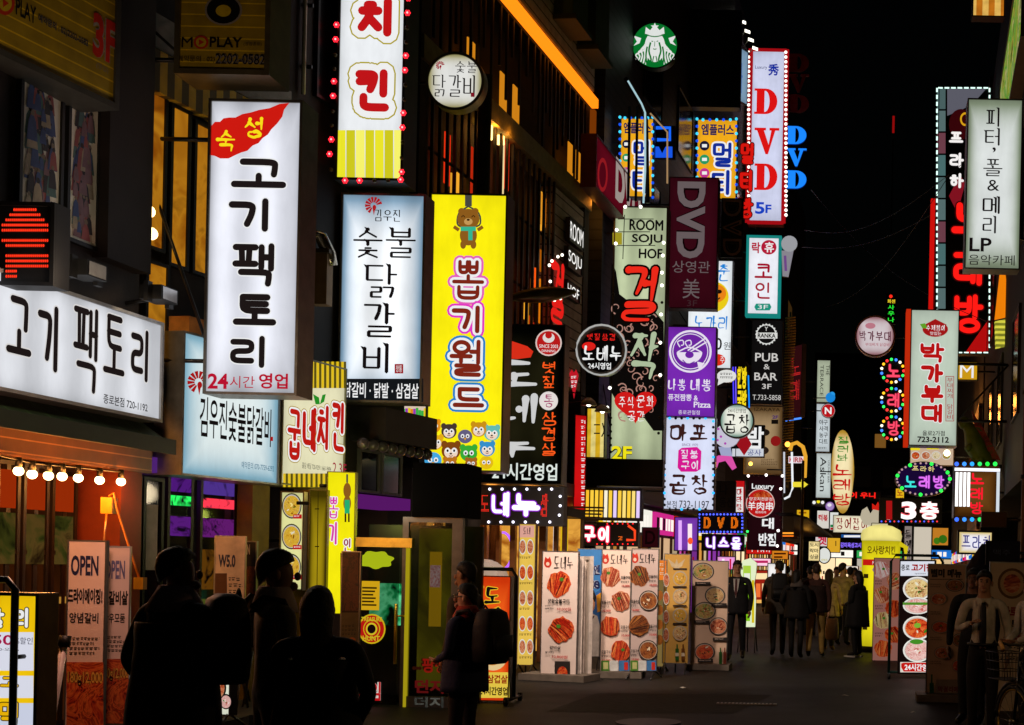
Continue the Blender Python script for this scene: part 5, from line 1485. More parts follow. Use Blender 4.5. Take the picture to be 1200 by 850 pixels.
t = thing('bamboo_screen', 'tall yellowish bamboo fringe running down beside the pub sign', 'screen', at(922, 565, F / 37))
for i in range(62):
    z = i * .085; w_ = .16 + .05 * math.sin(i)
    o = MB().tube([(-w_, 0, z), (w_, .05, z + .05)], .028, P('e0c060', .6), 5).build('bamboo_stick', t) if i == 0 else None
    if o: st0 = o
    else: inst(st0, t, (.0 - .02 * math.sin(i * .2), 0, z))
MB().tube([(0, .1, -.1), (0, .1, 5.4)], .03, DARK, 6).build('post', t)
s = Sign('led_sign', 'tilted red dotted led board beyond the bamboo fringe', 'led sign', (924, 405, 940, 490), 33, yaw=-55, thick=.15)
s.box(E('3a1014', .6), P('4a3a30', .5), .03)
s.led('노래', (926, 415, 938, 470), E('e02a2a', .9), 2.4, 1.8, col=True); MB().tube([(-.5, -.05, -.05), (.5, -.05, -.05)], .035, E('4a8aff', 1.3), 6).build('blue_tube', s.root); s.arm(-1, .6, (.5,))
# yellow neon strip letters, speech bubble
s = Sign('neon_sign', 'vertical yellow led letters between blue neon bars', 'neon sign', (858, 428, 876, 482), 41, thick=.12)
MB().box(-.22, .22, .02, .1, 0, s.Hh, BLACK).build('backing', s.root)
s.text('한방', (864, 430, 875, 456), E('ffe01a', 1.0), .05, rot=0); s.text('국밥', (864, 457, 875, 481), E('ffe01a', 1.0), .05)
s.line([(859, 430), (860, 480)], 1.6, E('4a3aff', 1.2), n=0); s.line([(862, 430), (862.6, 480)], 1.2, E('7a5aff', 1.2), n=0); s.line([(877, 440), (878, 478)], 1.6, E('1a8aff', 1.2), n=0); s.flush('neon_bar'); s.arm(-1, .5, (.5,))
s = Sign('speech_bubble_sign', 'small white speech bubble sign beside the purple bowl sign', 'sign', (840, 433, 863, 452), 44, thick=.08)
q = [(851.5 + 11.5 * math.cos(a), 441 - 7.5 * math.sin(a)) for a in [k * .314 for k in range(20)]]
MB().prism([s.m(*p) for p in q], -.01, .08, E('f0f0ec', .85), ALU).build('bubble', s.root)
s.k = 25; s.poly([(842, 445), (841, 452), (849, 448)], E('f0f0ec', .85)); s.flush('bubble_tail'); s.scrib(844, 437, 860, 445, INK, 2); s.flush('lettering'); s.arm(-1, .4, (.5,))
# round tripe disc held by a cartoon figure
s = Sign('round_sign', 'tilted white round sign with black brush letters held up by a cartoon cut-out', 'sign', (843, 473, 884, 514), 45, thick=.15)
s.disc_box(LB('ececdf', .85, .4, '8ab0a0', 0, 5), P('b8b8ae', .35, .5), .04)
s.hand('곱창', (848, 485, 880, 508), E('1a1414', .5), .17, .17, 'brush', seed=3); s.text('24시간영업', (853, 479, 874, 484), INK); s.arm(-1, .7, (.5,))
t = thing('mascot_cutout', 'purple white cartoon figure with pink trousers under the tilted round sign', 'sign figure', at(852, 552, F / 44.2))
c0 = t.location
def loc(x, y, q=44.2):
    v = at(x, y, F / q) - c0; return (v.x, v.z)
b = MB(); b.prism([loc(852 + 15 * math.cos(a), 511 + 14 * math.sin(a)) for a in [k * .35 for k in range(18)]], -.03, .08, E('e0dcf0', .75), ALU); b.build('head', t)
b = MB()
for x, y in ((842, 503), (845, 512), (841, 516), (850, 520)): b.prism([loc(x + 1.6 * math.cos(a), y + 1.6 * math.sin(a)) for a in [k * 1.047 for k in range(6)]], -.036, -.031, E('c050c0', .8))
b.build('spots', t)
b = MB(); b.prism([loc(842, 524), loc(856, 524), loc(858, 535), (loc(845, 534))], -.028, .06, E('b8c0e8', .7)); b.build('shirt', t)
b = MB(); b.prism([loc(842, 534), loc(857, 534), loc(863, 548), loc(858, 551), loc(850, 540), loc(842, 542), loc(840, 548), loc(836, 546), loc(837, 537)], -.026, .06, E('f05ab8', .8)); b.build('trousers', t)
MB().tube([(-.2, .05, .3), (-1.0, .1, .3)], .02, STEEL, 6).build('bracket', t)
s = Sign('hanging_sign', 'black and white box sign with a red diamond behind the cartoon figure', 'sign', (862, 498, 896, 536), 43, thick=.2)
s.box(E('0c0a0a', .5), BLACK, .02); s.text('밤', (876, 500, 895, 526), WHT, .03); s.rect(858, 526, 895, 535, E('e0e4ee', .8)); s.poly([(872, 505), (881, 521), (872, 534), (863, 521)], E('a81420', .8)); s.flush('red_diamond'); s.text('공사', (876, 527, 892, 534), E('1a2a8a', .8)); s.arm(-1, .5, (.5,))
# luxury skewer sign
s = Sign('hanging_sign', 'maroon sign with a red disc of chinese characters and white corner bulbs', 'sign', (876, 557, 917, 645), 41, thick=.25)
s.box(LB('260a10', .6, .3), P('2a1216', .5), .02)
s.text('Luxury', (881, 567, 907, 575), WHT, .02); s.disc(891, 590, 17, 17, E('f0c8c0', .8)); s.disc(891, 590, 16, 16, E('c81818', .85)); s.disc(893, 581, 10, 5, FOOD('red', FOODS['red'], .7, 8)); s.flush('red_disc')
s.text('양꼬치전문점', (878, 583, 905, 587), WHT); s.text('羊肉串', (876, 588, 906, 598), WHT, .012); s.text('훠궈마라', (885, 599, 898, 602), WHT)
s.text('대', (893, 607, 907, 620), WHT, .03); s.text('반점', (889, 625, 909, 640), WHT, .03)
s.bulbs([(917, 558), (877, 558), (898, 557), (915, 573), (911, 640), (912, 622)], 1.7, E('fff4f0', 3)); s.bulbs([(876, 623)], 1.5, E('2af060', 2.5)); s.bulbs([(884 + i * 5, 557.5) for i in range(2)] + [(915, 585 + i * 8) for i in range(4)] + [(877, 575 + i * 8) for i in range(5)], 1.2, P('6a3a3a', .4)); s.arm(-1, .8, (.5,))
# led boards
s = Sign('led_sign', 'small led sign with orange dotted DVD inside a ring of blue bulbs', 'led sign', (818, 601, 871, 625), 43, thick=.2)
s.box(P('06040a', .5), BLACK, .02)
for i, ch in enumerate('DVD'): s.led(ch, (824 + i * 16, 606, 834 + i * 16, 620), E('ff7a10', 1.4), 3, 1.2)
pts = [(820 + i * 4.1, 603) for i in range(13)] + [(820 + i * 4.1, 623.5) for i in range(13)] + [(819.5, 607 + i * 4) for i in range(4)] + [(870, 607 + i * 4) for i in range(4)]
s.bulbs(pts, 1.2, E('4a5aff', 2.0)); s.arm(-1, .6, (.5,))
s = Sign('led_sign', 'led board with white dotted letters glowing purple under the small dotted one', 'led sign', (822, 626, 872, 646), 43.4, thick=.2)
s.box(P('08050c', .5), BLACK, .02); s.hand('니스몰', (826, 629, 870, 644), E('f8f0ff', 1.2), .2, .2, 'round', [(.9, E('9a3ae0', .8))]); s.arm(-1, .6, (.5,))
s = Sign('led_sign', 'dark led sign with white letters glowing red and an orange arrow', 'led sign', (676, 612, 748, 640), 58, thick=.2)
s.box(P('0a0406', .5), BLACK, .02); s.hand('구이', (681, 616, 717, 636), E('fff4f4', 1.3), .22, .2, 'round', [(1.3, E('ff2050', .9))])
s.led('2', (724, 628, 730, 634), E('ff7020', 1.2), 1.6, 1.2); s.line([(736, 616), (744, 622), (744, 633), (734, 633)], 3, E('ff4a20', 1.0), n=0); s.flush('arrow')
s.bulbs([(700 + i * 6, 637.8) for i in range(8)] + [(712 + i * 6, 614) for i in range(6)], .9, E('ff2020', 1.8)); s.arm(-1, .3, (.5,))
s = Sign('hanging_sign', 'dim brown board with faint dark lettering beside the blue bulbed sign', 'sign', (838, 564, 862, 600), 44, thick=.2)
s.box(P('3a2814', .6), DARK, .02); s.text('나', (843, 568, 853, 580), P('120c06', .6), .02); s.text('동산', (843, 583, 860, 595), P('120c06', .6), .02); s.arm(-1, .5, (.5,))
s = Sign('neon_sign', 'narrow red lightbox with white vertical script left of the maroon sign', 'neon sign', (861, 563, 873, 601), 42.6, thick=.2)
s.box(E('d01418', .8), P('5a1010', .4), .02); s.rect(862, 571, 871, 600, E('f4f0ee', .85)); s.hand('마라탕', (863, 572, 870, 599), E('c01420', .8), .18, .18, 'brush', col=True); s.flush('white_panel'); s.arm(-1, .4, (.5,))
s = Sign('shop_sign', 'little red sign with white characters over the far pink lit shop', 'sign', (874, 635, 905, 650), 40, thick=.15)
s.box(E('d81c14', .85), P('6a1410', .5), .02); s.text('마라훠궈', (877, 638, 902, 647), WHT, .02); s.arm(-1, .4, (.5,))
s = Sign('vertical_sign', 'tall red vertical sign with white dotted edge beside the barred building', 'sign', (672, 486, 687, 600), 58, yaw=35, thick=.3)
s.box(LB('d01214', .8, .3), P('5a0c0c', .4), .02); s.scrib(681, 492, 686, 595, WHT, 16); s.flush('lettering'); s.arm(-1, .4, (.5,))
s = Sign('golden_board', 'golden lit board with black symbols left of the tall floral sign', 'sign', (687, 478, 709, 537), 57, thick=.2)
s.box(STRIPE('e8b824', 'f8e48a', 5.2, 0, st=.75), P('5a4a20', .4), .02)
s.line([(696, 498), (703, 498)], 1.5, INK, n=0); s.line([(696, 508), (703, 508)], 1.5, INK, n=0); s.line([(706, 496), (708, 505), (705, 512)], 1.5, INK); s.flush('symbols'); s.arm(-1, .4, (.5,))
s = Sign('glowing_columns', 'row of golden and white glowing display tubes under the black led board', 'display', (686, 572, 752, 610), 56.5, thick=.25)
s.box(P('140c08', .5), DARK, .02); rr = random.Random(3)
for i in range(12):
    u = s.m(689 + i * 5.4, 590)[0]; c = rr.choice(['ffe07a', 'ffc02a', 'fff4d8', 'e8d0ff', 'ffd040'])
    MB().tube([(u, -.06, .06), (u, -.06, s.Hh - .06)], .035, E(c, 1.0), 7).build('tube', s.root)
# far left side signs past the tripe disc
s = Sign('arch_sign', 'golden arched neon with a small white and red plate', 'neon sign', (918, 517, 947, 585), 40, thick=.1)
c0 = s.root.location; L_ = lambda x, y: (s.m(x, y)[0], -.03, s.m(x, y)[1])
MB().tube([L_(943, 560), L_(944, 535), L_(941, 524), L_(934, 519), L_(928, 521), L_(926, 528)], .06, E('ffb838', .8), 7).build('arch_tube', s.root)
MB().tube([L_(928, 530), L_(929, 572), L_(925, 582), L_(919, 585)], .035, E('f0f4f8', 1.0), 6).build('neon_tube', s.root)
MB().tube([L_(919, 530), L_(919, 578)], .03, E('e0e4f0', .8), 6).build('neon_tube', s.root)
s.rect(924, 535, 944, 543, E('f8e8f0', .9)); s.text('KIRIN', (925, 536, 943, 542), E('c01a2a', .8), .03); s.flush('plate'); MB().ball(L_(923, 521), .08, E('ff9a3a', 4), 8, 6).build('lamp', s.root); s.arm(-1, .5, (.5,))
s = Sign('arrow_sign', 'small lit yellow arrow sign on the thin street pole', 'sign', (929, 562, 948, 574), 46, thick=.08)
MB().prism([s.m(*p) for p in ((929, 565), (939, 565), (939, 562), (947, 568), (939, 574), (939, 571), (929, 571))], -.02, .06, E('f4e03a', .95), DARK).build('arrow', s.root)
t = thing('street_pole', 'thin brown street pole standing left of the walking group', 'pole', foot(937, F / 46), 0)
MB().tube([(0, 0, 0), (0, 0, 4.4)], [.05, .035], P('5a4630', .4, .6), 8).build('post', t); MB().tube([(0, 0, 0), (0, 0, .1)], .1, DARK, 8).build('base', t)
s = Sign('vertical_sign', 'narrow pale green vertical sign with tiny sideways capitals', 'sign', (957, 422, 973, 472), 33, thick=.3)
s.box(LB('b4bea4', .72, .3), P('4a4a44', .4), .02); s.text('THE', (968, 428, 972, 440), E('2a2a24', .5), rot=-90); s.text('TERRACE', (961, 428, 965, 464), E('2a2a24', .5), rot=-90); s.arm(-1, .5, (.5,))
s = Sign('vertical_sign', 'narrow white vertical sign listing four short black words', 'sign', (956, 473, 973, 530), 33.2, thick=.3)
s.box(LB('ccd6da', .75, .3), P('4a4a44', .4), .02)
for i, tx in enumerate(('야구', '사격', '농구', '다트')): s.text(tx, (960, 492 + i * 7.5, 970, 498 + i * 7.5), INK, .01)
s.scrib(958, 524, 971, 527, INK, 1); s.flush('small_print'); s.arm(-1, .5, (.5,))
s = Sign('round_sign', 'small round red sign with a white letter N', 'sign', (962, 473, 979, 490), 34, thick=.15)
s.disc_box(E('f0ecec', .85), ALU, .02); s.disc(970.5, 481.5, 7.6, 7.6, E('c8141c', .85), 28); s.flush('red_disc'); s.text('N', (966.5, 477.5, 974.5, 485.5), WHT, .03); s.arm(-1, .4, (.5,))
t = thing('blue_lantern', 'bright blue glowing lump shaped lantern above the small round red sign', 'lantern', at(973, 466, F / 34.4))
MB().ball((0, 0, 0), .17, E('1a8ae0', .9), 9, 6, (1, .8, 1)).ball((.06, 0, .1), .1, E('2aa0f0', .9), 8, 5).build('glass', t); MB().tube([(0, .1, 0), (-.6, .2, 0)], .02, STEEL, 5).build('bracket', t)
s = Sign('vertical_sign', 'narrow white vertical sign with a large sideways serif word', 'sign', (956, 531, 974, 584), 33.5, thick=.3)
s.box(LB('ccd6d4', .75, .3), P('4a4a44', .4), .02); s.text('Askan', (961, 536, 968, 576), INK, .0, rot=-90); s.text('LOUNGE BAR', (970, 540, 972, 566), INK, rot=-90); s.arm(-1, .5, (.5,))
s = Sign('surfboard_sign', 'cream surfboard shaped sign with green and red brush letters', 'sign', (974, 504, 1001, 602), 34, thick=.18)
q = [(987.5 + 13.5 * math.sin(a) * (1.0 if math.cos(a) > -.2 else .95), 553 - 49 * math.cos(a)) for a in [k * .2094 for k in range(30)]]
MB().prism([s.m(*p) for p in q], -.01, .15, LB('f0e0b0', .85, .5, 'd8a83a', 0, 4), P('a88a3a', .4)).build('board', s.root)
s.k = 30
s.hand('질러봐', (981, 511, 995, 542), E('2a8a1a', .85), .16, .16, 'brush', col=True, seed=3); s.hand('노래방', (976, 543, 998, 594), E('d01a14', .9), .16, .16, 'brush', col=True, seed=5); s.arm(-1, .4, (.5,))
# ================================================================== right side signs
s = Sign('round_sign', 'round pinkish white disc sign with red rim lettering left of the red edged sign', 'sign', (1002, 370, 1049, 418), 56, thick=.16)
s.disc_box(LB('dcd0d4', .72, .4, 'c08a92', 0, 5), P('b0888c', .4, .3), .035)
s.hand('박가부대', (1006, 388, 1045, 400), E('6a1a3a', .7), .15, .15, 'round'); s.disc(1020, 382, 6, 3.5, E('d88a9a', .7)); s.text('부대찌개 닭갈비', (1014, 402, 1042, 406), E('c0405a', .7)); s.flush('emblem'); s.arm(1, .25, (.5,))
s = Sign('hanging_sign', 'pale green lightbox with red rounded lettering and a bright red left side', 'sign', (1066, 363, 1123, 523), 60, thick=.45)
s.box(LB('c9d8c6', .72, .3), P('4a4a44', .4, .4), .02)
MB().box(-s.W / 2 - .09, -s.W / 2 - .002, -.01, .42, 0, s.Hh, E('d8300e', .75)).build('red_side', s.root)
DR = E('b01818', .8)
s.disc(1096, 386, 15, 9, DR); s.poly([(1083, 381), (1096, 374), (1110, 381)], DR); s.poly([(1078, 380), (1084, 379), (1087, 385), (1081, 385)], E('6ab02a', .8)); s.hand('수제햄이', (1085, 381, 1108, 388), WHT, .14, .14, 'brush'); s.text('맛있는', (1090, 389, 1103, 393), WHT); s.flush('pot_emblem')
for ch, bx in (('박', (1076, 401, 1108, 426)), ('가', (1078, 426, 1106, 449)), ('부', (1079, 450, 1106, 474)), ('대', (1078, 473, 1106, 496))): s.hand(ch, bx, E('c41414', .85), .22, .21, 'round', [(.9, WHT)], gap=.0)
s.rect(1108, 441, 1118, 494, E('c03a3a', .7)); s.rect(1108.7, 441.7, 1117.3, 493.3, E('cfdccc', .72)); s.flush('frame_line')
for i, ch in enumerate('부대찌개 닭갈비'):
    if ch != ' ': s.text(ch, (1110, 443 + i * 6.2, 1116.5, 448.5 + i * 6.2), E('c03a3a', .7))
s.text('을로2가점', (1081, 505, 1107, 511), INK, .01); s.text('723-2112', (1075, 512, 1112, 519), INK, .03)
s.arm(1, 1.0, (.2, .62), BLACK, .03)
s = Sign('hanging_sign', 'off white lightbox with thin black serif lettering at the right edge', 'sign', (1132, 116, 1197, 316), 75, thick=.35)
s.box(LB('dfe4e2', .78, .6, 'a8b89a', 0, 5), P('6a6a5c', .4, .5), .02)
for ch, bx in (('피', (1155, 126, 1174, 149)), ('터', (1154, 150, 1173, 171)), ('폴', (1152, 186, 1175, 207)), ('메', (1151, 230, 1172, 251)), ('리', (1151, 253, 1170, 274))): s.hand(ch, bx, INK, .08, .13, 'fine', gap=0)
s.text(',', (1163, 173, 1167, 179), INK); s.text('&', (1157, 211, 1171, 224), INK)
s.text('LP', (1136, 279, 1162, 295), INK, .02); s.text('음악카페', (1135, 299, 1189, 311), INK, .0); s.arm(1, .3, (.2, .8))
s = Sign('hanging_sign', 'tall dark sign edged with white led dashes and huge glowing red letters', 'sign', (1097, 102, 1160, 415), 45, thick=.35)
s.box(P('0a0706', .5), P('2a2622', .5), .02)
for i in range(11): s.rect(1098, 104 + i * 26, 1108, 128 + i * 26, E(['6a8a8a', '7a9a9a', '9a5a6a', '6a9a9a'][i % 4], .45))
s.flush('colour_blocks')
s.poly([(1110, 104), (1156, 104), (1140, 122), (1125, 130), (1110, 136)], E('8a8a9a', .4)); s.disc(1126, 146, 14, 18, E('4a0a10', .5)); s.disc(1131, 140, 6, 8, E('f0b01a', .8)); s.disc(1131, 140, 4, 5.6, E('4a0a10', .5)); s.poly([(1112, 230), (1125, 205), (1131, 215), (1122, 250)], E('a01a2a', .6)); s.poly([(1130, 415), (1158, 375), (1158, 412)], E('c01010', .8)); s.flush('dark_graphic')
for ch, bx in (('프', (1112, 154, 1129, 171)), ('라', (1112, 179, 1130, 197)), ('하', (1112, 203, 1130, 221))): s.hand(ch, bx, E('f6f2f0', 1.0), .19, .19, 'round', gap=0)
RD2 = E('ff1a14', 1.1)
for ch, bx in (('노', (1115, 236, 1154, 278)), ('래', (1115, 290, 1154, 336)), ('방', (1115, 344, 1154, 392))): s.hand(ch, bx, RD2, .21, .2, 'round', [(1.6, E('5a0808', .5))], gap=0)
LT = E('d8fff0', 1.5)
y = -.03; b = MB()
for i in range(38):
    for x in (1098, 1159.5):
        u, v = s.m(x, 106 + i * 8.1); b.box(u - .02, u + .02, y, y + .02, v - .05, v + .05, LT)
for i in range(8):
    for yy in (103.5, 413.5):
        u, v = s.m(1102 + i * 7.6, yy); b.box(u - .06, u + .06, y, y + .02, v - .015, v + .015, LT)
b.build('led_dashes', s.root)
MB().box(-s.W / 2 - .14, -s.W / 2 - .03, 0, .3, .4, s.Hh * .58, E('e0140e', .8)).build('red_side_strip', s.root); s.arm(1, .35, (.2, .8))
s = Sign('wall_sign', 'gold lit curtain panel at the top right corner', 'sign', (1140, -50, 1178, 20), 60, thick=.25)
s.box(STRIPE('c8741a', 'f0c060', 4.2, 0, st=.8), P('1a140c', .5), .02); s.arm(1, .35, (.5,))
s = Sign('wall_sign', 'green and gold glass sign seen at a slant beside the top right corner', 'sign', (1173, 20, 1197, 112), wall=WR, off=.2, thick=.2)
s.box(FOOD('jade', ['3a4a1c', 'c8c04a', '4ab03a', 'e8d88a', '2a5a2a'], .55, 2.5), P('4a4230', .4), .06)
s = Sign('umbrella_lamp', 'orange and yellow lit folded umbrella shaped lamp right of the pale green sign', 'lamp', (1164, 318, 1184, 410), 56, thick=.1)
b = MB(); b.prism([s.m(*p) for p in ((1172, 320), (1178, 320), (1184, 370), (1166, 374))], -.02, .12, E('ff8a0a', .85)); b.build('orange_shade', s.root)
b = MB(); b.prism([s.m(*p) for p in ((1166, 377), (1183, 373), (1182, 405), (1167, 408))], -.018, .12, STRIPE('e8e04a', '8a8a2a', 9, 2, st=.8)); b.build('yellow_shade', s.root); s.arm(1, .3, (.5,))
# karaoke neon rings
ring_cols = ['ff3030', '30ff60', '3a7aff', 'fff0d0', 'ffb020']
for i, (ch, cy) in enumerate((('노', 435), ('래', 469), ('방', 502))):
    s = Sign('neon_ring', ['topmost neon ring of coloured bulbs around a pink letter', 'middle neon ring of coloured bulbs around a pink letter', 'lowest neon ring of coloured bulbs around a pink letter'][i], 'neon sign', (1032, cy - 15, 1060, cy + 15), 52, thick=.08, group='three karaoke neon rings')
    s.disc_box(P('080608', .6), P('141214', .5), .02)
    s.hand(ch, (1039, cy - 9, 1055, cy + 9), E('ff4a6a', 1.1), .17, .16, 'round', [(.8, E('7a1020', .7))], gap=0)
    for k in range(5):
        s.bulbs([(1046 + 13 * math.cos(R(72 * j / 3 * 1 + k * 24 + j * 96)), cy + 13.5 * math.sin(R(72 * j / 3 * 1 + k * 24 + j * 96))) for j in range(3)], 1.7, E(ring_cols[k], 2.0))
    s.arm(1, .45, (.5,))
s = Sign('oval_sign', 'purple oval neon sign ringed with green and pink bulbs', 'neon sign', (1049, 541, 1115, 582), 54, thick=.25)
s.disc_box(E('1c0a38', .8), P('2a2034', .4), .03)
s.hand('프라하', (1068, 546, 1096, 553), E('f0d890', .9), .14, .14, 'round'); s.hand('노', (1059, 557, 1075, 573), E('3ae0d8', 1.1), .16, .16, 'round'); s.hand('래방', (1075, 557, 1108, 573), E('e070f0', 1.1), .17, .17, 'round', [(.8, E('6a1a8a', .7))])
ov = [(1082 + 31 * math.cos(R(k * 12)), 561.5 + 18.5 * math.sin(R(k * 12))) for k in range(30)]
s.bulbs(ov[::4], 2.2, E('2aff4a', 1.8)); s.bulbs([p for i, p in enumerate(ov) if i % 4], 1.3, E('e0b0b8', .7)); s.arm(1, 1.0, (.5,))
s = Sign('led_sign', 'black led sign with white dotted 3 and a red bar under the purple oval', 'led sign', (1030, 584, 1104, 613), 54, thick=.25)
s.box(P('0c0408', .5), BLACK, .02)
s.led('1', (1036, 587, 1048, 610), E('ffd8d0', 1.4), 5, 1.3, dots=.5); s.line([(1042, 587), (1042, 609)], 7, E('c01818', .7), n=0)
s.text('3', (1056, 588, 1074, 609), E('ff5060', .9), .07); s.text('3', (1056, 588, 1074, 609), E('fff8f4', 1.3), .04); s.text('층', (1078, 588, 1100, 609), E('ff5060', .9), .06); s.text('층', (1078, 588, 1100, 609), E('fff8f4', 1.3), .035)
s.flush('red_bar'); s.bulbs([(1033 + i * 5, 611.3) for i in range(14)], 1.0, E('4a5aff', 1.8), E('ff3a3a', 1.6), 2); s.arm(1, 1.1, (.5,))
s = Sign('box_sign', 'brown box sign with white tubes and red stacked letters between two rows of coloured lamps', 'sign', (1118, 545, 1171, 607), 58, thick=.5)
s.box(LB('7a4c1c', .6, .5, '5a3410', 0, 3), P('2a1c10', .5), .02)
MB().box(-s.W / 2, s.W / 2, -.06, -.024, s.Hh - .13, s.Hh - .07, E('f4f6ff', 1.3)).build('tube', s.root)
for i in range(4):
    u = s.m(1121 + i * 4.6, 570)[0]; MB().tube([(u, -.06, .22), (u, -.06, s.Hh - .16)], .03, E('ffffff', 1.4), 7).build('tube', s.root)
MB().box(s.W / 2 - .06, s.W / 2, -.05, -.024, .1, s.Hh - .14, E('e0e8f0', .9)).build('tube', s.root)
s.hand('노래방', (1136, 553, 1153, 604), E('ff1830', 1.0), .17, .17, 'round', col=True, gap=.1)
for yy in (544, 609):
    cs = ['3a6aff', '3a8aff', '2a9aff', '30d060', '20e040', '2aff50']
    for i in range(6): s.bulbs([(1121 + i * 9, yy)], 2.6, E(cs[i], 1.6))
s.arm(1, .5, (.5,))
s = Sign('hanging_sign', 'small white sign with blue lettering above the dark blue parasol', 'sign', (1122, 622, 1164, 650), 70, thick=.15)
s.box(LB('eae8f4', .85, .3, 'f0d890', 0, 4), BLACK, .03); s.hand('프라하', (1126, 627, 1163, 645), E('1a1a8a', .8), .14, .14, 'round'); s.arm(1, .6, (.5,))
s = Sign('led_sign', 'slim vertical led sign with tiny green and yellow letters far down the street', 'led sign', (1038, 344, 1050, 380), 22, thick=.3)
s.box(P('060606', .6), BLACK, .02); s.disc(1044, 347.5, 2, 2, E('ff2a1a', 1.2)); s.flush('red_dot'); s.text('회센', (1040, 351, 1049, 355.5), E('f0d02a', 1.1), .02)
for i, ch in enumerate('사우나'): s.text(ch, (1040.5, 357.5 + i * 7.3, 1048, 363 + i * 7.3), E('2af03a', 1.1), .02)
s.arm(1, 2.5, (.5,))
t = thing('warning_light', 'small faint red light high on the unlit far tower', 'light', at(1047, 146, 140))
MB().tube([(0, 0, -.9), (0, 0, .9)], .14, E('b01010', .6), 6).build('lens', t); MB().tube([(0, .2, -1.5), (0, .2, -12)], .08, BLACK, 5).build('mast', t)
# green dragon statue on the right
t = thing('dragon_statue', 'green dragon statue with red and green wings above the brown box sign', 'statue', at(1150, 543, F / 55.5))
c0 = t.location
def tp(x, y, q=55.5, d=0): v = at(x, y, F / q) - c0; return (v.x, v.y + d, v.z)
b = MB(); b.tube([tp(1165, 543), tp(1150, 535), tp(1143, 522), tp(1138, 505), tp(1132, 498), tp(1127, 500)], [.1, .22, .24, .16, .13, .07], P('6a7a1c', .5), 8); b.ball(tp(1130, 496), .14, P('6a7a1c', .5), 8, 6); b.build('body', t)
b = MB(); b.prism([(p[0], p[2]) for p in (tp(1138, 482), tp(1150, 500), tp(1172, 540), tp(1160, 538), tp(1146, 520))], -.12, -.06, FOOD('wing', ['1a4a10', '8a1a10', 'c03018', '2a6a1a'], 0, 5)); b.build('wing', t)
b = MB(); b.tube([tp(1140, 520, 55.5, -.1), tp(1132, 528, 55.5, -.2)], .07, P('6a7a1c', .5), 6); b.tube([tp(1152, 534, 55.5, -.1), tp(1146, 542, 55.5, -.15)], .09, P('6a7a1c', .5), 6); b.build('leg', t)
MB().box(-.35, .75, -.1, .3, -.1, -.03, DARK).build('platform', t); lamp(tuple(at(1122, 527, F / 62)), 10, 'ffe0a0', .08)
t = thing('corner_pole', 'brown conduit pole lit orange at the right edge of the picture', 'pole', foot(1196, F / 82), 0)
MB().tube([(0, 0, 0), (.0, 0, 5.2)], .045, P('6a4220', .4, .3), 8).build('post', t)
b = MB()
for z in (.6, 1.8, 3.0, 4.2): b.tube([(0, 0, z), (0, 0, z + .06)], .065, DARK, 8)
b.build('clamp', t)
lamp(tuple(at(1178, 560, F / 72)), 12, 'ff9a40', .1)
s = Sign('poster_board', 'bright food picture board behind the pale green sign', 'sign', (1066, 524, 1118, 546), 50, thick=.15)
s.box(E('e8c8a8', .7), WOOD, .02)
for i in range(4): s.dish(1073 + i * 12, 534, 5.5, 5, ['red', 'meat', 'pale', 'green'][i], .8)
s.rect(1067, 524, 1078, 528, E('f4e01a', .9)); s.rect(1086, 524, 1100, 527, E('f4e01a', .9)); s.flush('food_picture')
MB().ball((s.m(1109, 532)[0], -.2, s.m(1109, 532)[1]), .075, E('fff0c0', 7), 9, 6).build('bulb', s.root); lamp(tuple(at(1109, 533, F / 51)), 12, 'ffd890', .08); s.arm(1, .8, (.5,))
for bb, q, lab, tx in (((1120, 424, 1146, 446), 52, 'small yellow sign with a white letter behind the pale green lightbox', 'M'), ((1150, 600, 1180, 618), 66, 'plain dark tilted board right of the white blue lettered sign', '')):
    s = Sign('small_sign', lab, 'sign', bb, q, thick=.1); s.box(E('e0a81a', .8) if tx else P('2a1a10', .6), BLACK, .02)
    if tx: s.text(tx, (1125, 427, 1141, 443), WHT, 0)
    s.arm(1, .4, (.5,))
# ================================================================== far end of the street
def simple(name, lab, bb, q, face, items, thick=.15, side=None, cat='sign', frame=None):
    s = Sign(name, lab, cat, bb, q, thick=thick); s.box(face, frame or DARK, .02)
    for it in items:
        if it[0] == 't': s.text(it[1], it[2], it[3], it[4] if len(it) > 4 else .02)
        elif it[0] == 'h': s.hand(it[1], it[2], it[3], .16, .16, 'brush', col=len(it) > 4)
        elif it[0] == 'r': s.rect(*it[1], it[2])
        elif it[0] == 'd': s.disc(*it[1], it[2])
    s.flush()
    if side: s.arm(side, .5, (.5,))
    return s
simple('fascia_sign', 'cream far sign with red brush lettering above the purple led line', (976, 604, 1021, 625), 36, LB('f0e6c8', .8), [('h', '장어잡이', (979, 607, 1018, 621), E('a01c1c', .7))])
simple('fascia_sign', 'thin blue far sign with small white lettering', (985, 626, 1014, 631), 36.2, E('1a5aa8', .8), [('t', '02)1234-5555', (988, 627, 1008, 630), WHT)][:0] or [('r', (989, 627.4, 1008, 629.8), WHT)])
simple('led_sign', 'black far led strip with a line of purple letters', (984, 633, 1010, 645), 36.4, P('08060c', .5), [('t', '감미옥성고시', (985, 636, 1009, 642), E('8a6aff', 1.2), .03)])
simple('neon_sign', 'row of small red neon letters in the dark far distance', (992, 576, 1032, 585), 30, P('060405', .6), [('t', '이 우니', (996, 577, 1026, 584), E('ff2018', 1.1), .04)], side=1)
simple('vertical_sign', 'white far vertical sign with red letters below the surfboard sign', (957, 598, 972, 620), 34.6, E('ece6dc', .8), [('t', '떡볶', (959, 603, 970, 611), E('c81a2a', .8), .03)], side=-1)
simple('small_sign', 'small white far sign with a pink red letter', (955, 628, 970, 641), 36.8, E('ece0e0', .8), [('t', '겟', (958, 629, 969, 639), E('d02a4a', .85), .04)], side=-1)
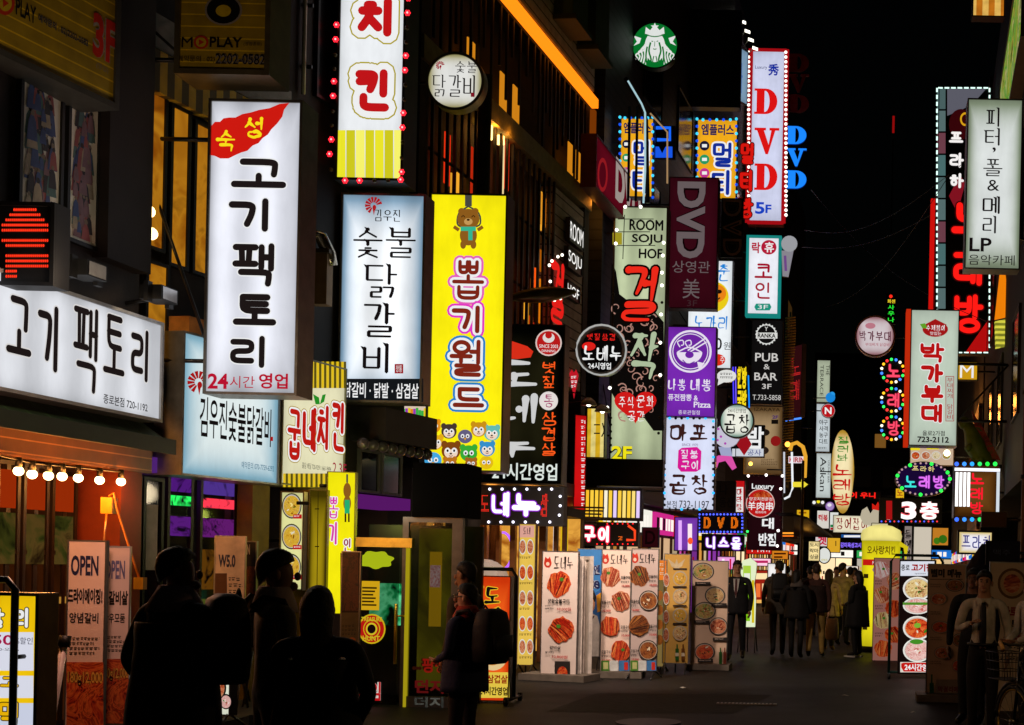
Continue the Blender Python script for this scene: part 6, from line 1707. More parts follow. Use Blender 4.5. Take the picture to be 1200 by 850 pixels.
simple('lantern_sign', 'cream paper lantern sign with stacked dark letters above the walking group', (947, 634, 961, 658), 42, LB('f4dc9a', .85, .3), [('t', '도시', (949, 636, 959, 641), INK), ('t', '락마', (949, 643, 959, 648), INK), ('t', '싱글', (949, 650, 959, 655), INK)], side=-1)
simple('small_sign', 'yellow far sign with small dark marks behind the cream lantern sign', (969, 630, 985, 648), 38, E('eab02a', .85), [('r', (979, 634, 980, 640), INK)])
s = Sign('round_sign', 'round white far disc sign with black rim above the walking group', 'sign', (958, 641, 974, 661), 41, thick=.1)
s.disc_box(E('eef0ea', .85), BLACK, .03); s.text('생맥주', (962, 655, 970, 658), E('d8c82a', .8)); s.arm(-1, .3, (.5,))
s = Sign('round_sign', 'purple white ball sign below the narrow serif vertical sign', 'sign', (967, 588, 978, 599), 35, thick=.12)
s.disc_box(E('b090d0', .8), E('6a3a8a', .6), .02); s.disc(972, 592, 2.5, 2, E('f0e8f4', .9)); s.flush('highlight'); s.arm(-1, .3, (.5,))
# chicken cut-out and sail
t = thing('chicken_cutout', 'cream chicken cut-out sign with a red comb far down the street', 'sign figure', at(1023, 618, F / 37))
c0 = t.location
def l2(x, y): v = at(x, y, F / 37) - c0; return (v.x, v.z)
MB().prism([l2(*p) for p in ((1012, 615), (1008, 606), (1010, 598), (1016, 594), (1020, 602), (1024, 596), (1030, 594), (1034, 600), (1032, 608), (1028, 616))], 0, .1, E('d8ccb0', .7)).build('body', t)
MB().prism([l2(*p) for p in ((1022, 597), (1022, 590), (1026, 593), (1029, 588), (1031, 594), (1034, 592), (1033, 599))], -.01, .08, E('d82014', .9)).build('comb', t)
MB().tube([(0, .05, 0), (0, .05, -3)], .03, BLACK, 6).build('post', t)
s = Sign('menu_sign', 'cream square far sign with a yellow chicken drawing above the beer mug', 'sign', (1021, 613, 1041, 630), 38.5, thick=.1)
s.box(E('e8dcae', .75), WOOD, .02); s.poly([(1025, 617), (1029, 622), (1037, 618), (1034, 626), (1027, 627)], E('e8b81a', .8)); s.flush('chicken_drawing'); s.arm(1, .4, (.5,))
simple('vertical_sign', 'grey banner with vertical brush lettering right of the yellow beer mug', (1059, 616, 1069, 662), 43, E('b8a8a0', .5), [('h', '들에가', (1060, 620, 1068, 656), INK, 1)], side=1)
simple('white_board', 'bright blank white board right of the grey lettered banner', (1070, 617, 1092, 660), 44, E('e8dcc8', .75), [], side=1)
# parasols and awning far left under pole
t = thing('awning', 'dark sloping awning with yellow light beneath beside the thin street pole', 'awning', at(950, 640, F / 42))
c0 = t.location
A = [at(930, 602, F / 44), at(946, 606, F / 44), at(976, 628, F / 41), at(930, 626, F / 39)]
b = MB(); A = [p - c0 for p in A]; D = Vector((0, 0, -.06)); b.add([*A, *[p + D for p in A]], [(0, 1, 2, 3), (7, 6, 5, 4), (0, 4, 5, 1), (1, 5, 6, 2), (2, 6, 7, 3), (3, 7, 4, 0)], P('1c160e', .6)); b.build('canopy', t)
b = MB(); b.tube([A[0], A[0] + Vector((-.5, .3, .0))], .03, BLACK, 6); b.build('arm', t)
lamp(tuple(at(942, 632, F / 41)), 4, 'ffb040', .1)
simple('flag_sign', 'small bright yellow flag sign under the dark sloping awning', (933, 597, 949, 612), 42.5, E('e8b41a', .85), [('r', (936, 600, 945, 602), E('a8640c', .7))], side=-1)
# beer mug kiosk
t = thing('beer_mug_stand', 'big yellow beer mug shaped stand with cream froth top', 'stand', foot(1030, F / 58), 0)
c0 = t.location; q = 58
def mz(y): return at(1030, y, F / q).z
zb, zt = 0.12, mz(634)
ov = lambda r, z: [(r * math.cos(a), r * .7 * math.sin(a), z) for a in [k * 2 * math.pi / 28 for k in range(28)]]
MB().loft([ov(.37, zb), ov(.39, zt)], LB('f4e41a', .82, .5, None, 0, 3)).build('mug', t)  # mug and froth sides dimmed in the emission for a rounded look
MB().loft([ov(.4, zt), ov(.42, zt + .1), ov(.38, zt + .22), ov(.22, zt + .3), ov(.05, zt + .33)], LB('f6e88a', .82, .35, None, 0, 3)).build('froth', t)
MB().tube([(.36, -.05, zt - .05), (.5, -.05, zt - .12), (.5, -.05, zt - .6), (.36, -.05, zt - .7)], .05, E('e8d41a', .8), 8).build('handle', t)
MB().loft([ov(.36, 0), ov(.36, .115)], DARK).build('base', t)
b = MB()
vs, fs = noto('오사랑치킨', .02); xs = [v[0] for v in vs]
def curve_text(txt, z0, h, wd, m, off=.02, x0=0):
    vs, fs = noto(txt, off); xs = [v[0] for v in vs]; ys = [v[1] for v in vs]; b = MB(); o = []
    for x, y in vs:
        u = ((x - min(xs)) / (max(xs) - min(xs)) - .5) * wd + x0; a = -math.pi / 2 + u / .39
        o.append((.402 * math.cos(a), .402 * .7 * math.sin(a) - .008, z0 + (y - min(ys)) / max(.05, max(ys) - min(ys)) * h))
    b.add(o, fs, m); return b.build('lettering', t)
curve_text('오사랑치킨', mz(650), .17, .6, E('6a4a0c', .6))
def strip(z0, z1, a0, a1, m, nm, rr_=.4):
    b = MB(); n = 8; o = []
    for i in range(n + 1):
        a = R(a0 + (a1 - a0) * i / n); o += [(rr_ * math.cos(a), rr_ * .7 * math.sin(a) - .006, z0), (rr_ * math.cos(a), rr_ * .7 * math.sin(a) - .006, z1)]
    b.add(o, [(2 * i, 2 * i + 2, 2 * i + 3, 2 * i + 1) for i in range(n)], m); return b.build(nm, t)
strip(mz(663), mz(656), 205, 262, E('d01a14', .85), 'red_band'); curve_text('MENU', mz(662), .07, .14, WHT, 0, -.1)
for yy in (675, 694, 714, 735): strip(mz(yy + 3), mz(yy - 2), 212, 232, E('3a2a0c', .5), 'drawing', .402)
# ================================================================== stands and banners on the street
def stand(name, lab, bb, q, face, frame=None, thick=.03, yaw=0, cat='banner', lean=0, group=None, rim=.012):
    s = Sign(name, lab, cat, bb, q, thick=thick, yaw=yaw, group=group); s.box(face, frame or ALU, rim, lip=.004)
    return s
def feet(s, w_=.35, m=None, base=False):
    z = -s.O.z + .005
    b = MB(); m = m or P('3a3a3a', .4, .5)
    if base:
        b.box(-w_, w_, -.22, .3, z, z + .09, P('6a6258', .7)); b.tube([(0, .04, z + .09), (0, .04, s.Hh * .9)], .018, m, 6)
    else:
        for x in (-.5, .5): b.tube([(x * s.W * .8, .02, .02), (x * s.W * .9, -.25, z), ], .013, m, 5); b.tube([(x * s.W * .8, .02, .02), (x * s.W * .9, .35, z)], .013, m, 5)
        b.tube([(0, .04, z), (0, .04, s.Hh)], .014, m, 6)
    b.build('base' if base else 'stand_legs', s.root)
# near left yellow lightbox in a tube frame
s = Sign('menu_lightbox', 'yellow and white menu lightbox in a black tube frame at the bottom left', 'lightbox', (-70, 694, 46, 880), 190, thick=.18)
s.box(LB('f2c40a', .8, .15), P('7a5a0a', .4), .02)
s.hand('리', (14, 712, 38, 736), E('f4f4f4', .9), .2, .2, 'round', [(1.2, E('6a5a1a', .6))]); s.hand('달', (-20, 712, 8, 736), E('f4f4f4', .9), .2, .2, 'round', [(1.2, E('6a5a1a', .6))])
s.rect(-60, 741, 40, 786, E('e6e8f6', .85)); s.text('50', (-8, 744, 16, 756), E('b0144a', .85), .02); s.text('%할인', (18, 747, 39, 755), E('2a2a4a', .6)); s.text('17:00-오후6', (-12, 759, 23, 763), INK); s.rect(-60, 792, 40, 818, E('e6e8f6', .85)); s.rect(-60, 824, 40, 860, E('d6dcf0', .85)); s.flush('white_panel')
s.hand('고', (0, 793, 24, 806), E('f0b80a', .9), .2, .2, 'round', [(1, E('5a4a0a', .6))]); s.hand('맥', (-4, 822, 26, 852), E('f0b80a', .9), .2, .2, 'round', [(1.2, E('5a4a0a', .6))])
x0, x1 = s.m(-55, 760)[0], s.m(29, 760)[0]; zt = s.m(0, 679)[1]; z0 = -s.O.z + .05
b = MB(); b.tube([(x0, -.1, z0), (x0, -.1, zt - .06), (x0 + .05, -.1, zt), (x1 - .05, -.1, zt), (x1, -.1, zt - .06), (x1, -.1, z0)], .022, P('14181c', .35, .3), 8); b.tube([(x1, -.4, z0), (x1, .4, z0)], .022, BLACK, 8); b.tube([(x1, -.1, s.Hh * .6), (x1, .05, s.Hh * .6)], .015, BLACK, 6); b.build('tube_frame', s.root)
t = thing('white_pole', 'thin white leaning pole with a black cap beside the yellow menu lightbox', 'pole', foot(47, 9.0))
MB().tube([(0, 0, 0), (.05, .15, .98)], .025, P('c8b8b8', .4), 8).build('shaft', t); MB().tube([(.05, .15, .98), (.055, .16, 1.06)], .04, BLACK, 8).build('cap', t)
# OPEN banners
def openbanner(bb, q, lab, txt, blue, yaw):
    s = stand('menu_banner', lab, bb, q, P('eed8d4', .7, var=.08, scale=2.2, bump=.5), yaw=yaw, group='pink banners by the orange pillar')
    x0, y0, x1, y1 = bb; f = lambda a, b_, c, d: (x0 + a * (x1 - x0), y0 + b_ * (y1 - y0), x0 + c * (x1 - x0), y0 + d * (y1 - y0))
    s.text('OPEN', f(.14, .08, .84, .185), P(blue, .6), .03); s.text(txt[0], f(.06, .25, .94, .33), P('1a1010', .6), .04); s.text(txt[1], f(.1, .375, .84, .43), P('1a1010', .6), .02)
    s.scrib(*f(.1, .5, .92, .6), P('2a1a18', .6), 4); s.flush('small_print')
    s.rect(*f(.03, .63, .97, .99), FOOD('grillmeat', ['4a1408', 'b8361a', 'e8783a', '8a200c', 'd85828'], 0, 7)); s.flush('meat_picture')
    s.text('180g12,000', f(.06, .68, .96, .755), P('1a0c08', .5), .07); s.text('180g12,000', f(.06, .68, .96, .755), P('e0b050', .5), .02)
    feet(s)
openbanner((77, 633, 123, 860), 150, 'front pink OPEN banner with navy capitals and a grilled meat picture', ('드라이에이징!', '양념갈비'), '1a2050', -4)
openbanner((118, 640, 152, 850), 146, 'second pink OPEN banner with paler capitals half behind the front one', ('소갈비살', '한우모둠'), '6a6aa0', 20)
lamp(tuple(at(112, 560, 8.9)), 42, 'ffb89a', .1)  # added lamp in front of the pink banners, no fitting there
t = thing('hook_lamp', 'yellow plug box with orange cords hanging on the orange pillar', 'cord', at(134, 596, 11.2))
MB().box(-.05, .05, -.12, -.04, -.05, .09, P('c89018', .4)).build('plug_box', t)
c0 = t.location; b = MB(); b.tube([(0, -.08, .1), (.05, -.1, .13), (.08, -.1, .0), tuple(at(146, 625, 11) - c0), tuple(at(163, 678, 10.8) - c0)], .01, P('c8781a', .4), 5); b.tube([(-.02, -.08, -.05), tuple(at(122, 634, 10) - c0)], .008, P('c8781a', .4), 5); b.build('cord', t)
p = at(163, 681, 10.8) - c0; MB().box(p.x - .03, p.x + .05, p.y - .03, p.y + .03, p.z - .07, p.z + .03, P('a8801a', .4)).build('socket', t)
# dim menu boards behind the near men
s = stand('menu_banner', 'dim grey banner with blue lettering standing before the purple lit windows', (250, 628, 287, 790), 118, P('c8bcb4', .7), yaw=12)
s.text('W5.0', (256, 650, 276, 665), P('26305a', .6), .04); s.rect(252, 672, 266, 700, P('4a2c14', .6)); s.scrib(268, 676, 284, 720, P('2a2624', .6), 6); s.rect(252, 705, 286, 780, P('3a302c', .6)); s.flush('panels'); feet(s)
s = stand('menu_banner', 'black poster board with dark meat picture behind the dim grey banner', (278, 634, 300, 760), 113, P('12100f', .6))
s.text('OPEN', (280, 638, 293, 650), P('b8b0a8', .6), .04); s.rect(281, 664, 299, 700, FOOD('meatd', ['1a0806', '4a1a10', '6a2a1a', '240c08'], 0, 8)); s.flush('picture'); feet(s)
s = Sign('menu_lightbox', 'bright white food menu board between the two near men', 'lightbox', (226, 712, 272, 838), 128, yaw=-14, thick=.08)
s.box(LB('e4e8d2', .8, .15), P('2a2a28', .4), .012)
for x, y, r, k in ((238, 732, 9, 'gold'), (257, 728, 11, 'pink'), (254, 806, 13, 'meat'), (236, 795, 7, 'noodle'), (268, 822, 7, 'pink')): s.dish(x, y, r, r * 1.3, k, .8, plate='14110f')
s.flush('food_picture'); s.scrib(230, 752, 262, 772, INK, 4); s.rect(230, 776, 238, 780, E('8a9a1a', .7)); s.scrib(240, 776, 262, 790, INK, 3); s.flush('small_print'); feet(s)
# lit menu column
s = Sign('menu_lightbox', 'tall narrow pale yellow lightbox with three bowls of yellow noodles', 'lightbox', (328, 576, 356, 692), 104, thick=.12, yaw=8)
s.box(LB('e2e09a', .8, .2), P('4a4a2a', .4), .015)
for y in (593, 629, 664): s.dish(342, y, 11.5, 15, 'gold', .85, plate='3a3418'); s.rect(344, y + 10, 354, y + 15, E('c8181a', .85)); s.scrib(345, y + 11, 353, y + 14, WHT, 1)
s.flush('food_picture'); s.arm(-1, .3, (.5,))
# leaning yellow arcade banner
s = Sign('banner', 'yellow banner with pink lettering and a bear, left of the glass door', 'banner', (382, 553, 416, 720), 103, yaw=8, thick=.08)
s.box(LB('f2e60e', .85, .1), P('7a720a', .4), .01)
s.hand('뽑기', (384, 580, 397, 640), E('e83ab0', .85), .18, .18, 'round', [(1, WHT)], col=True); s.hand('인형', (402, 630, 412, 668), E('a01a2a', .85), .18, .18, 'round', [(1, WHT)], col=True)
s.disc(407, 575, 4.5, 9, BR); s.disc(407, 590, 4.5, 9, BR); s.rect(404, 586, 410, 602, E('2ac07a', .8)); s.rect(404, 602, 406, 612, BRD); s.rect(408, 602, 410, 612, BRD); s.line([(407, 556), (407, 566)], 2, GY); s.flush('bear_picture'); s.arm(-1, .15, (.9,))
s = Sign('banner', 'yellow painted board with screw marks and added glow, left of the yellow bear banner', 'banner', (361, 574, 383, 735), 105, yaw=10, thick=.08)
s.box(LB('c8ac18', .5, .25, '5a4a08', 0, 3), P('5a500c', .4), .01)  # light on the painted post put into its face as glow
for y in (596, 640, 690, 720): s.rect(369, y, 374, y + 1.2, E('2a2006', .5))
s.line([(373, 576), (371, 734)], .8, E('3a300a', .5), n=0); s.flush('joint'); s.arm(-1, .15, (.9,))
# brown dark board in front
s = stand('menu_banner', 'dark brown menu banner standing left of the gold framed glass door', (398, 646, 421, 870), 112, P('2a1a10', .7))
s.rect(399, 648, 420, 716, FOOD('dkmeat', ['140804', '3a1a0c', '5a2a14', '1a0c06'], 0, 9)); s.rect(399, 718, 420, 866, P('5a5030', .7)); s.flush('panels')
for y in (732, 756, 780, 804, 828): s.scrib(401, y, 418, y + 14, P('2a2010', .6), 3); s.disc(404, y + 18, 4, 3, P('8a2a14', .6)); s.disc(413, y + 18, 4, 3, P('a8601c', .6))
s.flush('menu_items'); feet(s)
# arcade front: glass door and display window facing down the street
t = thing('arcade_entrance', 'gold framed glass door and grey framed window of the arcade below its yellow sign', 'shop front', foot(478, F / 104)); c0 = t.location; q = 104
def X(px): return at(px, 750, F / q).x - c0.x
def Z(py): return max(.0, at(478, py, F / q).z)
b = MB(); b.box(X(410), X(548), .5, .56, 0, 2.06, P('0c0a10', .6)); b.box(X(482), X(545), -.06, .5, Z(606) + .003, 2.75, P('030303', .9, spec=.05)); b.build('back_wall_and_void', t)  # near-black upper box stands in for the unlit void over the window
gl = MB(); gl.box(X(418), X(466), -.01, .01, .02, Z(642), GLASS('0a0c0a', .35)); gd = gl.build('glass_door', t)
GOLD = P('b89a2a', .3, .6)
b = MB(); b.box(X(416), X(482), -.04, .05, Z(642), Z(631), P('a8a458', .3, .7)); b.build('top_rail', gd)
b = MB(); b.box(X(475), X(478), -.04, .04, .0, Z(642) - .003, E('d0bc1c', .55)); b.build('post', gd)
b = MB(); b.tube([(X(466), -.07, Z(778)), (X(466), -.07, Z(708))], .018, GOLD, 8); b.tube([(X(466), -.07, Z(722)), (X(475), -.02, Z(722))], .012, GOLD, 6); b.build('handle', gd)
b = MB(); cl = []
for i in range(40):
    a = i * 2 * math.pi / 40; r_ = 1 + .1 * math.sin(a * 7); cl.append((X(439) + (X(458) - X(439)) * 1.05 * r_ * math.cos(a), (Z(657)) + (Z(647) - Z(657)) * 1.0 * r_ * math.sin(a)))
b.prism(cl, -.016, -.012, E('b8c81a', .8)); b.build('cloud_sticker', gd)
b = MB(); b.box(X(422), X(444), -.017, -.012, Z(716), Z(682), E('e8b41a', .75)); o = b.build('notice', gd)
b = MB()
for i in range(6): b.box(X(424), X(441 - (i * 7) % 5), -.021, -.0175, Z(691 + i * 4), Z(689 + i * 4), E('4a3408', .5))
b.build('notice_print', o)
EM = [(1, 'e0c01a'), (.9, 'c81a14'), (.62, 'e0c01a'), (.55, 'c81a14'), (.42, 'e8d02a'), (.3, '1a0a08')]
for i, (k, c) in enumerate(EM):
    rx = (X(452) - X(436)) * k; b = MB()
    b.prism([(X(436) + rx * math.cos(a), Z(738) + rx * 1.1 * math.sin(a)) for a in [j * .2618 for j in range(24)]], -.014 - i * .002, -.013 - i * .002 + .0008, E(c, .75)); o = b.build('round_sticker' if i == 0 else 'ring', gd if i == 0 else o)if i < 2 else b.build('ring', gd)
def ltext(txt, x0, y0, x1, y1, m, parent, off=.03, y=-.02, nm='lettering'):
    vs, fs = noto(txt, off); xs = [v[0] for v in vs]; ys = [v[1] for v in vs]
    MB().add([(X(x0) + (v[0] - min(xs)) / (max(xs) - min(xs)) * (X(x1) - X(x0)), y, Z(y1) + (v[1] - min(ys)) / (max(ys) - min(ys)) * (Z(y0) - Z(y1))) for v in vs], fs, m).build(nm, parent)
ltext('TREASURE', 424, 724, 448, 729, E('e8d02a', .7), gd, .03, -.028); ltext('HUNT', 426, 746, 446, 752, E('e8d02a', .7), gd, .03, -.028)
ltext('게임', 420, 800, 448, 822, E('f0e8e0', .7), gd, .09, -.018); ltext('게임', 420, 800, 448, 822, E('c8141a', .8), gd, .03, -.022)
wd = MB()
FR = P('5c5e60', .4, .5)
wd.box(X(470), X(477), -.02, .06, 0, Z(606), FR); wd.box(X(528), X(540), -.02, .06, 0, Z(606), FR); wd.box(X(477), X(528), -.02, .06, Z(612), Z(606), FR); wd.box(X(477), X(528), -.02, .06, 0, .12, FR)
wn = wd.build('display_window', t); MB().box(X(477.5), X(527.5), .0, .02, .12, Z(612.5), GLASS('0c0e06', .45)).build('pane', wn)
ltext('...팡장', 484, 770, 524, 786, E('3a1408', .5), wn, .08, -.012); ltext('팡장', 496, 770, 526, 788, E('9a1a10', .6), wn, .03, -.02); ltext('던지', 488, 796, 522, 812, E('6a1414', .6), wn, .04, -.02); ltext('더지', 488, 816, 522, 830, E('7a7a70', .45), wn, .03, -.02)
b = MB(); b.box(X(478), X(527), .3, .32, .2, Z(618), FOOD('arc', ['14160a', '5a5a12', '9a901c', '3a3014', '6a6a70'], .4, 1.5)); b.build('interior', t)
b = MB(); b.box(X(494), X(508), .22, .24, .9, Z(646), E('d8a81a', .6)); o = b.build('menu_strip', t); b = MB(); b.box(X(495), X(507), .21, .218, 1.35, Z(662), FOOD('pink', FOODS['pink'], .5, 8)); b.build('picture', o)
b = MB(); b.box(X(420), X(462), .3, .32, .9, Z(690) + .05, FOOD('grn', ['041408', '1aa85a', '7affb0', '0a5a2a', 'dfffee'], .65, 2.5)); b.box(X(418), X(462), .3, .32, .1, .88, P('1a1a16', .6)); b.build('machine_glow', t)
lamp((c0.x + X(440), c0.y + .2, 2.1), 8, 'd8e860', .1); lamp((c0.x + X(452), c0.y - .45, 2.35), 14, 'ffe9c0', .12)  # outer lamp is added to light the woman with glasses
# utility pole
t = thing('utility_pole', 'dark utility pole with a fuse box and loose cables between the arcade and the grill', 'utility pole', foot(547, F / 77.5))
MB().tube([(0, 0, 0), (.05, 0, 3.6), (.1, 0, 9)], [.13, .12, .1], P('3a342e', .8, var=.3, bump=.3), 12).build('post', t)
MB().box(-.3, .0, -.22, -.1, 1.95, 2.55, P('1a1816', .6)).build('fuse_box', t)
b = MB(); b.tube([(-.25, -.1, 2.5), (-.32, -.15, 3.1), (-.1, -.1, 3.6), (-.06, -.1, 4.6)], .04, P('8a7050', .6), 6); b.tube([(-.1, -.18, 2.0), (-.3, -.25, 1.6), (-.1, -.2, 1.2)], .02, BLACK, 6); b.tube([(.07, -.14, 2.3), (.08, -.12, 3.8)], .035, P('9a9aa0', .3, .8), 8); b.build('cable', t)
# white rounded cover
t = thing('white_kiosk', 'white rounded top kiosk partly hidden behind the utility pole', 'kiosk', foot(553, F / 82))
pr_ = [(-.37, .02), (-.37, 1.15)] + [(-.37 * math.cos(R(a)), 1.15 + .38 * math.sin(R(a)) * .75) for a in range(15, 180, 15)] + [(.37, 1.15), (.37, .02)]
pr_ = [(x, z * 1.18) for x, z in pr_]
MB().prism(pr_, 0, .5, P('b8b2ac', .5, var=.06)).build('shell', t); MB().box(-.371, .371, -.012, -.003, 1.36, 1.38, P('5a5652', .5)).build('seam', t)
# orange lightbox in tube frame
s = Sign('menu_lightbox', 'orange lightbox with dark brush lettering in a black wheeled tube frame', 'lightbox', (560, 675, 598, 822), 100, thick=.12)
s.box(LB('f0601a', .85, .2, 'd83a0c', 0, 3), P('3a1a0c', .4), .012)
s.hand('도네', (568, 686, 586, 736), INK, .16, .2, 'brush', [(.9, E('f8c82a', .9))], col=True, seed=3)
s.poly([(561, 688), (565, 684), (568, 688), (565, 692)], E('f8a82a', .8)); s.disc(578, 768, 17, 18, E('f8d89a', .8)); s.disc(577, 766, 13, 14, E('f0a04a', .8)); s.rect(561, 788, 597, 818, E('f0d04a', .85)); s.flush('picture')
s.text('통삼겹살', (563, 791, 595, 801), E('a0240c', .8), .03); s.text('24시간영업', (562, 805, 595, 815), E('2a1408', .6), .03)
x0, x1 = s.m(555, 750)[0], s.m(602, 750)[0]; zt = s.m(578, 667)[1]; z0 = -s.O.z + .06
b = MB(); b.tube([(x0, .05, z0), (x0, .05, zt - .08), (x0 + .05, .05, zt), (x1 - .05, .05, zt), (x1, .05, zt - .08), (x1, .05, z0)], .022, P('101416', .35, .3), 8)
for x in (x0, x1): b.tube([(x, -.3, z0), (x, .35, z0)], .022, BLACK, 8)
b.build('tube_frame', s.root)
b = MB()
for x in (x0, x1):
    for y in (-.28, .33): b.tube([(x - .02, y, z0 - .01), (x + .02, y, z0 - .01)], .05, BLACK, 10)
b.build('caster', s.root)
# picture column in the grill front, lit
s = Sign('menu_lightbox', 'tall yellow strip of food pictures lit beside the timber grill front', 'lightbox', (607, 614, 627, 780), 80, thick=.1)
s.box(LB('e8c050', .8, .15), WOOD, .01); s.rect(608, 616, 626, 630, E('f0b0a0', .8)); s.hand('도네', (613, 618, 622, 627), INK, .16, .16, 'brush')
for i, y in enumerate((641, 671, 701, 731, 758)):
    for x in (612.5, 621.5): s.dish(x, y, 4, 9, ['meat', 'red'][i % 2], .85, garnish=False)
    s.scrib(609, y + 11, 625, y + 15, E('5a3408', .6), 1)
s.flush('food_picture'); feet(s)
# leaning grill banner
MENU = P('ecdcd4', .7, var=.08, scale=2.2, bump=.5)
def red_logo(s, x, y, k, m=None, ink=None):
    m = m or P('c83018', .6); s.disc(x, y, 4.4 * k, 5.4 * k, m); s.poly([(x - 4 * k, y - 3 * k), (x - 2.5 * k, y - 7.5 * k), (x, y - 4.5 * k), (x + 2.5 * k, y - 7.5 * k), (x + 4 * k, y - 3 * k)], m); s.disc(x, y + 1 * k, 2 * k, 2.2 * k, P('e8d8cc', .6)); s.flush('emblem')
PI_ = P('1a1210', .6); PR = P('b81c14', .6)
s = stand('menu_banner', 'slanted grill banner with two red meat dishes next to white frames', (634, 646, 677, 808), 83, MENU, yaw=-14)
red_logo(s, 642, 660, 1); s.hand('도네누', (649, 652, 672, 668), PI_, .16, .16, 'brush', seed=5)
s.dish(655, 685, 13.5, 15, 'red', 0, plate=None); s.dish(658, 738, 14.5, 15, 'red', 0, plate=None); s.rect(651, 775, 669, 804, P('2a2422', .6)); s.disc(660, 789, 6, 8, FOOD('red', FOODS['red'], 0, 9)); s.flush('food_picture')
s.text('모듬숯불구이', (643, 702, 668, 707), PI_, .03); s.text('10,000원', (654, 712, 670, 716), PR, .02); s.text('갈비살', (645, 757, 658, 761), PI_, .03); s.text('10,000원', (648, 768, 666, 772), PR, .02); s.scrib(640, 709, 652, 715, PI_, 2); s.scrib(640, 763, 655, 767, PI_, 1); s.flush('small_print')
feet(s, .5, None, True)
for i, (x0, x1) in enumerate(((672, 680), (684, 692))):
    s = Sign('edge_banner', ['white edge-on banner leaning beside the slanted grill banner', 'second white edge-on frame nearest to the blue beer poster'][i], 'banner', (x0, 652, x1, 806), 82, yaw=-62 + i * 8, thick=.03)
    s.box(P('c0b4a8', .6), P('d8d0c8', .5), .05); feet(s, .2)
s = stand('beer_poster', 'blue beer poster with a smiling man in a white top', (676, 643, 705, 770), 79, P('2a6ab4', .5, var=.1), group=None)
s.poly([(677, 643), (705, 643), (705, 690), (690, 700), (677, 695)], P('3a86d0', .5, var=.15)); s.poly([(677, 770), (677, 735), (683, 722), (692, 718), (700, 722), (705, 740), (705, 770)], P('d8d4cc', .6)); s.poly([(684, 722), (690, 734), (697, 722)], P('4a1a1a', .6))
s.disc(690, 708, 7.5, 11, P('c08a68', .6)); s.poly([(682, 706), (682, 696), (688, 691), (696, 692), (699, 700), (697, 706), (694, 700), (685, 701)], P('14100e', .5)); s.disc(687.5, 707, 1, .8, PI_, 8); s.disc(693, 707, 1, .8, PI_, 8); s.line([(687, 714), (690, 716), (693, 714)], 1, P('8a2a24', .5)); s.poly([(699, 698), (705, 694), (705, 716), (700, 718)], P('d89a2a', .4)); s.flush('man_picture')
s.text('린샷엔', (680, 662, 703, 674), P('c8d8f0', .5), .07); s.text('린샷엔', (680, 662, 703, 674), P('141e5a', .5), .03); s.text('nite', (681, 677, 703, 690), P('c8d8f0', .5), .07); s.text('nite', (681, 677, 703, 690), P('141e5a', .5), .03); feet(s)
def menu4(bb, q, lab, dishes, dark, yaw):
    s = stand('menu_banner', lab, bb, q, P('f2ddd0' if not dark else 'c8b8b4', .7, var=.08, scale=2.2, bump=.5), yaw=yaw, group='four picture grill banners on one base')
    x0, y0, x1, y1 = bb; W_ = x1 - x0
    red_logo(s, x0 + W_ * .16, y0 + 12, .95); s.hand('도네누', (x0 + W_ * .32, y0 + 6, x0 + W_ * .94, y0 + 18), PI_, .16, .16, 'brush', seed=5)
    for i, (k, side) in enumerate(dishes):
        y = y0 + 32 + i * 29; cx = x0 + W_ * (.33 if side < 0 else .67); tx = x0 + W_ * (.68 if side < 0 else .04)
        s.dish(cx, y, 11.5, 12, k, 0, plate=None if i % 2 == 0 or not dark else '241a18')
        s.text('모듬구이', (tx, y - 1, tx + W_ * .3, y + 3), PI_, .03); s.scrib(tx, y + 4.5, tx + W_ * .28, y + 8, PI_, 1); s.text('10,000', (tx + 1, y + 9.5, tx + W_ * .3, y + 12.5), PR, .03)
    s.rect(x0 + 1, y1 - 13, x0 + W_ * .3, y1 - 1, P('4a8a2a', .6)); s.rect(x0 + W_ * .32, y1 - 13, x0 + W_ * .6, y1 - 1, P('d8e0e0', .6)); s.rect(x0 + W_ * .62, y1 - 13, x1 - 1, y1 - 1, P('3a7ab8', .6)); s.rect(x0 + W_ * .1, y1 - 11, x0 + W_ * .26, y1 - 3, P('c8d08a', .6)); s.rect(x0 + W_ * .8, y1 - 11, x0 + W_ * .93, y1 - 2, P('c82a1a', .6)); s.flush('food_picture')
    return s
s = menu4((704, 644, 739, 787), 80, 'left grill banner with four orange red dishes on the paved edge', [('meat', -1), ('meat', 1), ('red', -1), ('red', 1)], 0, 3); feet(s, .42, None, True)
s = menu4((739, 643, 771, 787), 80.5, 'right darker grill banner with four brown dishes joined to the left one', [('brown', -1), ('brown', 1), ('brown', -1), ('brown', 1)], 1, -6); feet(s)
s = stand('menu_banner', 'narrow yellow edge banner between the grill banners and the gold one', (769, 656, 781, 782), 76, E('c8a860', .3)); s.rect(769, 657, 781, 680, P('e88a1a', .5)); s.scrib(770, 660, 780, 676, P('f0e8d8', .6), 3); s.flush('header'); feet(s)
for y in (698, 715, 732, 750): s.disc(773, y, 4, 6, P('c87a2a', .5))
s.flush('food_picture')
s = stand('menu_banner', 'gold menu banner with a winged emblem and round yellow dishes', (777, 649, 808, 778), 76, P('d8ac50', .6, var=.08))
s.poly([(783, 655), (791, 661), (793, 655), (795, 661), (803, 655), (799, 664), (793, 667), (787, 664)], P('d8c8a0', .5)); s.flush('wing_emblem')
for i, y in enumerate((678, 699, 721, 742)): s.dish(797, y, 8.5, 9, ['gold', 'noodle', 'gold', 'noodle'][i], 0, plate='c8b890'); s.rect(789, y - 12, 805, y - 10, P('2a1a08', .6)); s.dish(781, y + 2, 3.5, 8, 'meat', 0, garnish=False)
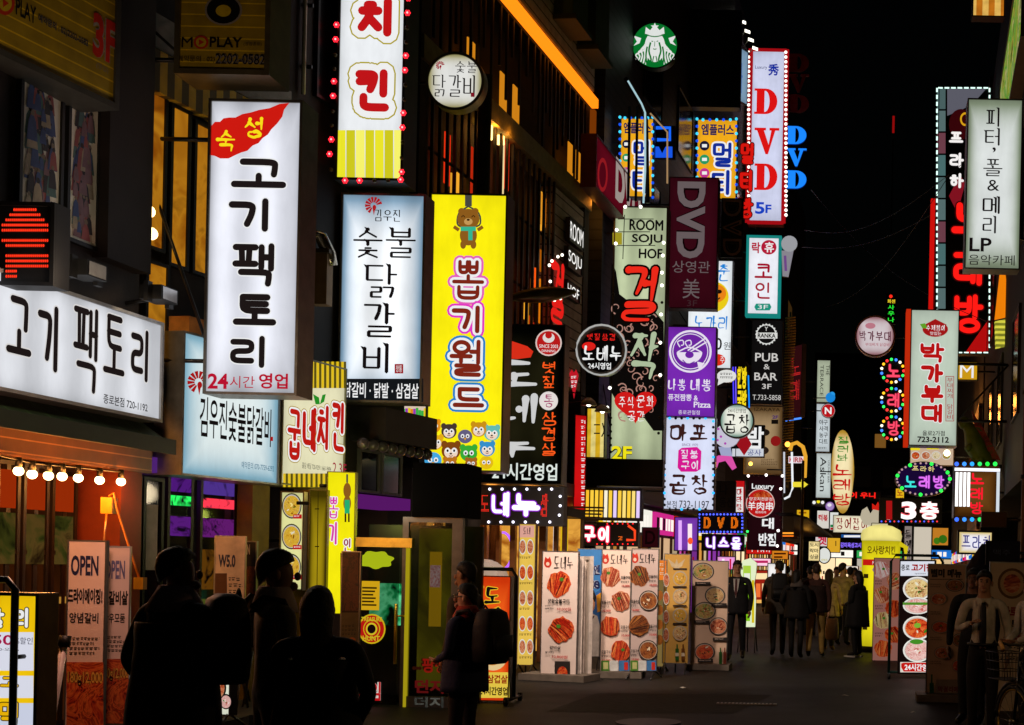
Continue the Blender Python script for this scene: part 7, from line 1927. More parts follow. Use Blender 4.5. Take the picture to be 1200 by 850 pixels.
for x, c in ((792, '2a6a2a'), (799, '7a4a1a')): s.rect(x, 760, x + 4, 774, P(c, .3)); s.rect(x + 1.2, 755, x + 2.8, 760, P(c, .3)); s.rect(x, 765, x + 4, 769, P('d8d0b8', .5))
s.flush('food_picture'); feet(s)
s = stand('menu_banner', 'pink beige menu banner with five dishes beside the man in the suit', (810, 657, 853, 782), 73, P('e0c4ac', .7, var=.08, scale=2.2, bump=.5))
for (x, y, rx, k) in ((824, 670, 13, 'green'), (838, 698, 12, 'noodle'), (826, 716, 13, 'green'), (842, 734, 11, 'meat'), (826, 764, 12, 'red')): s.dish(x, y, rx, 10.5, k, 0, plate='3a322c')
s.flush('food_picture')
for x, y in ((815, 684), (834, 709), (814, 729), (836, 749), (818, 774)): s.rect(x, y - 2, x + 18, y + 2, PI_); s.scrib(x + 2, y - 1, x + 16, y + 1, P('d8c8b8', .6), 1)
for x, c in ((843, '2a6a2a'), (848, '8a3a2a')): s.rect(x, 764, x + 3.4, 778, P(c, .3)); s.rect(x + 1, 759, x + 2.4, 764, P(c, .3))
s.flush('bottles'); feet(s, .35, None, True)
s = Sign('bottle_lightbox', 'green and white glowing bottle shaped lightbox behind the suited man', 'lightbox', (866, 655, 888, 735), 60, thick=.1)
q = [(868, 735), (868, 700), (866, 690), (867, 668), (870, 657), (880, 654), (887, 660), (886, 672), (884, 684), (886, 700), (885, 735)]
MB().prism([s.m(*p) for p in q], -.005, .1, E('eefad0', .9, True), ALU).build('lightbox', s.root); s.k = 20
s.rect(870, 694, 879, 728, E('8ad01a', .9)); s.rect(871, 663, 880, 690, E('b8e04a', .85)); s.rect(872, 672, 879, 680, E('f4f8e8', .9)); s.rect(881, 680, 884, 730, E('e8d01a', .8)); s.flush('bottle_picture'); feet(s)
# ---------------- right side stands
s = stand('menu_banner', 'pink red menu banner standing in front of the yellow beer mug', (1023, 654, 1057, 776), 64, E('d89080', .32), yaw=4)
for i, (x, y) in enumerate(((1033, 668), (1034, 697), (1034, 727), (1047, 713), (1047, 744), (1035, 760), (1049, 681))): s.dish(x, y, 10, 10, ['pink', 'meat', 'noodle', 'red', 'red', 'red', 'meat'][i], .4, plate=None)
s.flush('food_picture')
for y in (680, 709, 741): s.scrib(1025, y, 1034, y + 6, E('2a1410', .3), 2)
s.flush('small_print'); feet(s)
s = Sign('menu_lightbox', 'bright lightbox with four plates of red meat in a dark green tube frame', 'lightbox', (1053, 656, 1096, 790), 76, thick=.14)
s.box(LB('1a0e0c', .6, .1), P('0a0a0a', .4), .015)
s.rect(1055, 658, 1095, 675, E('e4e8f4', .9)); s.rect(1055, 776, 1095, 788, E('e8e0d4', .9)); s.flush('white_panel')
s.text('종로', (1056, 662, 1066, 669), INK, .02); s.text('고기집', (1068, 661, 1093, 670), E('b0141c', .8), .04); s.scrib(1072, 671.5, 1090, 674, INK, 1)
for y, k in ((690, 'noodle'), (710, 'pink'), (736, 'red'), (762, 'pink')): s.dish(1075, y, 17, 14 if y != 710 else 10, k, .95, plate='f0ece4')
s.rect(1058, 706, 1094, 709, E('5a9a2a', .8)); s.disc(1075, 733, 4, 3, E('8ac03a', .8)); s.disc(1074, 752, 8, 3, E('4a9a2a', .8)); s.flush('food_picture'); s.poly([(1056, 777.5), (1059, 776.5), (1094, 776.5), (1094, 787), (1059, 787), (1056, 782)], E('d01c14', .9)); s.flush('red_label'); s.text('24시간영업', (1060, 778, 1093, 786), WHT, .03)
x0, x1 = s.m(1043, 720)[0], s.m(1104, 720)[0]; zt = s.m(1074, 651)[1]; z0 = -s.O.z + .05
b = MB(); GT_ = P('123a34', .35, .3); b.tube([(x0, .06, z0), (x0, .06, zt - .1), (x0 + .07, .06, zt), (x1 - .07, .06, zt), (x1, .06, zt - .1), (x1, .06, z0)], .022, GT_, 8)
for x in (x0, x1): b.tube([(x, -.3, z0), (x, .4, z0)], .022, GT_, 8)
b.tube([(x0, .06, z0 + .03), (x1, .06, z0 + .03)], .02, GT_, 8); b.build('tube_frame', s.root)
b = MB()
for x in (x0, x1):
    for y in (-.28, .38): b.tube([(x - .02, y, z0 - .01), (x + .02, y, z0 - .01)], .045, BLACK, 10)
b.build('caster', s.root); lamp(tuple(at(1075, 720, F / 76 - .5)), 3.5, 'ffe0d0', .2)
s = stand('menu_banner', 'dim brown menu banner with bold black heading left of the man in white shirt', (1086, 661, 1131, 813), 92, P('c0a084', .7, var=.08, scale=2.2, bump=.5))
s.text('별미 메뉴', (1091, 667, 1127, 677), P('0e0a08', .6), .06); s.line([(1090, 679), (1128, 679)], .8, PI_, n=0)
for x, y, rx, k in ((1119, 686, 11, 'brown'), (1100, 702, 10, 'meat'), (1123, 717, 8, 'brown'), (1102, 735, 11, 'red'), (1123, 750, 7, 'brown'), (1104, 765, 10, 'meat'), (1123, 780, 8, 'red')): s.dish(x, y, rx, 7.5, k, 0, plate='2a201a' if k == 'brown' else '8a7c6a')
s.rect(1089, 800, 1094, 812, P('1a5a2a', .3)); s.rect(1090.6, 790, 1092.6, 800, P('1a5a2a', .3)); s.rect(1097, 796, 1130, 812, P('8a7a68', .6)); s.flush('food_picture')
s.text('막걸리메뉴', (1099, 804, 1129, 811), P('6a1414', .6), .03)
for y in (686, 718, 748, 776): s.scrib(1090, y - 2, 1104, y + 3, PI_, 2)
s.flush('small_print'); feet(s, .36, None, True)
s = stand('menu_banner', 'dim beige banner with a round meat picture and red lettering at the right edge', (1158, 659, 1225, 850), 98, P('d0c0a0', .7, var=.08, scale=2.2, bump=.5), yaw=3)
s.disc(1186, 684, 17, 18, P('6a4a1c', .5)); s.disc(1186, 684, 14, 15, P('c8a878', .5)); s.disc(1186, 684, 10, 11, FOOD('meat', FOODS['meat'], 0, 6)); s.flush('round_picture')
s.text('바로구이', (1173, 711, 1215, 723), P('8a1414', .6), .05); s.text('세트메뉴', (1174, 726, 1215, 736), P('2a2420', .6), .05); s.text('보쌈족발', (1176, 739, 1216, 750), P('8a1414', .6), .05); s.scrib(1172, 756, 1220, 775, PI_, 3); s.flush('small_print'); feet(s)
t = thing('parasol', 'closed dark blue parasol behind the man in the white shirt', 'parasol', foot(1150, F / 84))
MB().tube([(0, 0, 0), (0, 0, 2.0)], .025, ALU, 8).build('pole', t)
rg = [[(r_ * (1 + .22 * (j % 2)) * math.cos(j * .3927), r_ * (1 + .22 * (j % 2)) * math.sin(j * .3927), z) for j in range(16)] for r_, z in ((.2, .9), (.3, 1.3), (.28, 1.6), (.15, 1.85), (.03, 2.05))]
MB().loft(rg, P('0c1430', .6)).build('canopy', t); MB().tube([(0, 0, 0), (0, 0, .1)], .25, DARK, 14).build('base', t)
s = Sign('parasol_valance', 'dark blue fabric panel with small pale lettering above the beige banner', 'fabric panel', (1155, 634, 1195, 662), 88, thick=.03)
s.box(P('0a1228', .7), P('0a1228', .7), .01); s.text('맥주', (1164, 644, 1184, 651), P('4a5a7a', .6)); s.arm(1, .25, (.5,))
# drain grate on the road
t = thing('drain_grate', 'long thin pale metal drain grate in the dark road', 'drain', (at(875, 828, 15.4).x, 15.4, 0.004))
MB().box(-.36, .36, -.06, .06, 0, .012, P('9a948a', .35, .5)).build('frame', t)
b = MB()
for i in range(15): b.box(-.33 + i * .045, -.31 + i * .045, -.05, .05, .0125, .016, DARK)
b.build('slots', t)
# silver duct and beige box beside the grill sign
t = thing('air_duct', 'silver bent ventilation duct on the wall right of the white flame sign', 'duct', at(366, 282, F / 102))
MB().tube([(-.22, .12, -.2), (-.14, .1, -.02), (0, 0, .08), (.1, .0, .04), (.15, .1, -.12), (.16, .14, -.25)], .075, P('a8a090', .25, .9), 12).build('duct', t)
t = thing('balcony_box', 'plain beige metal box projecting from the wall beside the white flame sign', 'box', at(364, 356, F / 102))
MB().box(-.18, .18, 0, .16, 0, .58, P('8a6a40', .7, var=.2)).build('shell', t); MB().box(-.21, .21, -.03, .17, .585, .63, P('4a3a24', .7)).build('lid', t)
s = Sign('sticker_panel', 'small bright cartoon panel in the gap left of the yellow arcade sign', 'sign', (471, 475, 500, 497), 88, thick=.06)
s.box(E('f0d8c0', .8), DARK, .01); rr = random.Random(8)
for i in range(9): s.rect(472 + i * 3.1, 478 + rr.random() * 6, 475 + i * 3.1, 496, E(rr.choice(['f03a6a', 'f4d01a', '3a9ae0', '3ab84a', 'f08a1a', 'a03ac0']), .85))
s.flush('picture'); s.arm(-1, .2, (.5,))
# overhead cables
t = thing('overhead_cables', 'thin dark cables sagging across the top of the street', 'cables', (0, 30, 9))
for (a, b_) in (((480, 480, 19), (553, 430, 20)), ((940, 290, 45), (1120, 235, 34))):
    A, B = at(*a), at(*b_); b = MB()
    b.tube([A.lerp(B, k / 12) - t.location - Vector((0, 0, .5 * math.sin(math.pi * k / 12))) for k in range(13)], .012, BLACK, 4); b.build('cable', t)

# more of the small lit signs packed at the far end
for bb, q, lab, cat, face, items in (
    ((903, 622, 935, 631), 39, 'dotted orange light board under the golden arched neon', 'led sign', E('2a1006', .6), [('r', (905, 624, 933, 626), E('ffa030', 1.2)), ('r', (905, 627.5, 930, 629), E('ff8020', 1.1))]),
    ((904, 645, 924, 656), 40, 'amber board with brown rim left of the thin street pole', 'sign', E('e88a20', .8), [('r', (907, 648, 921, 650), E('5a2408', .5)), ('r', (907, 652, 917, 654), E('5a2408', .5))]),
    ((899, 660, 921, 700), 50, 'plain white lit panel behind the head of the leftmost walker', 'panel', LB('f4f0ee', .85, .3), []),
    ((880, 654, 904, 664), 43, 'pink white glowing strip under the little red sign', 'sign', LB('ffc8e0', .95, .3), [('r', (884, 657, 900, 660), E('d02a6a', .8))]),
    ((884, 668, 903, 708), 47, 'red and cream lit food counter beside the bottle shaped lightbox', 'display', E('a82414', .8), [('r', (885, 672, 902, 679), E('ffe8b0', 1.0)), ('r', (886, 684, 891, 700), E('ff7a3a', .9)), ('r', (893, 684, 898, 702), E('ffd8a0', .9)), ('r', (885, 703, 902, 707), E('ffc060', .9))]),
    ((989, 663, 1006, 673), 38, 'little lit screen with an orange and white food picture near the beer mug', 'screen', E('f4e8d8', .95), [('r', (990, 668, 1005, 672), E('d8602a', .9))]),
    ((978, 666, 987, 674), 37.6, 'tiny cream lit window screen left of the orange one', 'screen', E('f8ecc0', .95), [('r', (979, 670, 986, 673), E('e8a82a', .9))]),
    ((1049, 572, 1060, 592), 40, 'small yellow neon box left of the purple oval', 'sign', E('f0c01a', .9), [('t', '노', (1051, 574, 1058, 581), E('a8281a', .8)), ('t', '래', (1051, 583, 1058, 590), E('a8281a', .8))]),
    ((951, 586, 967, 593), 35.5, 'row of tiny white bulbs and faces above the white red lettered sign', 'sign', E('3a342a', .6), [('d', (954, 589, 2, 2), WHT), ('d', (959, 588, 2, 2), E('f4e01a', 1)), ('d', (964, 589, 2, 2), WHT)]),
    ((972, 600, 983, 622), 34.8, 'white green and red flag coloured box under the surfboard sign', 'sign', E('eceee8', .85), [('r', (973, 615, 982, 618), E('1a8a4a', .8)), ('r', (973, 618.5, 982, 621), E('c81a1a', .8))]),
    ((1047, 622, 1057, 640), 41, 'orange lit picture panel between the beer mug and the grey banner', 'sign', E('f09a3a', .85), [('d', (1052, 631, 3.5, 5), E('a8301a', .8))]),
    ((1092, 618, 1112, 640), 47, 'amber lit panel with green leaves right of the blank white board', 'sign', E('d88a2a', .75), [('d', (1098, 634, 4, 4), E('4a8a1a', .7)), ('d', (1105, 632, 5, 5), E('3a7a1a', .7))]),
    ((840, 652, 862, 668), 46, 'bright pink lit window above the pink beige menu banner', 'display', LB('f0a0e0', .9, .4), [('r', (846, 655, 849, 667), E('fff0f8', 1)), ('r', (855, 655, 857, 667), E('d01a4a', .9))]),
    ((790, 606, 818, 646), 47, 'tall purple lit shop window below the bluish white sign', 'display', LB('7a3ab0', .8, .3), [('r', (795, 610, 799, 645), E('e8b0ff', 1)), ('r', (806, 614, 811, 645), E('ffe8f0', 1)), ('d', (809, 634, 3, 4), E('ff5a2a', 1))]),
    ((752, 618, 772, 642), 48, 'dim maroon board with a dark D beside the red glowing sign', 'sign', E('3a0c14', .5), [('t', 'D', (756, 622, 768, 638), E('1a0406', .5))])):
    simple('small_sign' if cat == 'sign' else cat.replace(' ', '_'), lab, bb, q, face, items, cat=cat)
t = thing('cable_bundle', 'loose bundle of thin black cables hanging across the right side of the street', 'cables', (1.5, 30, 8))
rr = random.Random(2)
for k in range(3):
    A, B = at(940 + rr.uniform(-30, 30), 250 + rr.uniform(-60, 120), 46), at(1130 + rr.uniform(-20, 60), 180 + rr.uniform(0, 260), 30); b = MB()
    b.tube([A.lerp(B, j / 12) - t.location - Vector((0, 0, rr.uniform(.3, .9) * 0 + .7 * math.sin(math.pi * j / 12))) for j in range(13)], .009, P('1c1c1e', .5), 4); b.build('cable', t)
# ================================================================== people
def skinmesh(verts, edges, radii, root=0, sub=2):
    me = bpy.data.meshes.new('sk'); me.from_pydata(verts, edges, []); o = bpy.data.objects.new('sk', me); COL.objects.link(o)
    m = o.modifiers.new('s', 'SKIN'); m.use_smooth_shade = True; m.branch_smoothing = .6
    d = me.skin_vertices[0].data
    for i, r in enumerate(radii):
        d[i].radius = r if isinstance(r, tuple) else (r, r)
        d[i].use_root = i == root
    q = o.modifiers.new('u', 'SUBSURF'); q.levels = sub; q.render_levels = sub
    dg = bpy.context.evaluated_depsgraph_get(); e = bpy.data.meshes.new_from_object(o.evaluated_get(dg))
    vs = [tuple(v.co) for v in e.vertices]; fs = [list(p.vertices) for p in e.polygons]
    bpy.data.objects.remove(o); bpy.data.meshes.remove(me); bpy.data.meshes.remove(e)
    return vs, fs

def seg_d(p, a, b):
    ab = b - a; t = max(0, min(1, (p - a).dot(ab) / (ab.length_squared or 1e-9))); return (p - a - ab * t).length

def person(label, px, s, yaw, ht=1.74, top='101012', pants='0c0c10', skin='b88a6a', hair='0b0908', shoe='0c0a0a', bulk=1.0, stride=.0, larm='down', rarm='down', longhair=False, coat=None, lean=0.0, headturn=0.0, face=False, group=None, shirt=None, collar=None, X=None, headz=0, sole=None, glasses=False):
    k = ht / 1.75
    loc = foot(px, F / s)
    t = thing('person', label, 'person', loc, R(yaw), group)
    V = lambda x, y, z: Vector((x * k, y * k + lean * max(0, z - .95) * k, z * k))
    J = {'pelvis': V(0, 0, .95), 'waist': V(0, 0, 1.1), 'chest': V(0, .0, 1.3), 'collar': V(0, -.01, 1.43), 'neck': V(0, .0, 1.5), 'jaw': V(0, .025, 1.575), 'head': V(0, .01, 1.645), 'crown': V(0, .0, 1.70)}
    B = [('pelvis', 'waist', 'top'), ('waist', 'chest', 'top'), ('chest', 'collar', 'top'), ('collar', 'neck', 'skin'), ('neck', 'jaw', 'skin'), ('jaw', 'head', 'skin'), ('head', 'crown', 'skin')]
    rad = {'pelvis': (.155 * bulk, .12 * bulk), 'waist': (.145 * bulk, .115 * bulk), 'chest': (.165 * bulk, .125 * bulk), 'collar': (.1 * bulk, .085), 'neck': (.06, .062), 'jaw': (.062, .07), 'head': (.078, .092), 'crown': (.06, .072)}
    hands = []
    for sd, pose, nm in ((-1, larm, 'l'), (1, rarm, 'r')):
        sh = V(sd * .19 * (.5 + .5 * bulk), 0, 1.41)
        sw = stride * -sd * .5
        if pose == 'down': el, wr = V(sd * .255 * (.5 + .5 * bulk), -.02 + sw * .35, 1.13), V(sd * .25 * (.5 + .5 * bulk), .05 + sw, .88)
        elif pose == 'front': el, wr = V(sd * .25, .0, 1.14), V(sd * .07, .25, 1.06)
        elif pose == 'chest': el, wr = V(sd * .27, .0, 1.14), V(sd * .12, .22, 1.22)
        elif pose == 'pocket': el, wr = V(sd * .3, -.06, 1.14), V(sd * .2, .08, .94)
        else: el, wr = V(sd * .26, .05, 1.14), V(sd * .2, .3, 1.02)
        J[nm + 'sh'], J[nm + 'el'], J[nm + 'wr'] = sh, el, wr
        rad[nm + 'sh'], rad[nm + 'el'], rad[nm + 'wr'] = .064 * bulk, .046 * bulk, .034 * (.6 + .4 * bulk)
        B += [('collar', nm + 'sh', 'top'), (nm + 'sh', nm + 'el', 'top'), (nm + 'el', nm + 'wr', 'top')]
        hands.append((wr, (wr - el).normalized(), sd))
        st = stride * sd
        hp, kn, an, toe = V(sd * .095, 0, .9), V(sd * .1, st * .28 + .03, .5), V(sd * .1, st * .5 - .02, .09 + max(0, -st) * .12), V(sd * .115, st * .5 + .17, .035 + max(0, -st) * .02)
        J[nm + 'hp'], J[nm + 'kn'], J[nm + 'an'], J[nm + 'toe'] = hp, kn, an, toe
        rad[nm + 'hp'], rad[nm + 'kn'], rad[nm + 'an'], rad[nm + 'toe'] = .098, .066, .052, .04
        B += [('pelvis', nm + 'hp', 'pants'), (nm + 'hp', nm + 'kn', 'pants'), (nm + 'kn', nm + 'an', 'pants'), (nm + 'an', nm + 'toe', 'shoe')]
    names = list(J); idx = {n: i for i, n in enumerate(names)}
    sr = lambda r: tuple(a * k for a in r) if isinstance(r, tuple) else (r * k, r * k)
    vs, fs = skinmesh([J[n] for n in names], [(idx[a], idx[b]) for a, b, _ in B], [sr(rad[n]) for n in names])
    mats = {'top': P(top, .8, var=.35, scale=9, bump=.5), 'pants': P(pants, .8, var=.3, scale=7, bump=.4), 'skin': P(skin, .5, var=.06), 'shoe': P(shoe, .4)}
    body = MB(); groups = {}
    for f in fs:
        c = sum((Vector(vs[i]) for i in f), Vector()) / len(f)
        kd = min(B, key=lambda b_: seg_d(c, J[b_[0]], J[b_[1]]))[2]
        if kd == 'skin' and c.z < J['collar'].z + .035 * k: kd = 'top'
        groups.setdefault(kd, []).append(f)
    o = len(body.v); body.v += vs
    for kd, ff in groups.items():
        i = body.mid(mats[kd])
        for f in ff: body.f.append(f); body.mi.append(i); body.sm.append(True)
    # hands: palm and five fingers, slightly curled
    for wr, d, sd in hands:
        d = Vector(d); sdv = Vector((1, 0, 0)) * sd
        inw = (Vector((0, 1, 0)) - d * d.y)
        inw = inw.normalized() if inw.length > .1 else Vector((0, 0, 1))
        nrm = d.cross(inw).normalized()
        hv, he, hr = [tuple(wr), tuple(wr + d * .045 * k), tuple(wr + d * .085 * k)], [(0, 1), (1, 2)], [(.026 * k, .026 * k), (.036 * k, .02 * k), (.036 * k, .016 * k)]
        curl = nrm * (1 if nrm.dot(sdv) < 0 else -1)
        for fi in range(4):
            off = inw * ((1.5 - fi) * .019 * k); L = (.07, .08, .074, .056)[fi] * k
            b0 = len(hv)
            hv += [tuple(wr + d * .09 * k + off), tuple(wr + d * (.09 * k + L * .5) + off + curl * .008 * k), tuple(wr + d * (.09 * k + L * .85) + off + curl * .03 * k)]
            he += [(2, b0), (b0, b0 + 1), (b0 + 1, b0 + 2)]; hr += [(.0095 * k,) * 2, (.009 * k,) * 2, (.0075 * k,) * 2]
        b0 = len(hv)
        hv += [tuple(wr + d * .035 * k + inw * .035 * k), tuple(wr + d * .07 * k + inw * .055 * k + curl * .012 * k), tuple(wr + d * .1 * k + inw * .055 * k + curl * .022 * k)]
        he += [(1, b0), (b0, b0 + 1), (b0 + 1, b0 + 2)]; hr += [(.012 * k,) * 2, (.01 * k,) * 2, (.008 * k,) * 2]
        hvs, hfs = skinmesh(hv, he, hr, 0, 1)
        body.add(hvs, hfs, mats['skin'], True)
    # head details turn with the head
    hc = J['head']; ca, sa = math.cos(R(headturn)), math.sin(R(headturn))
    def hp_(x, y, z): return (hc.x + (x * ca - y * sa) * k, hc.y + (x * sa + y * ca) * k, hc.z + z * k)
    for sd in (-1, 1): body.ball(hp_(sd * .08, -.005, -.02), .026 * k, mats['skin'], 8, 6, (.5, .8, 1.2))
    body.ball(hp_(0, .1, -.028), .016 * k, mats['skin'], 8, 6, (.8, 1.2, 1.5)); body.ball(hp_(0, .078, -.085), .034 * k, mats['skin'], 8, 6, (1, .8, .8))
    bo = body.build('body', t)
    if face:
        for sd in (-1, 1):
            MB().ball(hp_(sd * .03, .09, -.002), .0085 * k, P('0a0808', .2), 8, 5, (1.3, .6, .8)).build('eye', t)
            MB().tube([hp_(sd * .016, .094, .018), hp_(sd * .046, .086, .02)], .0045 * k, P(hair, .7), 5).build('eyebrow', t)
        MB().tube([hp_(-.022, .1, -.068), hp_(0, .106, -.066), hp_(.022, .1, -.068)], .006 * k, P('8a4a40', .5), 5).build('mouth', t)
    if glasses:
        b = MB()
        for sd in (-1, 1): b.tube([hp_(sd * .033 + .024 * math.cos(a), .104, -.002 + .018 * math.sin(a)) for a in [j * .628 for j in range(11)]], .003, P('8a8070', .3, .8), 4); b.tube([hp_(sd * .057, .1, 0), hp_(sd * .08, .0, .0)], .003, P('8a8070', .3, .8), 4)
        b.build('glasses', t)
    # hair: a cap over the skull with a ragged lower edge, longer at the back
    hb = MB(); rr = random.Random(int(px * 3 + s)); n = 20; rings = []
    for i in range(8):
        th = i / 7; ring = []
        for j in range(n):
            ph = 2 * math.pi * j / n
            back = (1 - math.sin(ph)) / 2                      # 1 at the back, 0 at the brow
            low = 1.1 + 1.2 * back ** 1.2 + rr.uniform(-.12, .12)
            a = .02 + low * th
            r1, r2, r3 = .088, .106, .1
            q = (1 + rr.uniform(-.04, .05)) * (1 - .1 * th ** 4)
            sr_ = math.sin(a) if a < math.pi / 2 else 1 - .1 * (a - math.pi / 2)
            x, y, z = r1 * sr_ * math.cos(ph) * q, r2 * sr_ * math.sin(ph) * q, r3 * math.cos(a) * (1.5 if a > math.pi / 2 else q) + .024
            if longhair and back > .4 and th > .6: z -= (th - .6) * .75 * (back - .2); x *= 1.15; y -= .02
            ring.append(hp_(x, y - .008, z))
        rings.append(ring)
    hb.loft(rings, P(hair, .55, var=.4, scale=40, bump=.5), True); hb.build('hair', t)
    if coat:
        z0, z1, flare, cc = coat
        rg = []
        for q in range(11):
            e_ = q / 10; z = z1 + (z0 - z1) * e_; rx = .205 + flare * e_ - .02 * math.sin(math.pi * min(1, e_ * 1.6)); ry = .155 + flare * .8 * e_
            rg.append([tuple(V(rx * bulk * (1 + (.012 + .03 * e_) * math.sin(5 * a + 2 * e_) + rr.uniform(-.014, .014)) * math.cos(a), ry * bulk * math.sin(a) * (1 + (.012 + .03 * e_) * math.cos(7 * a + 3 * e_)) + rr.uniform(-.004, .004), z)) for a in [j * 2 * math.pi / 28 for j in range(28)]])
        MB().loft(rg, P(cc, .8, var=.35, scale=9, bump=.5)).build('coat', t)
    if shirt:
        c1, c2 = shirt
        yf = J['chest'].y + (.165 * bulk * k + .012 if coat else .125 * bulk * k + .012)
        MB().poly([(-.055 * k, yf - .03, 1.44 * k), (-.035 * k, yf + .012, 1.25 * k), (0, yf + .008, 1.1 * k), (.035 * k, yf + .012, 1.25 * k), (.055 * k, yf - .03, 1.44 * k)], P(c1, .7)).build('shirt', t)
        MB().poly([(-.016 * k, yf - .01, 1.435 * k), (-.024 * k, yf + .02, 1.2 * k), (0, yf + .018, 1.12 * k), (.024 * k, yf + .02, 1.2 * k), (.016 * k, yf - .01, 1.435 * k)], P(c2, .6)).build('necktie', t)
    if collar:
        rg = [[tuple(V(r_ * math.cos(a), r_ * .95 * math.sin(a) - .005, z)) for a in [j * .5236 for j in range(12)]] for r_, z in ((.135 * bulk, 1.42), (.12 * bulk, 1.47), (.1, 1.53), (.085, 1.56), (.06, 1.55))]
        MB().loft(rg, P(collar, .9, var=.2, bump=.4)).build('scarf', t)
    if sole:
        for nm in 'lr':
            a = J[nm + 'toe']; MB().box(a.x - .045, a.x + .045, a.y - .21, a.y + .04, .002, .03, P(sole, .6)).build('sole', t)
    return t, J, k

def backpack(label, pt, J, k, h=.44, w_=.3, d=.17, col='0c0c0e'):
    """worn on the back; straps over the shoulders"""
    t, yaw = pt, pt.rotation_euler.z
    c = J['chest']; off = Vector((0, -.125 * k - d / 2 - .02, -.02))
    wp = Matrix.Rotation(yaw, 3, 'Z') @ (Vector((c.x, c.y, 0)) + Vector((off.x, off.y, 0)))
    b = thing('backpack', label, 'backpack', Vector(t.location) + wp + Vector((0, 0, c.z - .26 * k)), yaw)
    rg = []
    for q, (sx, sy) in zip((0, .06, .3, .7, .93, 1.0), ((.8, .8), (1, 1), (1.03, 1.1), (1, 1), (.85, .8), (.5, .4))):
        rg.append([(w_ / 2 * sx * math.copysign(abs(math.cos(a)) ** .5, math.cos(a)), d / 2 * sy * math.copysign(abs(math.sin(a)) ** .6, math.sin(a)), h * q) for a in [j * .3142 for j in range(20)]])
    MB().loft(rg, P(col, .7, var=.3, bump=.4)).build('bag', b)
    MB().loft([[(p[0] * .8, p[1] * .45 - d * .42, z) for p in rg[2]] for z in (.05, .22)], P(col, .6, var=.3)).build('pocket', b)
    for sd in (-1, 1): MB().tube([(sd * .09, d / 2, h * .85), (sd * .12 * k, d / 2 + .05 * k, h * .97), (sd * .13 * k, d / 2 + .15 * k, h * .93), (sd * .13 * k, d / 2 + .2 * k, h * .7)], .016, P(col, .7), 6).build('strap', b)
    MB().tube([(-.04, d * .3, h * .97), (0, d * .3, h * 1.05), (.04, d * .3, h * .97)], .008, P(col, .7), 5).build('handle', b)
    return b

person('man in a bulky black coat with pale collar, leftmost of the near figures', 200, 228, -25, 1.68, '18161a', '101012', '8a6450', bulk=1.14, larm='pocket', rarm='front', headturn=-40, coat=(.75, 1.36, .04, '18161a'), collar='a08890')  # pale collar also carries pinkish light put into its colour
a = person('young man with dark square backpack standing between the near figures', 316, 222, -50, 1.68, '5a5240', '101012', '9a7058', bulk=1.0, larm='front', rarm='front', headturn=-15, collar='c0a89a')
backpack('dark square backpack on the near young man', a[0], a[1], a[2], .46, .32, .2, '100d0e')
person('long haired woman in a black coat at the right of the near figures', 366, 236, 12, 1.5, '121014', '0c0c0e', '8a6450', bulk=1.08, longhair=True, larm='front', rarm='pocket', coat=(.5, 1.34, .1, '121014'))
a = person('woman with glasses in a navy jacket and red scarf facing left', 543, 152, 72, 1.47, '1c2448', '0e0e14', 'c8967a', bulk=1.08, larm='front', rarm='front', face=True, glasses=True, collar='a83a2a', coat=(.78, 1.34, .03, '1c2448'), headturn=18)
backpack('large dark backpack on the woman with glasses', a[0], a[1], a[2], .42, .3, .2, '1a161a')
person('black haired boy in khaki jacket behind the woman with glasses', 542, 134, 75, 1.64, '3a3420', '0c0c0e', '9a7050', bulk=1.05)
person('man in dark suit, white shirt and dark red tie walking towards the camera', 862, 66, 180, 1.76, '0f0f14', '0d0d12', 'b08060', bulk=1.05, stride=.42, headturn=8, rarm='pocket', face=True, shirt=('c8c4c0', '4a1218'), coat=(.82, 1.34, .02, '0f0f14'))
a = person('walker in a grey jacket with black backpack, leftmost of the walking group', 911, 62.5, 8, 1.78, '4a4238', '0e0e12', hair='0a0908', bulk=1.1, stride=.42, rarm='pocket', headturn=20, coat=(.78, 1.35, .03, '3a342c'), group='walkers seen from behind')
backpack('black backpack on the leftmost walker', a[0], a[1], a[2], .5, .32, .16)
person('long haired woman in a black coat with grey hood among the walkers', 932, 64, -6, 1.62, '0a0a0c', '0a0a0c', bulk=1.08, stride=-.2, larm='pocket', headturn=-25, longhair=True, collar='5a5450', coat=(.8, 1.35, .03, '0a0a0c'), group='walkers seen from behind')
person('walker in a dark brown jacket and khaki trousers, tallest in the middle', 955, 63, -4, 1.74, '3a1c14', 'a08444', hair='24160c', bulk=1.06, stride=.45, larm='pocket', coat=(.85, 1.35, .02, '24130e'), group='walkers seen from behind')
person('woman with long reddish hair in a cream coat among the walkers', 970, 58, -10, 1.64, 'c0a468', '14100e', hair='2a120a', shoe='b08a4a', longhair=True, stride=-.25, coat=(.75, 1.35, .03, 'c0a468'), group='walkers seen from behind')
t = thing('tote_bag', 'white cloth tote bag hanging beside the woman in the cream coat', 'bag', at(975, 737, F / 60))
MB().loft([[(.13 * q * math.cos(a), .05 * q * math.sin(a), z) for a in [j * .5236 for j in range(12)]] for z, q in ((-.22, .7), (-.18, 1), (0, 1), (.2, .85))], P('d0b0a0', .8, var=.15)).build('bag', t)
MB().tube([(-.07, 0, .2), (-.03, 0, .45), (.03, 0, .45), (.07, 0, .2)], .01, P('c0a090', .8), 5).build('strap', t)
person('man in a light beige jacket farther down the street', 986, 54, -20, 1.78, 'a08a5c', '0e0e10', hair='0a0807', bulk=1.0, rarm='front', headturn=-35, coat=(.88, 1.35, .02, 'a08a5c'))
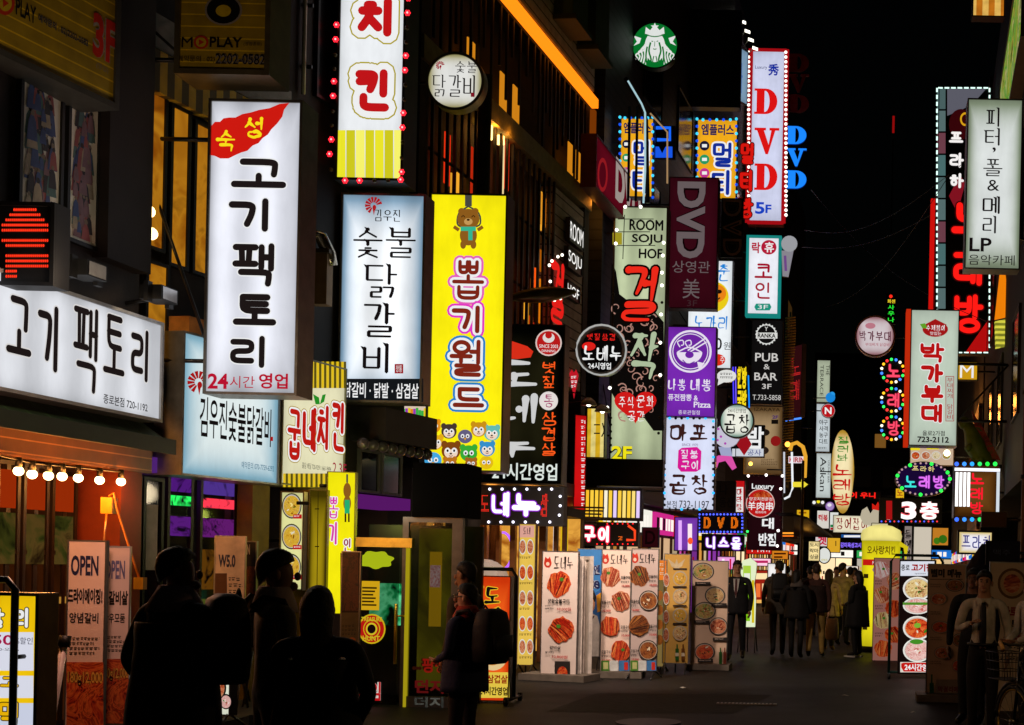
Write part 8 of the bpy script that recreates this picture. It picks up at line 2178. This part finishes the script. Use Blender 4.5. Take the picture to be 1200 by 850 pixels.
person('girl in a long black padded coat and white soled shoes facing left', 1004, 62, 60, 1.62, '08080a', '0a0a0c', bulk=1.2, longhair=True, coat=(.62, 1.36, .05, '08080a'), rarm='front', larm='front', sole='b0aca4')
for i, (x, q, c, yw, lb) in enumerate(((948, 48, '1a1410', 0, 'far walker in a brown coat behind the group'), (979, 47, '140f10', 170, 'far person in dark clothes right of the cream coat'), (995, 50, '2a2420', -10, 'far person in a dim grey top near the beer mug'), (921, 44, '1c1614', 10, 'far person mostly hidden behind the leftmost walker'), (1000, 44, '15120f', 160, 'farthest dark figure near the end of the street'))):
    person(lb, x, q, yw, 1.7, c, '0c0c0e', stride=.2)
a = person('man in white shirt and black tie standing by the bicycle', 1150, 119, 172, 1.66, 'b8b0a4', '09090c', 'a07458', bulk=1.0, face=True, larm='down', rarm='chest', shirt=None)
t_, J_, k_ = a
yf = J_['chest'].y + .125 * k_ + .014
MB().loft([[(x * w_, yf + dy, z) for x, dy in ((-1, 0), (1, 0), (1, .008), (-1, .008))] for z, w_, in ((1.43 * k_, .018), (1.38 * k_, .028), (1.1 * k_, .036), (1.0 * k_, .03), (.97 * k_, .004))], P('08080c', .6)).build('necktie', t_)
for sd in (-1, 1): MB().poly([(sd * .01, yf - .02, 1.45 * k_), (sd * .075 * k_, yf - .055, 1.475 * k_), (sd * .06 * k_, yf - .005, 1.4 * k_)], P('c0b8ac', .7)).build('collar', t_)
MB().tube([(0, .0, .985 * k_), (0, .0, 1.01 * k_)], .16, BLACK, 20).build('belt', t_)
person('man in a dark jacket standing half hidden behind the white shirted man', 1138, 108, 160, 1.68, '0e0e14', '0a0a0c', '7a5442', bulk=1.1, face=True)
person('second man in a white shirt cut off by the right edge', 1207, 122, 120, 1.66, 'b8b4ac', '0a0a0c', '9a6c50', bulk=1.0, face=True, rarm='front', larm='front')
# ---------------- bicycle
t = thing('bicycle', 'old town bicycle with wire basket parked at the right edge', 'bicycle', foot(1187, F / 132), R(-68))
CHR = P('8a8478', .25, .8); TY = P('0c0c0c', .6)
def ringt(c, r, rr_, m, n=28): return [(c[0] + r * math.cos(a), c[1], c[2] + r * math.sin(a)) for a in [j * 2 * math.pi / n for j in range(n + 1)]], rr_, m
for cx_, nm in ((.0, 'wheel'), (1.05, 'wheel')):
    b = MB(); b.tube(*ringt((cx_, 0, .33), .31, .02, TY), 8, False); wo = b.build(nm, t)
    b = MB(); b.tube(*ringt((cx_, 0, .33), .285, .01, P('a8842a', .3, .7)), 6, False)
    for j in range(14): a_ = j * 2 * math.pi / 14; b.tube([(cx_, 0, .33), (cx_ + .28 * math.cos(a_), 0, .33 + .28 * math.sin(a_))], .0025, CHR, 4)
    b.tube([(cx_, -.04, .33), (cx_, .04, .33)], .025, CHR, 8); b.build('rim', wo)
    MB().tube([(cx_ + .35 * math.cos(R(q)), 0, .33 + .35 * math.sin(R(q))) for q in range(20, 190, 15)], .016, P('1a1a1c', .3), 6).build('mudguard', t)
FRM = P('141820', .3)
b = MB(); b.tube([(.12, 0, .85), (.55, 0, .35), (.65, 0, .8)], .018, FRM, 8); b.tube([(.1, 0, .95), (.05, 0, .6), (0, 0, .33)], .016, FRM, 8); b.tube([(.55, 0, .32), (1.05, 0, .33), (.65, 0, .75)], .012, FRM, 6); b.tube([(.14, 0, .75), (.6, 0, .5)], .016, FRM, 8); b.build('frame', t)
b = MB(); b.tube([(.12, 0, .9), (.12, 0, 1.02)], .014, CHR, 8); b.tube([(.32, -.3, 1.0), (.2, -.26, 1.05), (.1, -.12, 1.02), (.12, 0, 1.02), (.1, .12, 1.02), (.2, .26, 1.05), (.32, .3, 1.0)], .012, CHR, 8); hb = b.build('handlebar', t)
for sd in (-1, 1): MB().tube([(.2, sd * .262, 1.05), (.33, sd * .3, .998)], .018, P('c89a5a', .6), 8).build('grip', hb)
b = MB(); b.loft([[(.55, 0, .86), (.6, .04, .87), (.75, .1, .87), (.82, .09, .88), (.82, -.09, .88), (.75, -.1, .87), (.6, -.04, .87)], [(.56, 0, .9), (.6, .03, .92), (.75, .08, .93), (.81, .07, .94), (.81, -.07, .94), (.75, -.08, .93), (.6, -.03, .92)]], BLACK); b.build('saddle', t)
b = MB()
for z in (.7, .78, .86, .94): w_ = .11 + (z - .7) * .12; b.tube([(-.28 - (z - .7) * .1, -w_, z), (-.28 - (z - .7) * .1, w_, z), (.02, w_, z), (.02, -w_, z), (-.28 - (z - .7) * .1, -w_, z)], .004, STEEL, 4)
for j in range(9): y = -.11 + j * .0275; b.tube([(-.28, y, .7), (-.304, y * 1.25, .94)], .003, STEEL, 4); b.tube([(.02, y, .7), (.02, y * 1.25, .94)], .003, STEEL, 4)
b.box(-.28, .02, -.11, .11, .695, .7, STEEL); b.build('basket', t)
b = MB(); b.tube([(.55, -.06, .32), (.55, .06, .32)], .05, CHR, 10); b.tube([(.55, .06, .32), (.68, .08, .22)], .01, CHR, 6); b.box(.66, .72, .06, .14, .2, .23, BLACK); b.build('crank', t)
